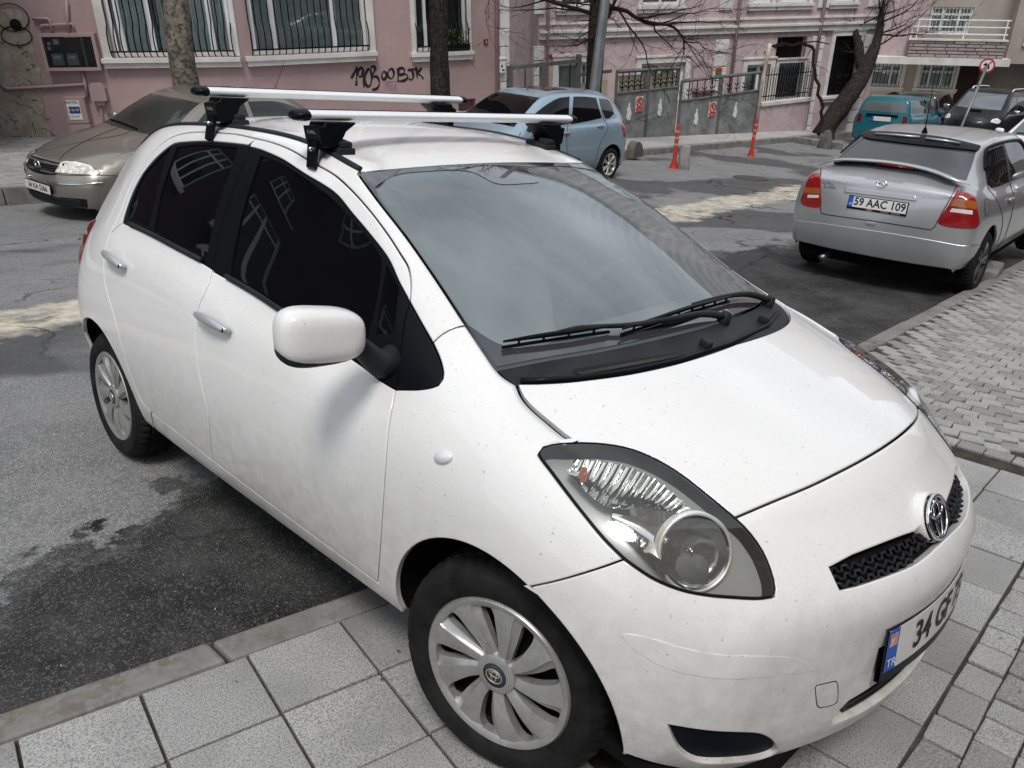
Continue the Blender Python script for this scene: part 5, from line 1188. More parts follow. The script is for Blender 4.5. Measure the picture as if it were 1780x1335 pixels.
def lampat(u, v, off):
    o, d = pray(u, v, YI); p, n = YB.cast(o, d); return p+n*off, n
LN = Vector((.80, -.48, .36)).normalized()
def axisM(p, n, up=Vector((0, 0, 1))):
    x = up.cross(n).normalized(); z = n.cross(x); return Matrix((( x.x, n.x, z.x, p.x), (x.y, n.y, z.y, p.y), (x.z, n.z, z.z, p.z), (0, 0, 0, 1)))
pc, nc_ = lampat(1217, 958, -.020)
mb = MB(); mb.lathe([(.004, -.026), (.03, -.024), (.05, -.018), (.065, -.009), (.076, 0.0)], 40, axisM(pc, LN)); mb.build('reflector_bowl', mat('smoked_reflector', (.62,.62,.62), rough=.12, metal=1), lens[0], smooth=True)
mb = MB(); mb.lathe([(.0755, -.002), (.078, .002), (.084, .001), (.086, -.02)], 40, axisM(pc, LN)); mb.build('bezel_ring', mat('bezel_silver', (.72,.72,.70), rough=.35, metal=.5), lens[0], smooth=True)
mb = MB(); mb.lathe([(.0005, .006), (.03, .004), (.055, .0), (.075, -.004)], 32, axisM(pc, LN)); mb.build('inner_lens', glass_mat('inner_lens', (.70,.71,.72), film=.08), lens[0], smooth=True)
mb = MB(); mb.lathe([(.0005, -.012), (.006, -.014), (.009, -.026)], 16, axisM(pc, LN)); mb.build('bulb', M_CHROME, lens[0], smooth=True)
# ribbed upper reflector
rows = []
UP = [(1000,792),(1040,795),(1085,803),(1130,822),(1170,850),(1205,880)]; LO = [(985,815),(1018,850),(1050,875),(1085,880),(1125,880),(1170,892)]
up3 = catmull([Vector(p) for p in UP], 4); lo3 = catmull([Vector(p) for p in LO], 4); nr = 66
up3 = resample(up3, sum((b-a).length for a, b in zip(up3, up3[1:]))/nr); lo3 = resample(lo3, sum((b-a).length for a, b in zip(lo3, lo3[1:]))/nr)
for k in range(7):
    u = k/6; row = []
    for a, b in zip(up3, lo3):
        q = a.lerp(b, u); j = len(row); p, n = lampat(q.x, q.y, -.008-.016*math.sin(math.pi*min(1, u*1.1))-.006*abs(math.sin(j*math.pi/6)))
        row.append(p)
    rows.append(row)
mb = MB(); mb.grid(rows); mb.build('ribbed_reflector', M_REFL, lens[0], smooth=True)
rows = []
for k in range(6):   # bright scoop above the main bowl
    row = []
    for j in range(15):
        q = Vector((1062,872)).lerp(Vector((1215,893)), j/14).lerp(Vector((1070,905)).lerp(Vector((1160,1000)), j/14), k/5)
        p, n = lampat(q.x, q.y, -.008-.022*math.sin(math.pi*k/5)); row.append(p)
    rows.append(row)
mb = MB(); mb.grid(rows); mb.build('upper_reflector', M_REFL, lens[0], smooth=True)
p, n = lampat(1017, 808, -.02); mb = MB(); mb.lathe([(.001, .012), (.007, .006), (.008, -.01)], 12, axisM(p, n)); mb.build('indicator_bulb', mat('amber', (.35,.10,.05), rough=.2), lens[0], smooth=True)
for ch in list(lens[0].children): mirror_copy(ch, lens[1])
# side repeater
p, n = lampat(771, 795, 0)
mb = MB(); Mx = axisM(p, n)
mb.lathe([(.0005, .012), (.35, .011), (.7, .008), (.92, .004), (1.0, -.002)], 24); mb.v = [Mx@(Matrix.Rotation(D2(-18), 4, 'Y')@Vector((v.x*.031, v.y, v.z*.0165))) for v in mb.v]
o_ = mb.build('side_repeater', M_WLAMP, Y, smooth=True); mirror_copy(o_)
# door handles with their dished recess
for (uv, a_, b_, par) in (((383,570), (349,546), (405,577), 0), ((207,455), (189,440), (222,466), 1)):
    P_, n = lampat(*uv, 0); A_, na = lampat(*a_, .0); B_, nb = lampat(*b_, .0)
    ax = (B_-A_).normalized(); zx = n.cross(ax).normalized()
    mb = MB(); rr = []
    cR = (A_+B_)/2+zx*.004
    for i in range(7):
        u = i/6; rr.append([YB.near(cR+ax*(.085*u*math.cos(t))+zx*(.052*u*math.sin(t)))[0]+n*(.0012 if i < 6 else .0) for t in [2*math.pi*k/36 for k in range(36)]])
    mb.grid(rr, closed=True)
    dish = mb.build('handle_recess', M_WHITE, (fd, rd)[par][0], smooth=True)
    L_ = (B_-A_).length
    mb = MB(); pts = []; rad = []
    for i in range(13):
        u = i/12; h_ = .012+.022*math.sin(math.pi*u)**.5; pts.append(A_.lerp(B_, u)+n*h_+zx*.006*math.sin(math.pi*u)); rad.append(.0155*(math.sin(math.pi*(.07+.86*u))**.35))
    mb.tube(pts, rad, 10)
    hd = mb.build('door_handle', M_SILV, (fd, rd)[par][0], smooth=True)
    mb = MB(); mb.tube([A_.lerp(B_, .93)+n*.012, A_.lerp(B_, .93)+n*.032], .008, 10); hk = mb.build('handle_shadow_gap', M_TRIM, (fd, rd)[par][0])
    for q in (dish, hd, hk): mirror_copy(q, (fd, rd)[par][1])
# wing mirror: rounded housing on a black arm
def sellip(c, ax, ay, az, sx, sy, sz, e=.55, n=(24, 16), shape=None):
    mb = MB(); rows = []
    f = lambda v, e: math.copysign(abs(v)**e, v)
    for i in range(n[1]+1):
        th = -math.pi/2+math.pi*i/n[1]; row = []
        for k in range(n[0]):
            ph = 2*math.pi*k/n[0]
            q = Vector((sx*f(math.cos(th), e)*f(math.cos(ph), e), sy*f(math.cos(th), e)*f(math.sin(ph), e), sz*f(math.sin(th), e)))
            if shape: q = shape(q)
            row.append(c+ax*q.x+ay*q.y+az*q.z)
        rows.append(row)
    mb.grid(rows, closed=True); return mb
mc = onpl(561, 583, YI, 1, -.945)
mw = (onpl(641, 583, YI, 1, -.87)-onpl(480, 583, YI, 1, -1.02))
def mshape(q):   # y: outboard negative; taller inboard top rounded, front face convex
    k = q.y/.105
    return Vector((q.x*(1 if q.x > 0 else .6), q.y, q.z*(1-.13*k if q.z > 0 else 1-.10*k*0)-.006*k))
ex, ey, ez = Vector((.985, -.17, 0)), Vector((.17, .985, 0)), Vector((0, 0, 1))
mm_ = sellip(mc+Vector((-.015, 0, .0)), ex, ey, ez, .062, .108, .067, .62, (40, 24), mshape)
o1 = mm_.build('mirror_housing', M_WHITE, Y, smooth=True); o2 = mirror_copy(o1)
for o_, sg in ((o1, 1), (o2, -1)):
    cc = Vector((mc.x-.015, mc.y*sg, mc.z)); yy = Vector((.17*sg, .985, 0))
    b_ = sellip(cc+Vector((-.004, 0, -.010)), Vector((.985, -.17*sg, 0)), yy, ez, .064, .105, .064, .62, (32, 16), lambda q: Vector((q.x*(.9 if q.x > 0 else .66), q.y, q.z)))
    b_.build('mirror_base', M_PLAST, o_, smooth=True)
    g_ = MB(); cM = cc+Vector((-.042, 0, 0)); g_.add([cM+yy*(.085*math.cos(t))+ez*(.05*math.sin(t)) for t in [2*math.pi*k/28 for k in range(28)]], [tuple(range(28))]); g_.build('mirror_glass', M_CHROME, o_)
    ap, an = lampat(672, 630, 0); ap = Vector((ap.x, ap.y*sg, ap.z)); an = Vector((an.x, an.y*sg, an.z))
    a_ = MB(); s_ = cc+Vector((-.0, .075*sg, -.035)); a_.tube([ap-an*.01, ap+an*.03+Vector((-.0, 0, -.012)), s_+Vector((0, .02*sg, 0)), s_+Vector((0, -.05*sg, 0))], [.050, .034, .024, .022], 16)
    a_.build('mirror_arm', M_PLAST, o_, smooth=True)
# the far-side mirror is folded back along the door
pv_ = Vector((mc.x-.02, .80, mc.z-.03)); FM = Matrix.Translation(pv_+Vector((-.20, .05, -.03)))@Matrix.Rotation(D2(80), 4, 'Z')@Matrix.Translation(-pv_)
for o_ in [o2]+list(o2.children): o_.data.transform(FM)
# wipers, washer jets, vent slots on the cowl
def T3(u, v, off):
    p, n = lampat(u, v, off); return p, n
def wiper(arm, blade, name='wiper'):
    mb = MB(); pts = [T3(u, v, o_)[0] for u, v, o_ in arm]; pts = catmull(pts, .03); n_ = len(pts)
    mb.tube(pts, [.011-.006*(i/(n_-1)) for i in range(n_)], 8); w_ = mb.build(name, M_PLAST, Y, smooth=True)
    mb = MB(); bp = [T3(u, v, .006)[0] for u, v in blade]; bp = catmull(bp, .02); mb.tube(bp, .0045, 5)
    bt = [p+Vector((.004, 0, .016)) for p in bp]; mb.tube(bt, [.003+.004*math.sin(math.pi*i/(len(bt)-1)) for i in range(len(bt))], 6)
    for i in range(2, len(bp)-1, 3): mb.tube([bp[i], bt[i]], .004, 4)
    mb.build('wiper_blade', M_TRIM, w_)
    p, n = T3(*arm[0][:2], .004); mb = MB(); mb.lathe([(.001, .022), (.014, .020), (.019, .0), (.02, -.01)], 14, axisM(p, n)); mb.build('wiper_pivot', M_PLAST, w_, smooth=True)
wiper([(1258,556,.012),(1215,556,.02),(1150,568,.022),(1085,576,.02),(1000,578,.016),(955,590,.014)], [(872,607),(930,598),(1000,588),(1058,580)])
wiper([(1335,527,.012),(1295,521,.02),(1250,526,.02),(1200,537,.016)], [(1078,585),(1140,565),(1200,545),(1265,527)])
for u, v in ((1227,598), (1327,556)):
    p, n = T3(u, v, .0); mb = MB(); M_ = axisM(p, n); mb.box(-.011, .011, -.008, .014, -.016, .016, M_, bev=.005); mb.build('washer_jet', M_PLAST, cw, smooth=True, angle=40)
mb = MB()
for k in range(40):
    u = k/39; a_ = Vector((997+u*178, 639-u*30)); b_ = Vector((1013+u*182, 650-u*34))
    mb.tube([T3(a_.x, a_.y, -.003)[0], T3((a_.x+b_.x)/2-2, (a_.y+b_.y)/2+1, -.003)[0], T3(b_.x, b_.y, -.003)[0]], .0022, 4)
mb.build('vent_slots', M_INK, cw)
mb = MB(); mb.tube([T3(u, v, -.004)[0] for u, v in ((905,660),(950,659),(1004,656),(1094,644),(1184,624),(1274,594),(1335,563),(1355,540))], .008, 6); mb.build('bonnet_seal', M_TRIM, cw, smooth=True)
# inner dark shell behind the panel gaps, wheel houses, cabin
wsp = [TOP.to2(p) for c in ws_loop for p in c]
V = [p-n*.03 for p, n in zip(YB.co, YB.no)]; F = []
for pl in YB.polys[::1]:
    c = sum((YB.co[i] for i in pl), Vector())/4; nn = YB.no[pl[0]]
    if nn.z > .2 and inside(TOP.to2(c), wsp): continue
    if abs(c.y) > .45 and min((c.x-FA[0])**2+(c.z-FA[1])**2, (c.x-RA[0])**2+(c.z-RA[1])**2) < .37**2: continue
    if inside(LAMPD.to2(Vector((c.x, -abs(c.y), c.z))), lamp2) and nn.x > -.1 and c.x > -.1: continue
    F.append(pl)
used = sorted({i for f in F for i in f}); mp_ = {i: k for k, i in enumerate(used)}
mb = MB(); mb.add([V[i] for i in used], [tuple(mp_[i] for i in f) for f in F]); mb.build('inner_shell', M_DARK, Y, smooth=True, recalc=False)
mb = MB(); mb.box(-2.9, .60, -.70, .70, .20, .24); mb.build('floor_pan', M_DARK, Y)
for cx, cz in (FA, RA):
    for sg in (1, -1):
        mb = MB(); n_ = 28; rows = []
        for yv in (-.47, None): rows.append([Vector((cx+.362*math.cos(t), (yv if yv else SIDE.lift(SIDE.to2(Vector((cx+.362*math.cos(t), 0, cz+.362*math.sin(t)))))[0].y+.022)*sg, cz+.362*math.sin(t))) for t in [D2(2)+D2(176)*k/n_ for k in range(n_+1)]])
        mb.grid(rows); mb.add([Vector((cx, -.47*sg, cz))]+rows[0], [(0, k+1, k+2) for k in range(n_)]); mb.build('wheel_arch_liner', M_DARK, Y)
# cabin: dash, steering wheel, seats
mb = MB(); rows = []
for i in range(9):
    u = i/8; w_ = .70-.1*u
    rows.append([Vector((-.10-.52*u+.10*(1-(abs(k-8)/8)**2)*(1-u), w_*(k-8)/8, .90+.03*math.sin(u*3.1)-(0 if u < .8 else (u-.8)*.7))) for k in range(17)])
mb.grid(rows); mb.build('dashboard', mat('dash_plastic', (.22,.23,.24), rough=.7), Y, smooth=True)
mb = MB(); cS = Vector((-.66, .36, .93)); aS = Vector((-.82, 0, .57)).normalized(); bx = Vector((0, 1, 0)); bz = aS.cross(bx)
mb.tube([cS+(bx*math.cos(t)+bz*math.sin(t))*.185 for t in [2*math.pi*k/36 for k in range(37)]], .015, 8, caps=False)
mb.tube([cS-bx*.18, cS-aS*.04, cS+bx*.18], .022, 8); mb.tube([cS-aS*.05, cS+bz*.17], .02, 8); mb.lathe([(.001, .01), (.05, 0), (.07, -.04)], 16, axisM(cS-aS*.03, aS)); mb.build('steering_wheel', mat('wheel_grip', (.05,.052,.056), rough=.5), Y, smooth=True)
for yv in (-.36, .36):
    for xv in (-1.15, -2.0):
        s_ = sellip(Vector((xv, yv, .80)), Vector((.96, 0, .28)), Vector((0, 1, 0)), Vector((-.28, 0, .96)), .08, .23, .33, .55); s_.box(xv-.05, xv+.5, yv-.24, yv+.24, .42, .58, None, .05)
        s_.v += []; st = s_.build('seat', M_GREYT, Y, smooth=True, angle=50)
        h_ = sellip(Vector((xv-.13, yv, 1.22)), Vector((1, 0, .2)), Vector((0, 1, 0)), Vector((-.2, 0, 1)), .05, .12, .085, .6); h_.build('headrest', M_GREYT, st, smooth=True)
sv = MB(); sv.box(-.99, -.82, -.07, .14, 1.325, 1.375, None, .015); sv.build('rear_view_mirror', M_GREYT, Y, smooth=True, angle=40)
# number plate wrapped round the bumper
def plate_pt(s_, z, off):
    # s_ = metres along the bumper from the centre (towards -y positive)
    yv = -s_*.985; q = YB.cast(Vector((4, yv, .468)), Vector((-1, 0, 0)))[0]; return Vector((q.x+off-.04*(z-.468), yv, z))
PZ = .468
def plate_grid(x0, x1, z0, z1, off, name, m_, par, th=.004):
    mb = MB(); nx = 16; f = [[plate_pt(-(x0+(x1-x0)*i/nx), PZ+z, off) for i in range(nx+1)] for z in (z0, z1)]; b = [[p-Vector((th, 0, 0)) for p in r] for r in f]
    mb.grid([f[0], f[1], b[1], b[0], f[0]]); return mb.build(name, m_, par, smooth=True, angle=40)
pf = plate_grid(-.265, .265, -.072, .066, .014, 'number_plate', M_TRIM, Y, .012)
plate_grid(-.256, .256, -.046, .060, .0155, 'plate_face', M_PLATEW, pf)
plate_grid(-.256, -.216, -.046, .060, .0160, 'plate_band', M_BLUE, pf)
plate_grid(-.15, .17, .068, .078, .012, 'plate_lamp_strip', M_INKW, pf, .012)
def wrap_text(txt, size, m_, cx, cz, sx=1., name='lettering', bold=.0):
    o_ = text_mesh(txt, size, m_, name, pf, Matrix.Identity(4), sx=sx, bold=bold)
    for v in o_.data.vertices: v.co = plate_pt(-(cx+v.co.x), PZ+cz+v.co.y, .0178)
    return o_
wrap_text('34 GF 73', .098, M_INK, .02, .006, sx=.92, bold=.002); wrap_text('TR', .03, M_INKW, -.236, -.025); wrap_text('', .02, M_INKW, 0, 0) if False else None
p_ = plate_grid(-.250, -.222, .018, .050, .0166, 'plate_sticker', mat('sticker_orange', (.45,.12,.05), rough=.6, var=(.6,.5,.4), vscale=60), pf)
# nose badge
def badge_ring(mb, c, X, Z, rx, rz, r_, n=36):
    mb.tube([c+X*(rx*math.cos(t))+Z*(rz*math.sin(t)) for t in [2*math.pi*k/n for k in range(n+1)]], r_, 7, caps=False)
q, n = YB.cast(Vector((4, 0, .708)), Vector((-1, 0, 0))); n = Vector((.93, 0, .37)).normalized(); X = Vector((0, 1, 0)); Z = n.cross(X)*-1 if n.cross(X).z < 0 else n.cross(X)
cB = q+n*.006
mb = MB(); mb.add([cB+X*(.055*math.cos(t))+Z*(.052*math.sin(t)) for t in [2*math.pi*k/32 for k in range(32)]], [tuple(range(32))]); bd = mb.build('nose_badge', M_TRIM, Y)
mb = MB(); mb.lathe([(.060, -.03), (.060, -.004), (.056, .001), (.05, -.004)], 32, axisM(cB-n*.004, n)); mb.build('badge_surround', M_WHITE, bd, smooth=True)
mb = MB(); cR = cB+n*.006; badge_ring(mb, cR, X, Z, .054, .05, .0055); badge_ring(mb, cR, X, Z, .017, .046, .0042); badge_ring(mb, cR+Z*.018, X, Z, .036, .017, .0042); mb.build('badge_emblem', M_CHROME, bd, smooth=True)
# ---------------------------------------------------------------- wheels
def wheel(parent, c, steer=0, side=1, R=.295, W=.18, rim=.203, style='swirl', capmat=None, spin=0.):
    """c = wheel centre; side=1: outer face towards -y"""
    M_ = Matrix.Translation(c)@Matrix.Rotation(steer, 4, 'Z')@(Matrix.Identity(4) if side == 1 else Matrix.Rotation(math.pi, 4, 'Z'))@Matrix.Rotation(spin, 4, 'Y')
    h = W/2
    prof = [(rim-.012, h-.03), (rim-.012, -h+.02), (rim, -h+.006), (rim+.012, -h-.002), (rim+(R-rim)*.35, -h-.008), (rim+(R-rim)*.62, -h-.004), (R-.022, -h+.010), (R-.014, -h+.016), (R-.008, -h+.024), (R-.003, -h+.038), (R-.0025, -.044), (R-.009, -.043), (R-.009, -.036), (R, -.035),
            (R, -.006), (R-.008, -.005), (R-.008, .005), (R, .006), (R, .035), (R-.009, .036), (R-.009, .043), (R-.0025, .044), (R-.003, h-.03), (R-.014, h-.016), (R-.04, h), (rim+.012, h), (rim-.012, h-.03)]
    mb = MB(); n = 200
    mb.lathe(prof, n, None, lambda i, k: (-.006 if (k % 4 == 0 and i in (7, 8, 9, 10, 21, 22, 23)) else (-.004 if (k+2) % 4 == 0 and 12 < i < 19 else 0)))
    ty = mb.build('wheel', M_RUB, parent, smooth=True, angle=35, M=M_)
    for r_ in (rim+(R-rim)*.30, rim+(R-rim)*.66): 
        pass
    mb = MB(); mb.lathe([(.001, -h+.06), (rim-.01, -h+.055), (rim-.008, -h+.03)], 40); mb.lathe([(.001, h-.05), (rim-.01, h-.05)], 40); mb.build('wheel_disc', M_DARK, ty, M=M_)
    mb = MB(); N = 9; hub = .050; ro = .183*rim/.203
    if style == 'swirl':
        for s_ in range(N):
            f0 = 2*math.pi*s_/N; rows = []
            for i in range(11):
                u = i/10; r = hub+(ro+.006-hub)*u; ph = f0+.20*u
                f_ = 1.0-.28*(u/.25) if u < .25 else (.72-.03*(u-.25)/.6 if u < .88 else .69+.33*(u-.88)/.12)
                hw = math.pi/N*f_
                dep = -.008*math.sin(math.pi*u*.9)
                row = []
                for e, dz in ((-1, .026), (-.96, .009), (-.5, .003), (-.42, -.003), (.3, -.003), (.94, .003), (1, .024)):
                    row.append(Vector((r*math.cos(ph+e*hw), -h+.010+dz+dep, r*math.sin(ph+e*hw))))
                rows.append(row)
            mb.grid(rows)
        mb.lathe([(ro-.004, -h+.026), (ro-.002, -h+.006), (ro+.008, -h+.0), (rim-.004, -h-.001), (rim+.002, -h+.006), (rim+.002, -h+.012)], 80)
        mb.lathe([(hub+.006, -h+.025), (hub+.003, -h+.004), (hub-.006, -h+.0), (.033, -h-.001)], 40)
    else:
        n5 = 5 if style == 'five' else 7
        for s_ in range(n5):
            f0 = 2*math.pi*s_/n5
            for e in ((-.13, .13) if style == 'five' else (-.09, .09)):
                a = Vector((.035*math.cos(f0), -h+.022, .035*math.sin(f0))); b = Vector(((rim-.012)*math.cos(f0+e*1.3), -h+.012, (rim-.012)*math.sin(f0+e*1.3)))
                mb.tube([a, a.lerp(b, .5)+Vector((0, -.006, 0)), b], [.016, .014, .015], 6)
        mb.lathe([(rim-.03, -h+.04), (rim-.018, -h+.008), (rim-.006, -h), (rim+.002, -h+.004)], 60); mb.lathe([(.001, -h+.004), (.03, -h+.006), (.042, -h+.03)], 24)
    cp = mb.build('hubcap' if style == 'swirl' else 'alloy_rim', capmat or M_CAP, ty, smooth=True, angle=45, M=M_)
    if style == 'swirl':
        mb = MB(); mb.lathe([(.001, -h-.004), (.028, -h-.003), (.034, -h+.004)], 32); mb.build('wheel_centre', mat('cap_charcoal', (.03,.035,.045), rough=.35), ty, smooth=True, M=M_)
        mb = MB(); X_ = Vector((1, 0, 0)); Z_ = Vector((0, 0, 1)); c_ = Vector((0, -h-.0045, 0)); badge_ring(mb, c_, X_, Z_, .022, .018, .0014, 28); badge_ring(mb, c_, X_, Z_, .007, .0165, .0012, 24); badge_ring(mb, c_+Z_*.006, X_, Z_, .0145, .007, .0012, 24)
        mb.build('cap_emblem', mat('cap_gold', (.5,.47,.36), rough=.35, metal=.6), ty, M=M_)
    return ty
wheel(Y, Vector((0, -.705, .292)), D2(13.7), 1, spin=D2(8)); wheel(Y, Vector((0, .705, .292)), D2(13.7), -1)
wheel(Y, Vector((-2.46, -.705, .292)), 0, 1, spin=D2(20)); wheel(Y, Vector((-2.46, .705, .292)), 0, -1)
# ---------------------------------------------------------------- roof bars
def roof_bar(xa, ya, yb, zc, fy, label):
    """aero bar across the roof at x=xa"""
    oval = [(.040*math.cos(t), .017*math.sin(t)*(1 if math.sin(t) > 0 else .85)) for t in [2*math.pi*k/20 for k in range(20)]]
    mb = MB(); rows = [[Vector((xa+x, yv, zc+z)) for x, z in oval] for yv in (ya, -.2, .2, yb)]; mb.grid(rows, closed=True)
    br = mb.build('roof_bar', M_ALU, Y, smooth=True)
    mb = MB(); mb.box(xa-.006, xa+.006, ya+.01, yb-.01, zc+.016, zc+.019); mb.build('rubber_strip', M_TRIM, br)
    for yv, sg in ((ya, -1), (yb, 1)):
        mb = MB(); rows = []
        for i, (d_, s_) in enumerate(((-.004, 1.03), (.012, 1.03), (.026, .96), (.036, .70), (.040, .25), (.0405, .01))): rows.append([Vector((xa+x*s_, yv+sg*d_, zc+z*s_*1.08)) for x, z in oval])
        mb.grid(rows, closed=True); mb.build('end_cap', M_TRIM, br, smooth=True)
    for sg in (-1, 1):
        r = YB.cast(Vector((xa, sg*fy, 4)), Vector((0, 0, -1))); b = r[0]; nn = r[1]
        z0 = b.z; out_ = sg
        # tower: wide hooked top, tapering block, clamp foot
        prof = [(-.052, z0+.028), (-.060, z0+.075), (-.040, zc-.030), (-.034, zc-.017), (.075, zc-.017), (.070, zc-.024), (.038, zc-.045), (.020, z0+.03), (.012, z0+.012), (-.045, z0+.012)]
        mb = MB(); mb.prism(prof, lambda a, z: Vector((xa-.036, b.y-sg*a*-1*1, z)) if False else Vector((xa-.046, b.y+(-sg)*(a), z)), lambda a, z: Vector((xa+.046, b.y+(-sg)*(a), z)))
        ft = mb.build('bar_foot', M_TRIM, br)
        bv = ft.modifiers.new('b', 'BEVEL'); bv.width = .007; bv.segments = 3; bv.limit_method = 'ANGLE'; ft.data.shade_smooth(); ft.data.set_sharp_from_angle(angle=D2(50))
        mb = MB(); sl_ = (YB.cast(Vector((xa+.05, sg*fy, 4)), Vector((0, 0, -1)))[0].z-YB.cast(Vector((xa-.05, sg*fy, 4)), Vector((0, 0, -1)))[0].z)/.1
        Mf = Matrix.Translation(Vector((xa, b.y-sg*.03, z0+.006)))@Matrix.Rotation(-math.atan(sl_), 4, 'Y')
        mb.box(-.055, .062, -.03, .03, -.016, .016, Mf, bev=.008); mb.box(.005, .055, -.022, .022, .014, .034, Mf, bev=.009); mb.build('foot_pad', M_PLAST, ft, smooth=True, angle=50)
        s2 = YB.cast(Vector((xa, sg*4, z0-.055)), Vector((0, -sg, 0)))
        q2 = s2[0]+s2[1]*.006
        mb = MB(); p0 = Vector((xa, b.y+sg*.050, z0+.03)); Mk = [p0+Vector((-.028, 0, 0)), p0+Vector((.024, 0, 0)), q2+Vector((.020, 0, .0)), q2+Vector((-.022, 0, .0))]; off_ = s2[1]*.007
        mb.hexa([v-off_ for v in Mk]+[v+off_ for v in Mk]); mb.build('clamp_hook', M_TRIM, ft)
        p3 = p0.lerp(q2, .35)+s2[1]*.012; mb = MB(); mb.lathe([(.0005, .006), (.006, .004), (.008, -.004)], 12, axisM(p3, s2[1])); mb.build('key_lock', M_CHROME, ft, smooth=True)
        if sg == -1:
            MT = Matrix.Translation(Vector((xa-.004, b.y+sg*.0575, z0+.058)))@Matrix.Rotation(D2(90), 4, 'X')@Matrix.Rotation(D2(4), 4, 'X')
            text_mesh('TORC', .019, M_INKW, 'lettering', ft, MT)
    return br
roof_bar(-1.10, -.575, .605, 1.535, .492, '')
roof_bar(-1.76, -.575, .605, 1.590, .500, '')
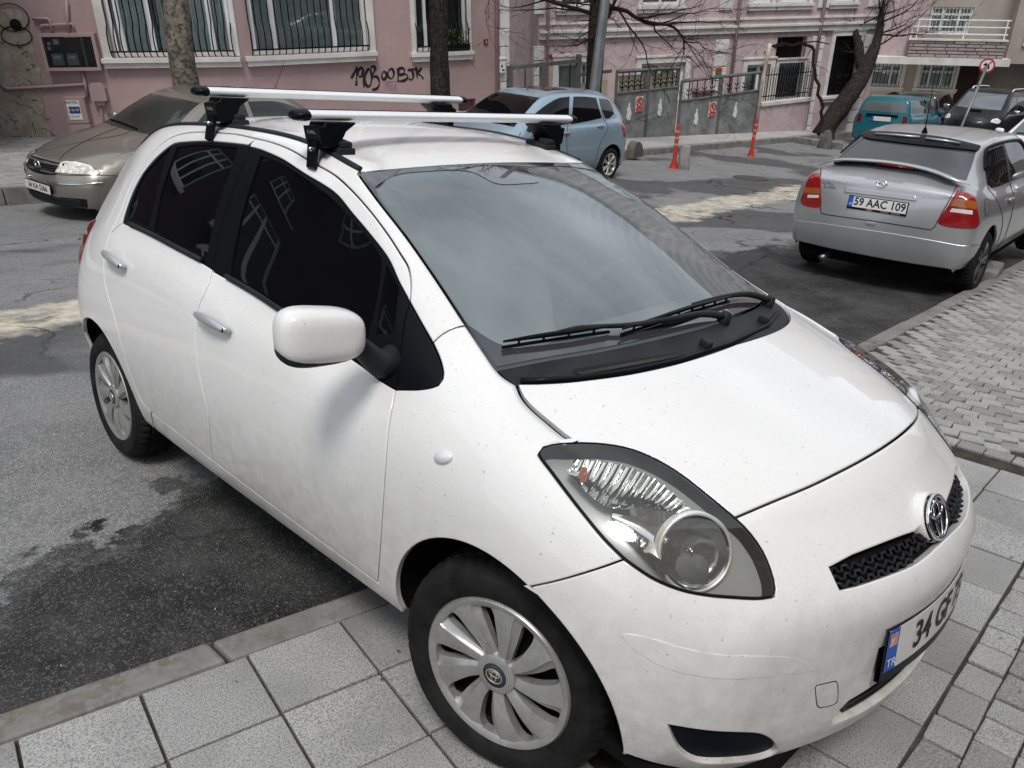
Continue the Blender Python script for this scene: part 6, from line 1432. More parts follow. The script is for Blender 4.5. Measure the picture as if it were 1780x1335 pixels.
# ================================================================ other cars
def pose(pos, yaw, pitch, roll):
    return Matrix.Translation(pos)@Matrix.Rotation(math.radians(yaw), 4, 'Z')@Matrix.Rotation(-math.radians(pitch), 4, 'Y')@Matrix.Rotation(math.radians(roll), 4, 'X')
class Car:
    def __init__(s, name, label, st, paint_, M_, xf, xr, arches, level=3, h=.06, R=.30, group=None, zs=.22, fexp=2.3):
        rows = []
        for (xl, xra, wr, zr, xc, zc, wb, zb, wm) in st:
            P_ = [(wm-.065, zs), (wm-.025, zs+.10), (wm-.004, .47), (wm, .47+(zb-.47)*.45), (wm*.62+wb*.38, zb-.085 if zb > .7 else zb-.05), (wb, zb), (wb+(wr-wb)*.32+.014, zb+(zr-zb)*.36), (wb+(wr-wb)*.66+.014, zb+(zr-zb)*.70), (wr, zr)]
            rows.append([(xl+(xra-xl)*max(0, min(1, (z-.5)/max(.01, zr-.5))), w, z) for w, z in P_])
        def endc(xe, xc, zc, sg):
            r = []
            for k in range(9):
                z = zs+.01+(zc-zs-.01)*k/8; u = z-.50
                x = xe-sg*.35*u*u if z < .60 else None
                if x is None: q = (z-.60)/(zc-.60); x0 = xe-sg*.0035; x = x0+(xc-x0)*(q**1.7)
                r.append((x, z))
            r[8] = (xc, zc); return r
        s.B = Body(rows, [(q[4], q[5]) for q in st], endc(xf, st[0][4], st[0][5], 1), endc(xr, st[-1][4], st[-1][5], -1), level=level, fexp=fexp)
        s.t = thing(name, label, 'car', M=M_, group=group); s.M = M_; s.Mi = M_.inverted(); s.st = st; s.h = h; s.pm = paint_; s.ar = arches; s.R = R; s.zs = zs
        B = s.B
        s.side = Ortho(B, (0, 1, 0)); s.top = Ortho(B, (0, 0, -1), up=(1, 0, 0)); s.fr = Cyl(B, xf-.95); s.re = CylR(B, xr+.85); s.back = Ortho(B, (1, 0, 0)); s.fwd = Ortho(B, (-1, 0, 0))
        x0, xn = st[0][0], st[-1][0]
        rail = [Vector((p[1], -p[2], p[3])) for p in st]; rail = [B.near(p)[0] for p in catmull(rail, .06)]
        s.rail = rail
        fc = [B.cast(Vector((xf+3, -w, z)), Vector((-1, 0, 0))) for w, z in ((0, 0),)]
        # hood front line / rear top line on the centre
        fl = [s.T(st[0][1]+(st[0][4]-st[0][1])*(1-u**2.2), st[0][2]*u) for u in [k/8 for k in range(8, -1, -1)]]
        rl = [s.T(st[-1][1]+(st[-1][4]-st[-1][1])*(1-u**2.2), st[-1][2]*u) for u in [k/8 for k in range(8, -1, -1)]]
        zb = zs+.03
        f_edge = [s.Sd(p[0], p[1]) for p in [(rows[0][k][0]-.01, rows[0][k][2]) for k in range(8, -1, -1)]]; f_edge[-1].z = f_edge[-1].z
        r_edge = [s.Sd(p[0], p[1]) for p in [(rows[-1][k][0]+.01, rows[-1][k][2]) for k in range(9)]]
        bot = []; pts = [x0-.02]; 
        a1, a2 = arches
        def arc_(c): return [s.Sd(c+R_*math.cos(t), .30+R_*math.sin(t)) for t in [math.radians(-8)+math.radians(196)*k/24 for k in range(25)]]
        R_ = R+.055; s.RA = R_
        e1 = c1 = None
        lo = [s.Sd(x0-.02-(x0-.02-(a1+R_))*u, zb) for u in (0, .5, 1)]; mid = [s.Sd(a1-R_+(a2+R_-(a1-R_))*u, zb) for u in (0, .25, .5, .75, 1)]; end_ = [s.Sd(a2-R_+(xn+.02-(a2-R_))*u, zb) for u in (0, .5, 1)]
        panel('body_side', [rail, list(reversed(r_edge)), list(reversed(end_)), list(reversed(arc_(a2)))[0:0]+list(arc_(a2))[::-1], list(reversed(mid)), list(arc_(a1))[::-1], list(reversed(lo)), list(reversed(f_edge))], s.side, paint_, s.t, gap=0, bev=.001, rim=.02, h=h, mirror=True, step=.03)
        fb = [s.F(y, zb) for y in [-rows[0][0][1]*u for u in (1, .66, .33, 0)]]
        F_ = [list(reversed(f_edge))[::-1], fb]; 
        panel('nose', [list(reversed(fl)), f_edge, fb, list(reversed(mir(fb))), list(reversed(mir(f_edge))), mir(fl)], s.fr, paint_, s.t, gap=0, bev=.001, rim=.02, h=h, step=.03)
        rb_ = [s.Rr(y, zb) for y in [-rows[-1][0][1]*u for u in (0, .33, .66, 1)]]
        panel('tail', [rl, mir(rl)[::-1], mir(r_edge)[::-1], mir(rb_)[::-1], rb_, r_edge], s.re, paint_, s.t, gap=0, bev=.001, rim=.02, h=h, step=.03)
        panel('upper_body', [list(reversed(fl)), rail, rl, mir(rl)[::-1], mir(rail)[::-1], mir(fl)], s.top, paint_, s.t, gap=0, bev=.001, rim=.02, h=h, step=.04)
        mb = MB(); mb.box(xn+.1, x0-.1, -.72, .72, .18, .60); mb.build('floor_pan', M_DARK, s.t)
        for c in arches:
            for sg in (1, -1):
                mb = MB(); rws = [[Vector((c+R_*1.01*math.cos(t), yv*sg, .30+R_*1.01*math.sin(t))) for t in [math.radians(-10)+math.radians(200)*k/20 for k in range(21)]] for yv in (-.5, -.79)]; mb.grid(rws); mb.add([Vector((c, -.5*sg, .3))]+rws[0], [(0, k+1, k+2) for k in range(20)]); mb.build('wheel_arch_liner', M_DARK, s.t)
    def Sd(s, x, z): return s.side.lift(s.side.to2(Vector((x, 0, z))))[0]
    def T(s, x, w): return s.top.lift(s.top.to2(Vector((x, -w, 0))))[0]
    def F(s, y, z): return s.fwd.lift(s.fwd.to2(Vector((0, y, z))))[0]
    def Rr(s, y, z): return s.back.lift(s.back.to2(Vector((0, y, z))))[0]
    def px(s, pts, step=4, flip=False):
        P_ = PX(pts, s.B, s.Mi, step); return mir(P_) if flip else P_
    def hitp(s, u, v):
        o, d = pray(u, v, s.Mi); r = s.B.cast(o, d)
        if r: return r
        t_ = d.dot(Vector((.5, 0, .9))-o)
        for _ in range(12):
            q = s.B.near(o+d*t_); t_ = d.dot(q[0]-o)
        return q
    def ov(s, name, loop, dom, m_, off=.004, parent=None, mirror=False, **k):
        k.setdefault('gap', 0); k.setdefault('bev', 0); k.setdefault('rim', off+.002); k.setdefault('h', s.h); k.setdefault('step', .02)
        return panel(name, loop, dom, m_, parent or s.t, off=off, mirror=mirror, **k)
    def seam(s, pts3, r_=.003, name='panel_gap', mirror=False, m_=None):
        P_ = resample(pts3, .05); mb = MB(); mb.tube([p+s.B.near(p)[1]*.0012 for p in P_], r_, 4); o_ = mb.build(name, m_ or M_INK, s.t)
        if mirror: mirror_copy(o_)
    def side2(s, pts, step=.04): return [s.Sd(x, z) for x, z in [tuple(q) for q in catmull([Vector(p) for p in pts], step)]]
    def wheels(s, y=.73, style='five', capmat=None, R=None, rim=.19, steer=0):
        for i, c in enumerate(s.ar):
            for sg in (1, -1): wheel(s.t, Vector((c, -y*sg, (R or s.R))), 0, sg, R=R or s.R, W=.185, rim=rim, style=style, capmat=capmat)
    def handle(s, x, z, L_=.16, m_=None):
        for sg in (1, -1):
            mb = MB(); P_ = []
            for k in range(7): p, n = s.side.lift(s.side.to2(Vector((x-L_/2+L_*k/6, 0, z)))); P_.append(p+n*(.012+.016*math.sin(math.pi*k/6)))
            mb.tube([Vector((p.x, p.y*sg, p.z)) for p in P_], .012, 7); mb.build('door_handle', m_ or s.pm, s.t, smooth=True)
    def mirrors(s, x, z, w=.93, m_=None):
        for sg in (1, -1):
            o_ = sellip(Vector((x, -w*sg, z)), Vector((1, 0, 0)), Vector((0, 1, 0)), Vector((0, 0, 1)), .055, .10, .065, .65, (20, 12)).build('door_mirror', m_ or s.pm, s.t, smooth=True)
            mb = MB(); mb.tube([(x, -(w-.07)*sg, z-.03), (x+.02, -(w-.22)*sg, z-.05)], .03, 7); mb.build('mirror_arm', M_PLAST, o_)
# ---- silver hatchback parked downhill
M_SILVER = paint('silver_paint', (.47,.475,.485), rough=.33, metal=.7, var=(.43,.435,.445), vscale=2, dirt=(.22,.21,.20), dirtz=(.1,.5), coat=.8)
AST = [(3.85,3.80,.55,.74,3.98,.77,.62,.68,.70),(3.55,3.5,.62,.82,3.6,.86,.74,.78,.82),(3.15,3.1,.66,.92,3.15,.955,.77,.86,.845),(2.95,2.9,.66,.97,3.05,1.0,.775,.90,.85),(2.65,2.62,.60,1.15,2.75,1.16,.775,.925,.853),(2.35,2.3,.56,1.32,2.40,1.345,.775,.935,.853),
       (2.05,2.05,.565,1.365,2.05,1.40,.77,.94,.853),(1.5,1.5,.575,1.375,1.5,1.425,.77,.95,.853),(1.05,1.05,.565,1.345,1.05,1.405,.765,.96,.85),(.75,.74,.545,1.275,.70,1.36,.755,.965,.848),(.45,.45,.585,1.13,.42,1.19,.76,.975,.845),(.20,.19,.63,1.01,.16,1.03,.755,.955,.835),(.11,.10,.63,.965,.07,.99,.72,.90,.79)]
A_ = Car('parked_car', 'silver three-box hatchback with red tail lamps and rear spoiler, plate 59 AAC 109', AST, M_SILVER, pose((5.876, 1.602, -.866), .9, -4.7, -1.5), 4.1, .0, (3.31, .70), level=3, h=.045, R=.305, zs=.29)
A_.t['label'] = 'silver hatchback with red tail lamps, rear spoiler and plate 59 AAC 109'
px = A_.px
gl = [px([(1453,279),(1475,257),(1500,236)]), px([(1500,236),(1560,238),(1630,247),(1697,262)]), px([(1697,262),(1690,285),(1680,313)]), px([(1680,313),(1620,302),(1551,294),(1500,287),(1453,279)])]
A_.ov('rear_window', gl, A_.top, mat('sky_toned_rear_glass', (.055,.06,.066), rough=.05, spec=.6), .004)  # the sky's reflection is put into the bluish grey base colour
br = [px([(1501,231),(1560,233),(1640,242),(1702,256)]), px([(1702,256),(1698,264),(1680,263)]), px([(1680,263),(1620,257),(1560,250),(1510,243),(1499,238)])]
bo = A_.ov('roof_spoiler', br, A_.top, M_TRIM, .022, rim=.02)[0]
mb = MB(); mb.tube([A_.hitp(u, v)[0]+Vector((-.01, 0, .03)) for u, v in ((1522,238),(1560,240.5),(1598,244))], .012, 5); mb.tube([A_.hitp(u, v)[0]+Vector((-.01, 0, .03)) for u, v in ((1608,246),(1640,250),(1668,255))], .012, 5); mb.build('spoiler_strip', M_SILVER, bo, smooth=True)  # two silver strips along the black roof spoiler
wing = catmull([A_.hitp(u, v)[0]+Vector((-.02, 0, .035)) for u, v in ((1424,293),(1440,287),(1462,283),(1500,284),(1538,287),(1580,293),(1615,301),(1640,310),(1664,320),(1684,327))], .05); n_ = len(wing)
mb = MB(); rws = []
for i, p in enumerate(wing):
    e = min(1, min(i, n_-1-i)/4+.25); rws.append([p+Vector((x*e, 0, z*e)) for x, z in ((.06, -.005), (.03, .012), (-.03, .012), (-.07, -.002), (-.03, -.018), (.03, -.018))])
mb.grid(rws, closed=True); wg_ = mb.build('boot_spoiler', M_SILVER, A_.t, smooth=True)
mb = MB(); mb.tube([wing[int(n_*.40)]+Vector((-.06, 0, -.012)), wing[int(n_*.66)]+Vector((-.06, 0, -.012))], .012, 5); mb.build('brake_light', M_REDLAMP, wg_)
lz = [(1427,302),(1414,302),(1405,311),(1398,330),(1393,354),(1425.5,359.5),(1427,330),(1427,302)]; rz = [(1664,331),(1681,335),(1695,346),(1699,365),(1697,396),(1632,389.5),(1648,358),(1664,331)]
M_AMB = mat('amber_lamp', (.30,.09,.015), rough=.15, coat=1); M_RED = mat('red_tail_lamp', (.24,.006,.008), rough=.15, coat=1)
for L_, bands in ((lz, ([(1399,326),(1426,327),(1426,337),(1397.5,336)], [(1405,338.5),(1424,339),(1424,344),(1404,343.5)])), (rz, ([(1661,345),(1697,351),(1697,364),(1653,358)], [(1655,362),(1690,366),(1690,373),(1651,368)]))):
    dm = A_.re; lo_ = A_.ov('tail_lamp', [px(L_, 3)], dm, M_RED, .006, bev=.004, rim=.02, h=.03)[0]
    for b_, mm_ in zip(bands, (M_AMB, M_WLAMP)): A_.ov('lamp_band', [px([b_[0], b_[1]]), px([b_[1], b_[2]]), px([b_[2], b_[3]]), px([b_[3], b_[0]])], dm, mm_, .0085, parent=lo_, h=.03)
A_.seam(px([(1427,293),(1426.7,358),(1427.5,368),(1436,372.5),(1530,386),(1612,398.5),(1622,398),(1632,380),(1650,348),(1664,322)]), .0042)
A_.seam(px([(1384,381),(1440,388),(1530,401),(1620,416),(1670,425),(1701,425)]), .0035, m_=mat('seam_grey', (.16,.16,.165), rough=.6))
bt = px([(1383,382),(1440,389),(1530,402),(1620,417),(1670,426),(1703,426)])
yl, yr = bt[0].y, bt[-1].y; bb = [A_.Rr(yr+(yl-yr)*k/10, .325) for k in range(11)]
A_.ov('rear_bumper', [bt, [bt[-1], bb[0]], bb, [bb[-1], bt[0]]], A_.re, M_SILVER, .012, bev=.006, rim=.02, h=.045)
# plate recess bar, plate
Bq = [(1470,325),(1592,341),(1593,350),(1469,334)]; A_.ov('plate_lamp_bar', [px([Bq[i], Bq[(i+1) % 4]]) for i in range(4)], A_.back, M_SILVER, .018, bev=.004, rim=.02, h=.03)
def flat_plate(car, TLp, TRp, BLp, BRp, txt, off=.012, strip=True, size=.1, sx=.9, left_blue=True, letters=()):
    q = [car.hitp(*p)[0] for p in (TLp, TRp, BLp, BRp)]; n = sum((car.hitp(*p)[1] for p in (TLp, TRp, BLp, BRp)), Vector()).normalized()
    c = sum(q, Vector())/4+n*off; X = (q[1]-q[0]+q[3]-q[2]).normalized(); X = (X-n*X.dot(n)).normalized(); Yv = n.cross(X)
    W_ = ((q[1]-q[0]).length+(q[3]-q[2]).length)/2; H_ = ((q[2]-q[0]).length+(q[3]-q[1]).length)/2
    M_ = Matrix(((X.x, Yv.x, n.x, c.x), (X.y, Yv.y, n.y, c.y), (X.z, Yv.z, n.z, c.z), (0, 0, 0, 1)))
    mb = MB(); mb.box(-W_/2, W_/2, -H_/2, H_/2, -.012, 0, M_, .004); p_ = mb.build('number_plate', M_TRIM, car.t)
    st_ = H_*.18 if strip else .008
    mb = MB(); mb.box(-W_/2+.008, W_/2-.008, -H_/2+st_, H_/2-.008, 0, .002, M_); mb.build('plate_face', M_PLATEW, p_)
    if left_blue: mb = MB(); mb.box(-W_/2+.008, -W_/2+.048, -H_/2+st_, H_/2-.008, .002, .003, M_); mb.build('plate_band', M_BLUE, p_); text_mesh('TR', .024, M_INKW, 'lettering', p_, M_@Matrix.Translation((-W_/2+.028, -H_*.12, .0035)))
    text_mesh(txt, H_*.80, M_INK, 'lettering', p_, M_@Matrix.Translation((.02, st_/2-.002, .0035)), sx=sx, bold=.002)
    if strip:
        text_mesh('OREN', H_*.17, mat('ink_gold', (.6,.45,.12), rough=.4), 'lettering', p_, M_@Matrix.Translation((-.06, -H_/2+st_*.5, .0015))); text_mesh('OTOMOTIV', H_*.11, MATS['ink_gold'], 'lettering', p_, M_@Matrix.Translation((.08, -H_/2+st_*.5, .0015))); text_mesh('0 212 674 62 58', H_*.09, M_INKW, 'lettering', p_, M_@Matrix.Translation((W_*.33, -H_/2+st_*.5, .0015)))
    return p_
flat_plate(A_, (1476.4,338.4), (1581,353), (1472.8,362), (1575,377), '59 AAC 109', sx=.92)
def txt_on(car, u, v, txt, size, m_, sx=1., off=.005):
    p, n = car.hitp(u, v); X = Vector((0, 0, 1)).cross(n).normalized(); Yv = n.cross(X); p = p+n*off
    text_mesh(txt, size, m_, 'lettering', car.t, Matrix(((X.x, Yv.x, n.x, p.x), (X.y, Yv.y, n.y, p.y), (X.z, Yv.z, n.z, p.z), (0, 0, 0, 1))), sx=sx, extrude=.002)
txt_on(A_, 1440, 319, 'ASTRA', .034, M_CHROME, 1.2); txt_on(A_, 1443, 325, 'CLASSIC', .028, M_CHROME, 1.2); txt_on(A_, 1625, 343, '1.4 TWINPORT', .028, M_CHROME, 1.1)
p, n = A_.hitp(1532.7, 319.3); X = Vector((0, 0, 1)).cross(n).normalized(); Zv = n.cross(X); mb = MB(); badge_ring(mb, p+n*.006, X, Zv, .038, .038, .005); mb.tube([p+n*.008-X*.055, p+n*.008-X*.005+Zv*.008, p+n*.008+X*.005-Zv*.008, p+n*.008+X*.055], .004, 5); mb.build('badge', M_CHROME, A_.t, smooth=True)
mb = MB(); p, n = A_.hitp(1528, 336); mb.lathe([(.0005, .012), (.016, .010), (.02, -.002)], 14, axisM(p, n)); mb.build('boot_lock', M_CHROME, A_.t, smooth=True)
for u, v in ((1464,401), (1555,415)): p, n = A_.hitp(u, v); mb = MB(); mb.lathe([(.0005, .006), (.012, .004), (.014, -.002)], 12, axisM(p, n)); mb.build('parking_sensor', M_SILVER, A_.t, smooth=True)
mb = MB(); p, n = A_.hitp(1514, 388); mb.box(-.045, .045, -.01, .012, -.014, .014, axisM(p, n), .006); mb.build('tow_cover', M_SILVER, A_.t)
# side glass, flap, antenna, exhaust, seams
wr = A_.side2([(.62,.985),(.70,1.12),(.86,1.25),(1.0,1.29),(1.35,1.31)]); wr2 = A_.side2([(1.35,1.31),(1.35,.98)]); wr3 = A_.side2([(1.35,.98),(1.0,.975),(.62,.985)])
A_.ov('rear_side_window', [wr, wr2, wr3], A_.side, M_TINT, .003, mirror=True)
wf = [A_.side2([(1.43,1.315),(1.9,1.305),(2.2,1.26),(2.5,1.10),(2.72,.955)]), A_.side2([(2.72,.955),(2.0,.965),(1.43,.98)]), A_.side2([(1.43,.98),(1.43,1.315)])]
A_.ov('front_side_window', wf, A_.side, M_TINT, .003, mirror=True)
A_.seam(A_.side2([(1.39,1.33),(1.39,.97),(1.38,.6),(1.38,.30)]), mirror=True); A_.seam(A_.side2([(.62,1.0),(.78,.86),(1.08,.62),(1.15,.30)]), mirror=True); A_.seam(A_.side2([(2.78,.95),(2.75,.6),(2.75,.30)]), mirror=True)
mb = MB(); mb.tube([p+Vector((0, -.010, .004)) for p in A_.side2([(.70,1.14),(.86,1.27),(1.0,1.315),(1.37,1.335),(1.9,1.325),(2.2,1.285),(2.5,1.13)])], .016, 6); vz = mb.build('window_visor', M_TRIM, A_.t, smooth=True); mirror_copy(vz)
p, n = A_.hitp(1716, 361); A_.ov('fuel_flap', [[A_.Sd(p.x+.07*math.cos(t_), p.z+.07*math.sin(t_)) for t_ in [2*math.pi*k/24 for k in range(25)]]], A_.side, M_SILVER, .003, h=.03); A_.seam([A_.Sd(p.x+.075*math.cos(t_), p.z+.075*math.sin(t_)) for t_ in [2*math.pi*k/24 for k in range(25)]], .0028, 'flap_gap')
A_.handle(1.22, .84); A_.handle(2.0, .83)
p, n = A_.hitp(1607, 231); mb = MB(); mb.tube([p, p+Vector((-.01, 0, .05))], [.03, .012], 8); mb.tube([p+Vector((-.01, 0, .05)), p+Vector((-.06, 0, .42))], [.006, .003], 5); mb.build('antenna', M_TRIM, A_.t)
mb = MB(); mb.tube([(.55, .42, .23), (.02, .42, .215)], .028, 10); mb.build('exhaust', mat('dull_steel', (.2,.19,.18), rough=.4, metal=.8), A_.t, smooth=True)
wpA = MB(); q0, q1 = A_.hitp(1545, 293)[0], A_.hitp(1450, 287)[0]; wpA.tube([q0+Vector((-.02, 0, .03)), q0.lerp(q1, .5)+Vector((-.02, 0, .04)), q1+Vector((-.01, 0, .02))], .012, 6); wpA.build('rear_wiper', M_TRIM, A_.t)
A_.ov('windscreen', [[A_.T(2.33, w) for w in (-.46, -.2, 0, .2, .46)][0:0]+[A_.T(2.36, .50), A_.T(2.40, .25), A_.T(2.41, 0)], [A_.T(2.41, 0), Vector((A_.T(2.40, .25).x, .25, A_.T(2.40, .25).z)), Vector((A_.T(2.36, .5).x, .5, A_.T(2.36, .5).z))], [Vector((A_.T(2.36, .5).x, .5, A_.T(2.36, .5).z)), Vector((A_.T(2.92, .58).x, .58, A_.T(2.92, .58).z))], [Vector((A_.T(2.92, .58).x, .58, A_.T(2.92, .58).z)), A_.T(3.02, 0), A_.T(2.92, .58)], [A_.T(2.92, .58), A_.T(2.36, .50)]], A_.top, M_TINT, .004)
A_.wheels(.745, 'five', mat('dark_alloy', (.10,.10,.105), rough=.35, metal=.7), R=.302, rim=.20); A_.mirrors(2.72, .98)
# ---- light blue small MPV facing uphill
M_BLUEP = paint('ice_blue_paint', (.30,.40,.47), rough=.36, metal=.45, var=(.27,.37,.44), vscale=2, dirt=(.2,.2,.2), dirtz=(.1,.5))
JZ = [(3.62,3.55,.50,.80,3.72,.84,.60,.72,.66),(3.35,3.3,.60,.92,3.42,.95,.72,.82,.80),(3.1,3.05,.645,.99,3.15,1.02,.76,.90,.83),(2.85,2.85,.62,1.10,2.95,1.11,.765,.95,.837),(2.55,2.5,.565,1.30,2.6,1.30,.765,.97,.837),(2.25,2.2,.535,1.42,2.28,1.44,.765,.985,.837),(1.8,1.8,.55,1.47,1.8,1.52,.765,1.0,.837),(1.2,1.2,.555,1.46,1.2,1.525,.765,1.02,.837),(.7,.7,.55,1.42,.65,1.50,.76,1.04,.835),(.38,.38,.545,1.34,.33,1.44,.74,1.06,.825),(.2,.2,.57,1.18,.15,1.22,.71,1.02,.80),(.1,.1,.60,1.02,.05,1.05,.67,.94,.74)]
J_ = Car('parked_car', 'light blue compact hatchback parked in front of the graffitied pink wall', JZ, M_BLUEP, pose((10.727, 8.564, -1.623), 180.0, 4.7, -.5), 3.83, 0., (3.07, .62), R=.295)
def quad(fn, pts): return [fn([pts[i], pts[(i+1) % len(pts)]]) for i in range(len(pts))]
def FLP(car): return lambda pts: car.px(pts, 3, True)
fx = FLP(J_)
J_.ov('front_side_window', [fx([(934,194),(950,182),(970,171),(990,168)]), fx([(990,168),(988,215)]), fx([(988,215),(960,220),(915,228)]), fx([(915,228),(922,207),(934,194)])], J_.side, M_TINT, .003, mirror=True)
J_.ov('rear_side_window', [fx([(997,168),(1015,168),(1036,170)]), fx([(1036,170),(1046,205)]), fx([(1046,205),(1020,211),(993,216)]), fx([(993,216),(997,168)])], J_.side, M_TINT, .003, mirror=True)
J_.ov('quarter_window', [fx([(1042,171),(1056,174),(1064,186),(1067,198)]), fx([(1067,198),(1058,206),(1052,206)]), fx([(1052,206),(1046,190),(1042,171)])], J_.side, M_PANE, .003, mirror=True)
Tm = lambda c, x, w: [c.T(x, w)]
def screen(car, top, bot, name='windscreen', m_=None):
    up_ = [car.T(x, w) for x, w in top]; lo_ = [car.T(x, w) for x, w in bot]   # lists from side to centre
    return car.ov(name, [list(up_)+mir(up_)[::-1][1:], [mir(up_)[0], mir(lo_)[0]], mir(lo_)+lo_[::-1][1:], [lo_[0], up_[0]]], car.top, m_ or M_TINT, .004)
screen(J_, [(2.25,.47),(2.30,.25),(2.32,0)], [(3.0,.62),(3.08,.3),(3.10,0)])
J_.ov('tail_lamp', [fx([(1082,205),(1087,212),(1091,236)]), fx([(1091,236),(1084,238),(1081,220)]), fx([(1081,220),(1082,205)])], Ortho(J_.B, (.75,.66,0)), M_RED, .006, mirror=True)
for L_ in ([(988,168),(987,216),(985,245),(988,290)], [(1041,170),(1049,206),(1057,222),(1043,250),(1034,282)]): J_.seam(fx(L_), .004, mirror=True)
J_.seam(fx([(905,230),(898,250),(900,275)]), .004, mirror=True)
J_.handle(1.93, .90, .17); J_.handle(1.0, .965, .17); J_.mirrors(2.78, 1.02, .90)
J_.wheels(.725, 'seven', mat('bright_alloy', (.55,.55,.54), rough=.3, metal=.7), R=.295, rim=.195)
mb = MB(); p = J_.T(2.05, 0); mb.tube([p, p+Vector((-.08, 0, .10))], [.012, .005], 6); mb.build('antenna', M_TRIM, J_.t)
J_.ov('sunroof', [[J_.T(1.9, .30), J_.T(1.9, 0)]+mir([J_.T(1.9, .30)]), mir([J_.T(1.9, .3), J_.T(1.35, .3)]), mir([J_.T(1.35, .3)])+[J_.T(1.35, 0), J_.T(1.35, .3)], [J_.T(1.35, .3), J_.T(1.9, .3)]], J_.top, mat('sunroof_glass', (.03,.012,.012), rough=.08), .004)
J_.ov('headlight', [J_.side2([(3.30,.86),(3.50,.76),(3.56,.68)]), J_.side2([(3.56,.68),(3.40,.70),(3.25,.80),(3.30,.86)])], J_.side, M_WLAMP, .005, mirror=True)
# ---- beige saloon at the left
M_CHAMP = paint('champagne_paint', (.25,.232,.20), rough=.33, metal=.65, var=(.225,.21,.182), vscale=2, coat=.9, dirt=(.18,.17,.15), dirtz=(.1,.45))
PS = [(4.42,4.36,.58,.74,4.58,.77,.68,.68,.74),(4.05,4.0,.66,.85,4.15,.885,.79,.80,.855),(3.7,3.65,.69,.92,3.75,.955,.80,.86,.87),(3.4,3.35,.69,.985,3.48,1.015,.80,.90,.873),(3.05,3.0,.62,1.18,3.12,1.19,.80,.92,.873),(2.65,2.6,.55,1.37,2.72,1.39,.80,.93,.873),(2.2,2.2,.56,1.42,2.2,1.46,.80,.94,.873),(1.6,1.6,.56,1.41,1.6,1.455,.80,.945,.873),(1.1,1.1,.55,1.33,1.05,1.38,.795,.95,.87),(.7,.65,.60,1.10,.6,1.13,.79,.955,.86),(.35,.35,.66,1.02,.3,1.04,.76,.94,.84),(.08,.08,.62,.98,.02,1.0,.68,.90,.76)]
P_ = Car('parked_car', 'beige metallic saloon parked nose out beside the pink wall with the meter box', PS, M_CHAMP, pose((6.08, 10.80, -1.27), 190.5, 4.2, -3.0), 4.70, 0., (3.80, 1.10), R=.31, h=.05)
fx = FLP(P_)
def pxx(pts): return P_.px(pts, 3)
P_.ov('headlight', [fx([(96,299),(103,288),(110,281),(132,281)]), fx([(132,281),(150,285),(158,288),(166,296),(174,303)]), fx([(174,303),(150,303.5),(96,300)])], Ortho(P_.B, (-.75,.6,-.2)), mat('frosted_lamp', (.55,.545,.49), rough=.12, coat=1, spec=.5, var=(.30,.295,.26), vscale=11, var2=(.70,.69,.62), v2scale=24), .006, mirror=True)
P_.seam(fx([(96,299),(103,288),(110,281),(132,280.5),(150,284),(158,287.5),(166,295.5),(175,303),(150,304),(96,300)]), .006, 'lamp_gap', mirror=True)
gx = half(mir(P_.px([(93,282),(84,302),(70,298),(57,292),(47,285),(44,280)], 3))) 
gl_ = [P_.F(0, .755), P_.F(-.20, .752), P_.F(-.36, .745), P_.F(-.31, .62), P_.F(-.16, .60), P_.F(0, .595)]
P_.ov('grille', [gl_+mir(gl_)[::-1][1:-1]], P_.fwd, MATS['grille_black'], .003)
for z in (.63, .66, .69, .72): mb = MB(); mb.tube([P_.F(y*.02, z)+Vector((.012, 0, 0)) for y in range(-15, 16)], .007, 5); mb.build('grille_bar', M_PLAST, P_.t)
mb = MB(); c_ = P_.F(0, .68)+Vector((.02, 0, 0)); badge_ring(mb, c_, Vector((0, 1, 0)), Vector((.1, 0, 1)).normalized(), .06, .06, .007); mb.tube([c_+Vector((0, y, z)) for y, z in ((-.045, .03), (-.02, -.04), (0, .005), (.02, -.04), (.045, .03))], .006, 5); mb.build('badge', M_CHROME, P_.t, smooth=True)
low = [P_.F(0, .36), P_.F(-.35, .36), P_.F(-.64, .37), P_.F(-.62, .26), P_.F(-.3, .25), P_.F(0, .25)]
P_.ov('lower_intake', [low+mir(low)[::-1][1:-1]], P_.fwd, MATS['grille_black'], .003)
for z in (.275, .30, .325, .345): mb = MB(); mb.tube([P_.F(y*.04, z)+Vector((.01, 0, 0)) for y in range(-14, 15)], .006, 5); mb.build('intake_bar', M_PLAST, P_.t)
mb = MB(); tp = P_.px([(84,316),(110,320),(140,320.5),(179,317.5)], 3); mb.tube([p+P_.B.near(p)[1]*.006 for p in tp], .011, 6); o_ = mb.build('chrome_strip', M_CHROME, P_.t, smooth=True); mirror_copy(o_)
P_.seam(P_.px([(92,302),(120,305),(175,304.5),(206,306)], 3), .004)
fp = P_.F(0, .43); mb = MB(); mb.box(fp.x-.002, fp.x+.02, -.265, .265, .375, .49, None, .004); pp = mb.build('number_plate', M_TRIM, P_.t); mb = MB(); mb.box(fp.x+.02, fp.x+.022, -.258, .258, .382, .483); mb.build('plate_face', M_PLATEW, pp)
text_mesh('34 KA 5366', .092, M_INK, 'lettering', pp, Matrix.Translation((fp.x+.0235, .0, .432))@Matrix.Rotation(math.pi/2, 4, 'Z')@Matrix.Rotation(math.pi/2, 4, 'X'), sx=.9, bold=.002)
screen(P_, [(2.68,.50),(2.74,.25),(2.76,0)], [(3.36,.64),(3.46,.32),(3.49,0)], m_=M_CARGLASS)
hole = [P_.T(x, w) for x, w in ((2.66,.48),(2.72,.24),(2.74,0))]
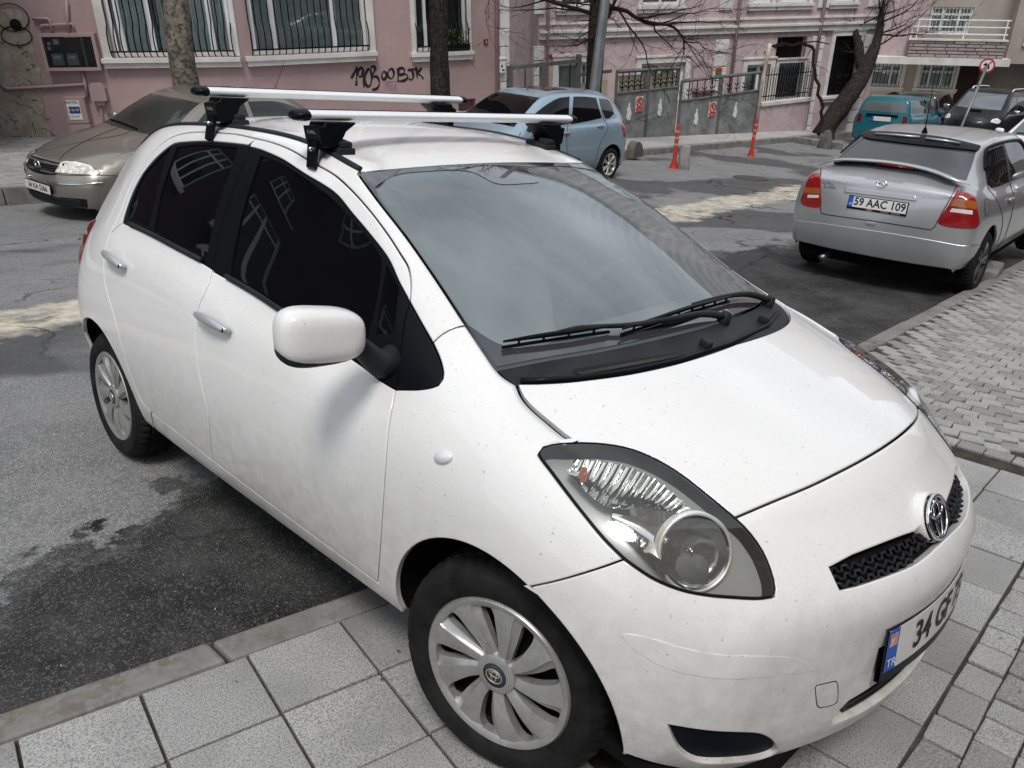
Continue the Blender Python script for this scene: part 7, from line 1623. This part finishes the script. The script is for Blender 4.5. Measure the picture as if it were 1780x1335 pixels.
P_.ov('front_side_window', [P_.side2([(2.05,1.36),(2.5,1.33),(2.75,1.23),(3.15,.97)]), P_.side2([(3.15,.97),(2.6,.955),(2.05,.955)]), P_.side2([(2.05,.955),(2.05,1.36)])], P_.side, M_PANE, .003, mirror=True)
P_.ov('rear_side_window', [P_.side2([(1.97,1.36),(1.5,1.34),(1.15,1.26),(1.0,1.18)]), P_.side2([(1.0,1.18),(1.1,.965),(1.97,.955)]), P_.side2([(1.97,.955),(1.97,1.36)])], P_.side, M_PANE, .003, mirror=True)
P_.seam(P_.px([(206,222),(160,240),(120,262),(103,278)], 3), .0045, mirror=True)
P_.handle(2.2, .84); P_.handle(1.3, .85); P_.mirrors(3.0, 1.02, .95); P_.wheels(.755, 'seven', R=.31, rim=.195)
mb = MB(); p = P_.T(.95, 0); mb.tube([p, p+Vector((-.25, 0, .45))], [.006, .003], 5); mb.build('antenna', M_TRIM, P_.t)
mb = MB(); q0, q1 = P_.T(3.42, .45), P_.T(3.36, -.05)
mb.tube([P_.T(3.44, -.2)*1+Vector((0, 0, .02)), P_.T(3.40, .2)+Vector((0, 0, .025)), P_.T(3.33, .52)+Vector((0, 0, .02))], .011, 6); mb.build('wiper', M_TRIM, P_.t)
# ---- teal estate, dark van, others down the street
M_TEAL = paint('teal_paint', (.006,.105,.14), rough=.35, coat=.5, dirt=(.1,.1,.1), dirtz=(.1,.5))
TW = [(3.75,3.7,.55,.76,3.9,.79,.62,.70,.70),(3.4,3.35,.62,.86,3.45,.89,.74,.80,.82),(3.0,2.95,.66,.94,3.05,.98,.76,.88,.83),(2.7,2.68,.60,1.15,2.8,1.17,.76,.93,.835),(2.35,2.3,.56,1.36,2.42,1.38,.76,.94,.835),(1.8,1.8,.58,1.42,1.8,1.455,.76,.95,.835),(1.1,1.1,.59,1.43,1.1,1.465,.76,.96,.835),(.5,.5,.59,1.42,.45,1.46,.755,.97,.835),(.22,.2,.60,1.37,.15,1.41,.745,.98,.825),(.12,.1,.63,1.20,.04,1.22,.735,.97,.81),(.06,.05,.66,.98,.0,1.0,.715,.92,.80)]
pz = lambda s, t: Vector((s, t, Zr(s, t)))
T_ = Car('parked_car', 'teal estate car parked by the far kerb under the leaning tree', TW, M_TEAL, pose(pz(23.5, 7.85), 2, -5.5, -2), 4.05, -.05, (3.2, .75), R=.29)
T_.ov('rear_window', [[T_.Rr(y, z) for y, z in ((0,1.30),(-.35,1.295),(-.56,1.28))], [T_.Rr(-.56,1.28), T_.Rr(-.64,1.02)], [T_.Rr(-.64,1.02), T_.Rr(-.3,1.01), T_.Rr(0,1.01)]]+[mir(c)[::-1] for c in reversed([[T_.Rr(y, z) for y, z in ((0,1.30),(-.35,1.295),(-.56,1.28))], [T_.Rr(-.56,1.28), T_.Rr(-.64,1.02)], [T_.Rr(-.64,1.02), T_.Rr(-.3,1.01), T_.Rr(0,1.01)]])], T_.back, mat('grey_rear_glass', (.10,.115,.115), rough=.08, spec=.6), .004)
for a, b, top in ((.30, 1.02, 1.33), (1.10, 1.75, 1.345), (1.83, 2.75, 1.33)):
    lo1, lo2 = a, b; tb = b if b < 2 else 2.2
    T_.ov('side_window', [T_.side2([(a, top-.01), (tb, top)]), T_.side2([(tb, top), (b, .985)]), T_.side2([(b, .985), (a, .995)]), T_.side2([(a, .995), (a, top-.01)])], T_.side, M_TINT, .003, mirror=True)
tlp = [T_.Rr(-.58, .93), T_.Rr(-.70, .92), T_.Rr(-.72, .70), T_.Rr(-.58, .70)]
T_.ov('tail_lamp', [[tlp[0], tlp[1]], [tlp[1], tlp[2]], [tlp[2], tlp[3]], [tlp[3], tlp[0]]], T_.back, mat('dull_red_lamp', (.11,.006,.008), rough=.3), .006, mirror=True)
mb = MB(); q = T_.Rr(0, .82); mb.box(q.x-.025, q.x-.004, -.27, .27, .76, .88); pp = mb.build('number_plate', M_PLATEW, T_.t); mb = MB(); mb.box(q.x-.028, q.x-.025, .21, .27, .76, .88); mb.build('plate_band', M_BLUE, pp)
mb = MB(); mb.box(q.x-.012, q.x-.002, -.45, .45, .885, .95); mb.build('plate_recess', M_TRIM, T_.t)
T_.wheels(.72, 'seven', R=.29, rim=.18); T_.mirrors(2.62, 1.0, .90)
M_DKGREY = paint('dark_grey_paint', (.010,.011,.013), rough=.4, coat=.2, dirt=(.06,.06,.06), dirtz=(.1,.8))
VN = [(4.35,4.3,.62,.98,4.50,1.02,.74,.86,.80),(4.05,4.0,.70,1.12,4.15,1.16,.85,.98,.92),(3.75,3.7,.72,1.28,3.85,1.30,.87,1.06,.945),(3.4,3.35,.70,1.55,3.5,1.56,.87,1.10,.95),(3.05,3.0,.68,1.77,3.12,1.78,.87,1.11,.95),(2.6,2.6,.70,1.85,2.6,1.89,.87,1.12,.95),(1.8,1.8,.71,1.86,1.8,1.90,.87,1.12,.95),(.9,.9,.71,1.85,.9,1.89,.87,1.12,.95),(.3,.3,.70,1.80,.25,1.85,.86,1.12,.94),(.12,.1,.72,1.5,.06,1.52,.84,1.08,.92),(.08,.06,.74,1.15,.0,1.18,.80,1.0,.90)]
V_ = Car('parked_van', 'dark grey people carrier van with roof rails facing up the street', VN, M_DKGREY, pose(pz(33.05, 6.85), 180, 5.0, 0)@Matrix.Diagonal((1, 1, .89, 1)), 4.75, -.02, (3.9, .9), R=.33, zs=.26)
V_.t['category'] = 'van'
screen(V_, [(3.06,.60),(3.16,.3),(3.18,0)], [(3.80,.68),(3.95,.35),(3.98,0)], m_=mat('van_screen', (.13,.15,.165), rough=.06, spec=.6))
for a, b in ((.35, 1.35), (1.43, 2.5), (2.58, 3.35)):
    tb = b if b < 3 else 3.02; V_.ov('side_window', [V_.side2([(a, 1.68), (tb, 1.68)]), V_.side2([(tb, 1.68), (b if b < 3 else 3.5, 1.20)]), V_.side2([(b if b < 3 else 3.5, 1.20), (a, 1.20)]), V_.side2([(a, 1.20), (a, 1.68)])], V_.side, M_PANE, .003, mirror=True)
V_.ov('headlight', [V_.side2([(4.20,.98),(4.36,.93),(4.44,.84)]), V_.side2([(4.44,.84),(4.25,.80),(4.12,.90),(4.20,.98)])], V_.side, M_WLAMP, .005, mirror=True)
for sg in (1, -1): mb = MB(); mb.tube([(2.7, -.62*sg, 1.86), (2.55, -.63*sg, 1.94), (1.6, -.63*sg, 1.955), (.7, -.63*sg, 1.94), (.55, -.62*sg, 1.87)], .022, 7); mb.build('roof_rail', M_ALU, V_.t, smooth=True)
V_.mirrors(3.45, 1.2, 1.08, M_CHROME); V_.wheels(.82, 'five', R=.33, rim=.21)
mb = MB(); g_ = [V_.F(0, .82), V_.F(-.42, .80), V_.F(-.40, .66), V_.F(0, .64)]; V_.ov('grille', [g_+mir(g_)[::-1][1:-1]], V_.fwd, MATS['grille_black'], .003)
mb = MB(); mb.box(3.98, 4.22, -.2, .2, 1.17, 1.20); mb.build('bonnet_scoop', M_TRIM, V_.t)
def copy_car(car, M_, label, newpaint, group=None):
    r = car.t.copy(); COL.objects.link(r); r.matrix_world = M_; r['label'] = label; r['category'] = 'car'
    def cp(o, par):
        c = o.copy(); COL.objects.link(c); c.parent = par
        if newpaint and o.data and o.data.materials and o.data.materials[0] == car.pm:
            c.data = o.data.copy(); c.data.materials[0] = newpaint
        for ch in o.children: cp(ch, c)
    for ch in car.t.children: cp(ch, r)
    return r
M_WHITE2 = paint('plain_white_paint', (.72,.73,.74), rough=.35); M_BLK = paint('black_paint', (.012,.012,.014), rough=.3)
copy_car(P_, pose(pz(24.6, 3.55), 183, 5, -2), 'white saloon coming up the street past the silver hatchback', M_WHITE2)
copy_car(T_, pose(pz(29.8, 9.0), 4, -4, -2), 'black estate car parked beyond the teal estate, beside the van', M_BLK)
copy_car(T_, pose(pz(31.5, 4.75), 3, -4, -1), 'dark estate car with red tail lamps driving off past the grey van', M_DKGREY)
# ================================================================ street furniture and trees
M_BARK = mat('bark', (.028,.023,.02), rough=.95, spec=.1, var=(.055,.046,.04), vscale=9, var2=(.012,.01,.009), v2scale=30, bump=1., bscale=26)
M_BARK2 = mat('plane_bark', (.12,.105,.085), rough=.95, var=(.21,.19,.155), vscale=5, var2=(.06,.05,.042), v2scale=16, bump=.9, bscale=22)
M_TWIG = mat('twig', (.02,.014,.012), rough=.9, spec=.1)
def trunk_mesh(mb, pts, rad, n=14, rough=.10, seed=0):
    P = catmull([Vector(p) for p in pts], .14); m_ = len(P); rows = []
    ref = Vector((1, 0, 0))
    for i, p in enumerate(P):
        d = (P[min(i+1, m_-1)]-P[max(i-1, 0)]).normalized(); a = (ref-d*ref.dot(d)).normalized(); b = d.cross(a); ref = a
        u = i/(m_-1)*(len(rad)-1); k = min(int(u), len(rad)-2); r = rad[k]+(rad[k+1]-rad[k])*(u-k)
        rows.append([p+(a*math.cos(2*math.pi*j/n)+b*math.sin(2*math.pi*j/n))*r*(1+rough*noise.noise(Vector((math.cos(2*math.pi*j/n)*1.6, math.sin(2*math.pi*j/n)*1.6, i*.22+seed)))*2+rough*.8*noise.noise(Vector((j*2.3, i*.9, seed)))) for j in range(n)])
    mb.grid(rows, closed=True); return P
def branch(mb, p, d, L_, r_, lvl, rng_, droop=0.):
    """a crooked limb that forks; thin twigs at the end"""
    pts = [p]; n = max(3, int(L_/.22)); cur = p.copy(); dr = d.normalized()
    for i in range(n):
        dr = (dr+Vector((rng_.gauss(0, .22), rng_.gauss(0, .22), rng_.gauss(0, .18)-droop))).normalized(); cur = cur+dr*(L_/n); pts.append(cur.copy())
    mb.tube(pts, [r_*(1-.72*i/n) for i in range(n+1)], 6 if r_ > .015 else 3, caps=False)
    if lvl > 0:
        for i in range(1, n+1):
            for _ in range(2 if lvl < 2 else 1):
                if rng_.random() < .80:
                    q = (dr+Vector((rng_.uniform(-1, 1), rng_.uniform(-1, 1), rng_.uniform(-.5, .9)))).normalized(); branch(mb, pts[i], q, L_*rng_.uniform(.35, .62), max(.004, r_*(1-.6*i/n)*.55), lvl-1, rng_, droop)
def gz(p): return Zr(p.x, p.y)
def ray_at(u, v, t_):   # point on the photo ray at street coordinate y = t_
    r = up(u, v); return CAMLOC+r*((t_-CAMLOC.y)/r.y)
def fz(p): return zfar(p.x, p.y)
# three trunks on the far pavement
def street_tree(label, u0, u1, t_, px_w, limbs, seed, m_=M_BARK, bark_r=.08):
    a = ray_at(u0, 0, t_); b = ray_at(u1, 150, t_); dirv = (a-b); z0 = zfar(b.x, b.y); base = b+dirv*((z0-b.z)/dirv.z); top = b+dirv*((6.5-b.z)/dirv.z)
    dep = (R2@(b-CAMLOC)).z; r_ = px_w/2/FPX*dep
    e = thing('tree', label, 'tree', loc=base); mb = MB(); P_ = trunk_mesh(mb, [Vector((0, 0, -.3)), Vector((0, 0, .2)), (a-base)*.35+Vector((.03, .02, 0)), (a-base), (top-base)], [r_*1.3, r_*1.08, r_, r_*.97, r_*.9], rough=bark_r, seed=seed)
    mb.build('trunk', m_, e, smooth=True); rg = random.Random(seed); mb = MB()
    for (u, v, dx, dy, dz, L_, rr) in limbs:
        q = ray_at(u, v, t_)-base; branch(mb, q, Vector((dx, dy, dz)), L_, rr, 3, rg)
    for k in range(5): branch(mb, top-base, Vector((rg.uniform(-1, 1), rg.uniform(-1, 1), .9)), 2.2, .07, 2, rg)
    mb.build('crown', M_TWIG, e, recalc=False); return e
street_tree('thick mottled tree trunk rising behind the beige saloon', 303, 321, 12.2, 40, [], 11, M_BARK2, .10)
street_tree('straight dark tree trunk beside the graffiti', 762, 764, 11.6, 30, [], 12, M_BARK, .06)
street_tree('dark ivy-scarred tree trunk behind the grey lamp pole', 1040, 1032, 10.6, 26, [(1036,25,-.8,.2,.35,2.6,.045), (1032,62,-.9,-.2,-.12,1.7,.03), (1046,45,.75,-.3,.8,1.9,.035), (1046,20,.9,.2,.15,3.0,.05), (1048,12,1.0,-.1,-.05,3.4,.05), (1036,10,-.6,-.3,.6,1.6,.03)], 13)
# leaning black-barked tree by the second house, in a kerbed bed
def Pt(u, v, dep): return unproj(u, v, dep)
b0 = ground_hit(1432, 231, .15); dep = (R2@(b0-CAMLOC)).z
e = thing('tree', 'bare black-barked tree leaning over the far pavement beside the barred window', 'tree', loc=b0)
tr = [Pt(u, v, dep)-b0 for u, v in ((1428,246),(1430,232),(1447,205),(1478,165),(1505,118),(1522,80))]; wd = [34, 29, 27, 26, 22, 15]
mb = MB(); trunk_mesh(mb, tr, [w/2/FPX*dep*1.12 for w in wd], rough=.12, seed=3)
trunk_mesh(mb, [Pt(u, v, dep)-b0 for u, v in ((1500,124),(1494,100),(1492,78),(1486,55),(1486,20))], [.19, .16, .13, .09, .06], n=8, rough=.12, seed=5)
trunk_mesh(mb, [Pt(u, v, dep)-b0 for u, v in ((1520,84),(1528,55),(1533,20),(1538,-10))], [.14, .12, .09, .06], n=8, rough=.12, seed=6)
mb.build('trunk', M_BARK, e, smooth=True)
rg = random.Random(5); mb = MB()
for (u, v, dx, dz) in ((1522,80,.9,.5), (1526,60,1.,.3), (1530,40,.8,.6), (1530,60,.9,.1), (1535,15,.7,.8), (1490,60,-.9,.5), (1487,40,-.8,.3), (1486,25,-.6,.9), (1488,30,.6,.8), (1495,95,-.9,.25), (1525,70,.4,1.), (1533,25,-.5,.9), (1488,50,.5,.6), (1530,35,.2,1.)):
    q = Pt(u, v, dep)-b0; rt = R2.transposed()@Vector((1, 0, 0)); branch(mb, q, rt*dx+Vector((0, 0, dz))+Vector((rg.uniform(-.3, .3), rg.uniform(-.3, .3), 0)), 1.7, .028, 3, rg, -.02)
mb.build('crown', M_TWIG, e, recalc=False)
# old vine trained between the gates and the tree
pv = [(1118,30),(1160,36),(1180,8),(1200,-10)]
V0 = thing('vine', 'gnarled bare vine spreading over the gates from a thin curved stem', 'vine', loc=ground_hit(1424, 234, .15)); vd = dep*.97; v0 = V0.location.copy(); rg = random.Random(9); mb = MB()
for path, r_ in (([(1424,236),(1430,195),(1421,150),(1415,110),(1412,80),(1395,76),(1360,78),(1325,79),(1300,78)], .055), ([(1300,78),(1270,60),(1248,40),(1222,22),(1195,12),(1180,0),(1170,-20)], .05), ([(1300,78),(1285,62),(1282,40),(1272,12),(1260,-10)], .04), ([(1225,24),(1200,36),(1160,34),(1130,28),(1100,40),(1060,44)], .04), ([(1360,78),(1330,84),(1305,83),(1285,72),(1278,55)], .035), ([(1270,60),(1240,62),(1205,40),(1190,22),(1175,5)], .03), ([(1395,76),(1420,70),(1440,78)], .02)):
    P3 = catmull([Pt(u, v, vd)-v0 for u, v in path], .2); P3 = [p+Vector((rg.gauss(0, .035), rg.gauss(0, .05), rg.gauss(0, .035))) for p in P3]; n_ = len(P3)
    mb.tube(P3, [r_*(1.1-.45*i/n_) for i in range(n_)], 6, caps=False)
    for i in range(2, n_, 2):
        if path[0] == (1424,236) and i < n_*.45: continue
        branch(mb, P3[i], Vector((rg.uniform(-1, 1), rg.uniform(-.6, .6), rg.uniform(-.7, 1))), rg.uniform(.3, .8), .012, 2 if rg.random() < .5 else 1, rg)
mb.build('stem', M_TWIG, V0, recalc=False)
# tree bed kerbs and a concrete stump
for (u0, v0_, u1, v1_, dd) in ((1385,236,1412,240,0), (1412,240,1465,247,0)):
    a, b = ground_hit(u0, v0_, .2), ground_hit(u1, v1_, .2); d = (b-a); L_ = d.length; mb = MB(); ang = math.atan2(d.y, d.x); Mx = Matrix.Translation((a+b)/2)@Matrix.Rotation(ang, 4, 'Z')@Matrix.Rotation(-math.atan2(d.z, math.hypot(d.x, d.y)), 4, 'Y'); mb.box(-L_/2, L_/2, -.08, .08, -.2, -.02, Mx, .015)
    tag(mb.build('bed_kerb', MATS['far_kerb_stone'], None), 'grey concrete kerb block edging the bed of the leaning tree', 'kerb block', 'kerb blocks round the tree bed')
q = ground_hit(1434, 258, .0); mb = MB(); trunk_mesh(mb, [q+Vector((0, 0, -.1)), q+Vector((0, 0, .2)), q+Vector((.02, 0, .42)), q+Vector((.03, 0, .5))], [.22, .20, .14, .05], n=9, rough=.12, seed=8); tag(mb.build('concrete_block', mat('dark_concrete', (.12,.118,.11), rough=.95, var=(.07,.07,.065), vscale=6, bump=.4, bscale=20), None, smooth=True, angle=60), 'rough grey concrete lump at the kerb before the leaning tree', 'concrete block')
# lamp pole
a, b = ray_at(1052, 0, 10.2), ray_at(1034, 150, 10.2); dv = a-b; z0 = zfar(b.x, b.y); base = b+dv*((z0-b.z)/dv.z); topv = b+dv*((8-b.z)/dv.z); e = thing('lamp_pole', 'grey tapered steel lamp pole in front of a dark tree trunk', 'lamp post', loc=base)
mb = MB(); mb.tube([Vector((0, 0, -.1)), (a-base)*.5, (a-base), topv-base], [.135, .115, .10, .08], 8); mb.build('pole', mat('galvanised', (.22,.235,.25), rough=.5, metal=.5, var=(.16,.17,.18), vscale=4), e, smooth=True, angle=30); mb = MB(); mb.box(-.14, .14, -.14, .14, -.05, .02); mb.build('base_plate', M_GATE2, e)
# flexible bollards: red with pale bands
M_ORR = mat('bollard_red', (.42,.03,.018), rough=.5, var=(.42,.04,.02), vscale=6); M_BND = mat('reflective_band', (.36,.30,.29), rough=.4)
def bollard(u, vb, vt, label, lean):
    p = ground_hit(u, vb, 0); dp = (R2@(p-CAMLOC)).z; h_ = (vb-vt)/FPX*dp/.886; e = thing('bollard', label, 'bollard', loc=p, group='red bollards along the far kerb'); rr = .040
    Mz = Matrix.Rotation(lean, 4, 'Y')@Matrix.Rotation(math.pi/2, 4, 'X')
    mb = MB(); mb.lathe([(.0005, .04), (.075, .04), (.09, .02), (.095, -.03)], 20, Mz); mb.build('base', M_ORR, e, smooth=True, angle=40)
    mb = MB(); mb.lathe([(.075, .04), (.06, .12), (rr, .18), (rr, h_-.02), (rr*.8, h_), (.0005, h_)], 18, Mz); mb.build('post', M_ORR, e, smooth=True, angle=40)
    for f_ in (.55, .70, .85): mb = MB(); mb.lathe([(rr+.002, h_*f_-.022), (rr+.003, h_*f_-.02), (rr+.003, h_*f_+.02), (rr+.002, h_*f_+.022)], 18, Mz); mb.build('band', M_BND, e, smooth=True)
bollard(1171, 292, 228, 'red banded bollard next to the broken concrete post', .03); bollard(1305, 272, 217, 'red banded bollard standing alone by the far kerb', .06)
q = ground_hit(1188, 294, 0); mb = MB(); trunk_mesh(mb, [q+Vector((0, 0, -.1)), q+Vector((0, 0, .2)), q+Vector((.01, 0, .40)), q+Vector((.02, .0, .46))], [.125, .12, .115, .10], n=10, rough=.06); mb.add([q+Vector((.02+.10*math.cos(t_), .10*math.sin(t_), .455)) for t_ in [2*math.pi*k/10 for k in range(10)]], [tuple(range(10))]); tag(mb.build('concrete_post', mat('rough_concrete', (.30,.295,.28), rough=.95, var=(.2,.195,.18), vscale=8, bump=.5, bscale=25), None, smooth=True, angle=50), 'short broken concrete post beside a red bollard', 'post')
q = ground_hit(1102, 277, 0); mb = MB(); rws = []
for i in range(7): rws.append([Vector((q.x+.2*math.cos(math.pi*k/8)*(1-.0*i), q.y+.1*(i-3)/3, q.z+.05+.34*math.sin(math.pi*k/8))) for k in range(9)])
mb.grid(rws); mb.add(rws[0], [tuple(range(9))]); mb.add(rws[-1], [tuple(range(9))]); tag(mb.build('stone_stub', MATS['dark_concrete'], None, smooth=True, angle=40), 'rounded dark stone stub on the kerb behind the light blue car', 'stone')
# no-turn sign on its leaning post
dp = 24.; c = Pt(1716, 114, dp); foot = Pt(1684, 190, dp); e = thing('traffic_sign', 'round no right turn sign on a leaning grey post', 'traffic sign', loc=Vector((foot.x, foot.y, Zr(foot.x, foot.y))))
nrm = (CAMLOC-c); nrm.z = 0; nrm.normalize(); rr = 12.2/FPX*dp; Mx = axisM(c-e.location, nrm)
mb = MB(); dv = c-foot; mb.tube([foot-dv*1.2-e.location, c-nrm*.03-e.location+dv*.1], .04, 8); mb.build('post', MATS['galvanised'], e, smooth=True)
mb = MB(); mb.lathe([(.0005, .0), (rr, .0), (rr, -.012), (.0005, -.012)], 36, Mx); fc = mb.build('sign_face', M_INKW, e)
mb = MB(); mb.lathe([(rr*.78, .004), (rr, .004)], 36, Mx); mb.build('sign_ring', MATS['sign_red'], fc)
mb = MB(); mb.add([Mx@Vector((x*rr, .009, z*rr)) for x, z in ((.45,.62),(.58,.55),(-.45,-.62),(-.58,-.55))], [(0, 1, 2, 3)]); mb.build('sign_slash', MATS['sign_red'], fc)
mb = MB(); mb.add([Mx@Vector((-x*rr, .006, z*rr)) for x, z in ((-.38,-.42),(-.16,-.42),(-.12,-.12),(.12,.0),(.12,-.16),(.5,.14),(.12,.42),(.12,.25),(-.28,.08))], [(0, 1, 2, 3, 8), (3, 7, 8), (4, 5, 6)]); mb.build('arrow', M_INK, fc, recalc=False)
# broken kerb lump by the silver car's rear wheel
q = ground_hit(1716, 478, .05); mb = MB(); mb.box(-.20, .24, -.11, .10, -.12, .10, Matrix.Translation(q)@Matrix.Rotation(.1, 4, 'Z'), .035); o_ = mb.build('stone_block', M_KERB, None, smooth=True, angle=40); tag(o_, 'chipped dark stone block wedged against the rear wheel of the silver hatchback', 'stone block')
# fallen leaves and grit on the near paving
def litter(n, name, m_, size, s0, s1, t0, t1, zf, label, seed):
    rg = random.Random(seed); mb = MB()
    for k in range(n):
        s, t = rg.uniform(s0, s1), rg.uniform(t0, t1); a = rg.uniform(0, 6.3); L_ = size*rg.uniform(.5, 1.4); M_ = slope_rot(s, t, a).to_4x4(); M_.translation = Vector((s, t, zf(s, t)+.004+rg.random()*.003))
        mb.add([M_@Vector(p) for p in ((-L_, 0, 0), (0, -L_*.45, .002), (L_, 0, .003), (0, L_*.45, .001))], [(0, 1, 2, 3)])
    o_ = mb.build(name, m_, None, recalc=False); tag(o_, kind='stuff'); return o_
litter(700, 'grit', mat('grit', (.36,.35,.33), rough=.9), .0038, -2.5, 5, .97, 3.2, zroad, '', 1)
litter(500, 'leaf_litter', mat('dry_leaf', (.10,.075,.045), rough=.9), .008, -2, 6, -2.2, .80, lambda s, t: Zr(s, t)+PV, '', 2)
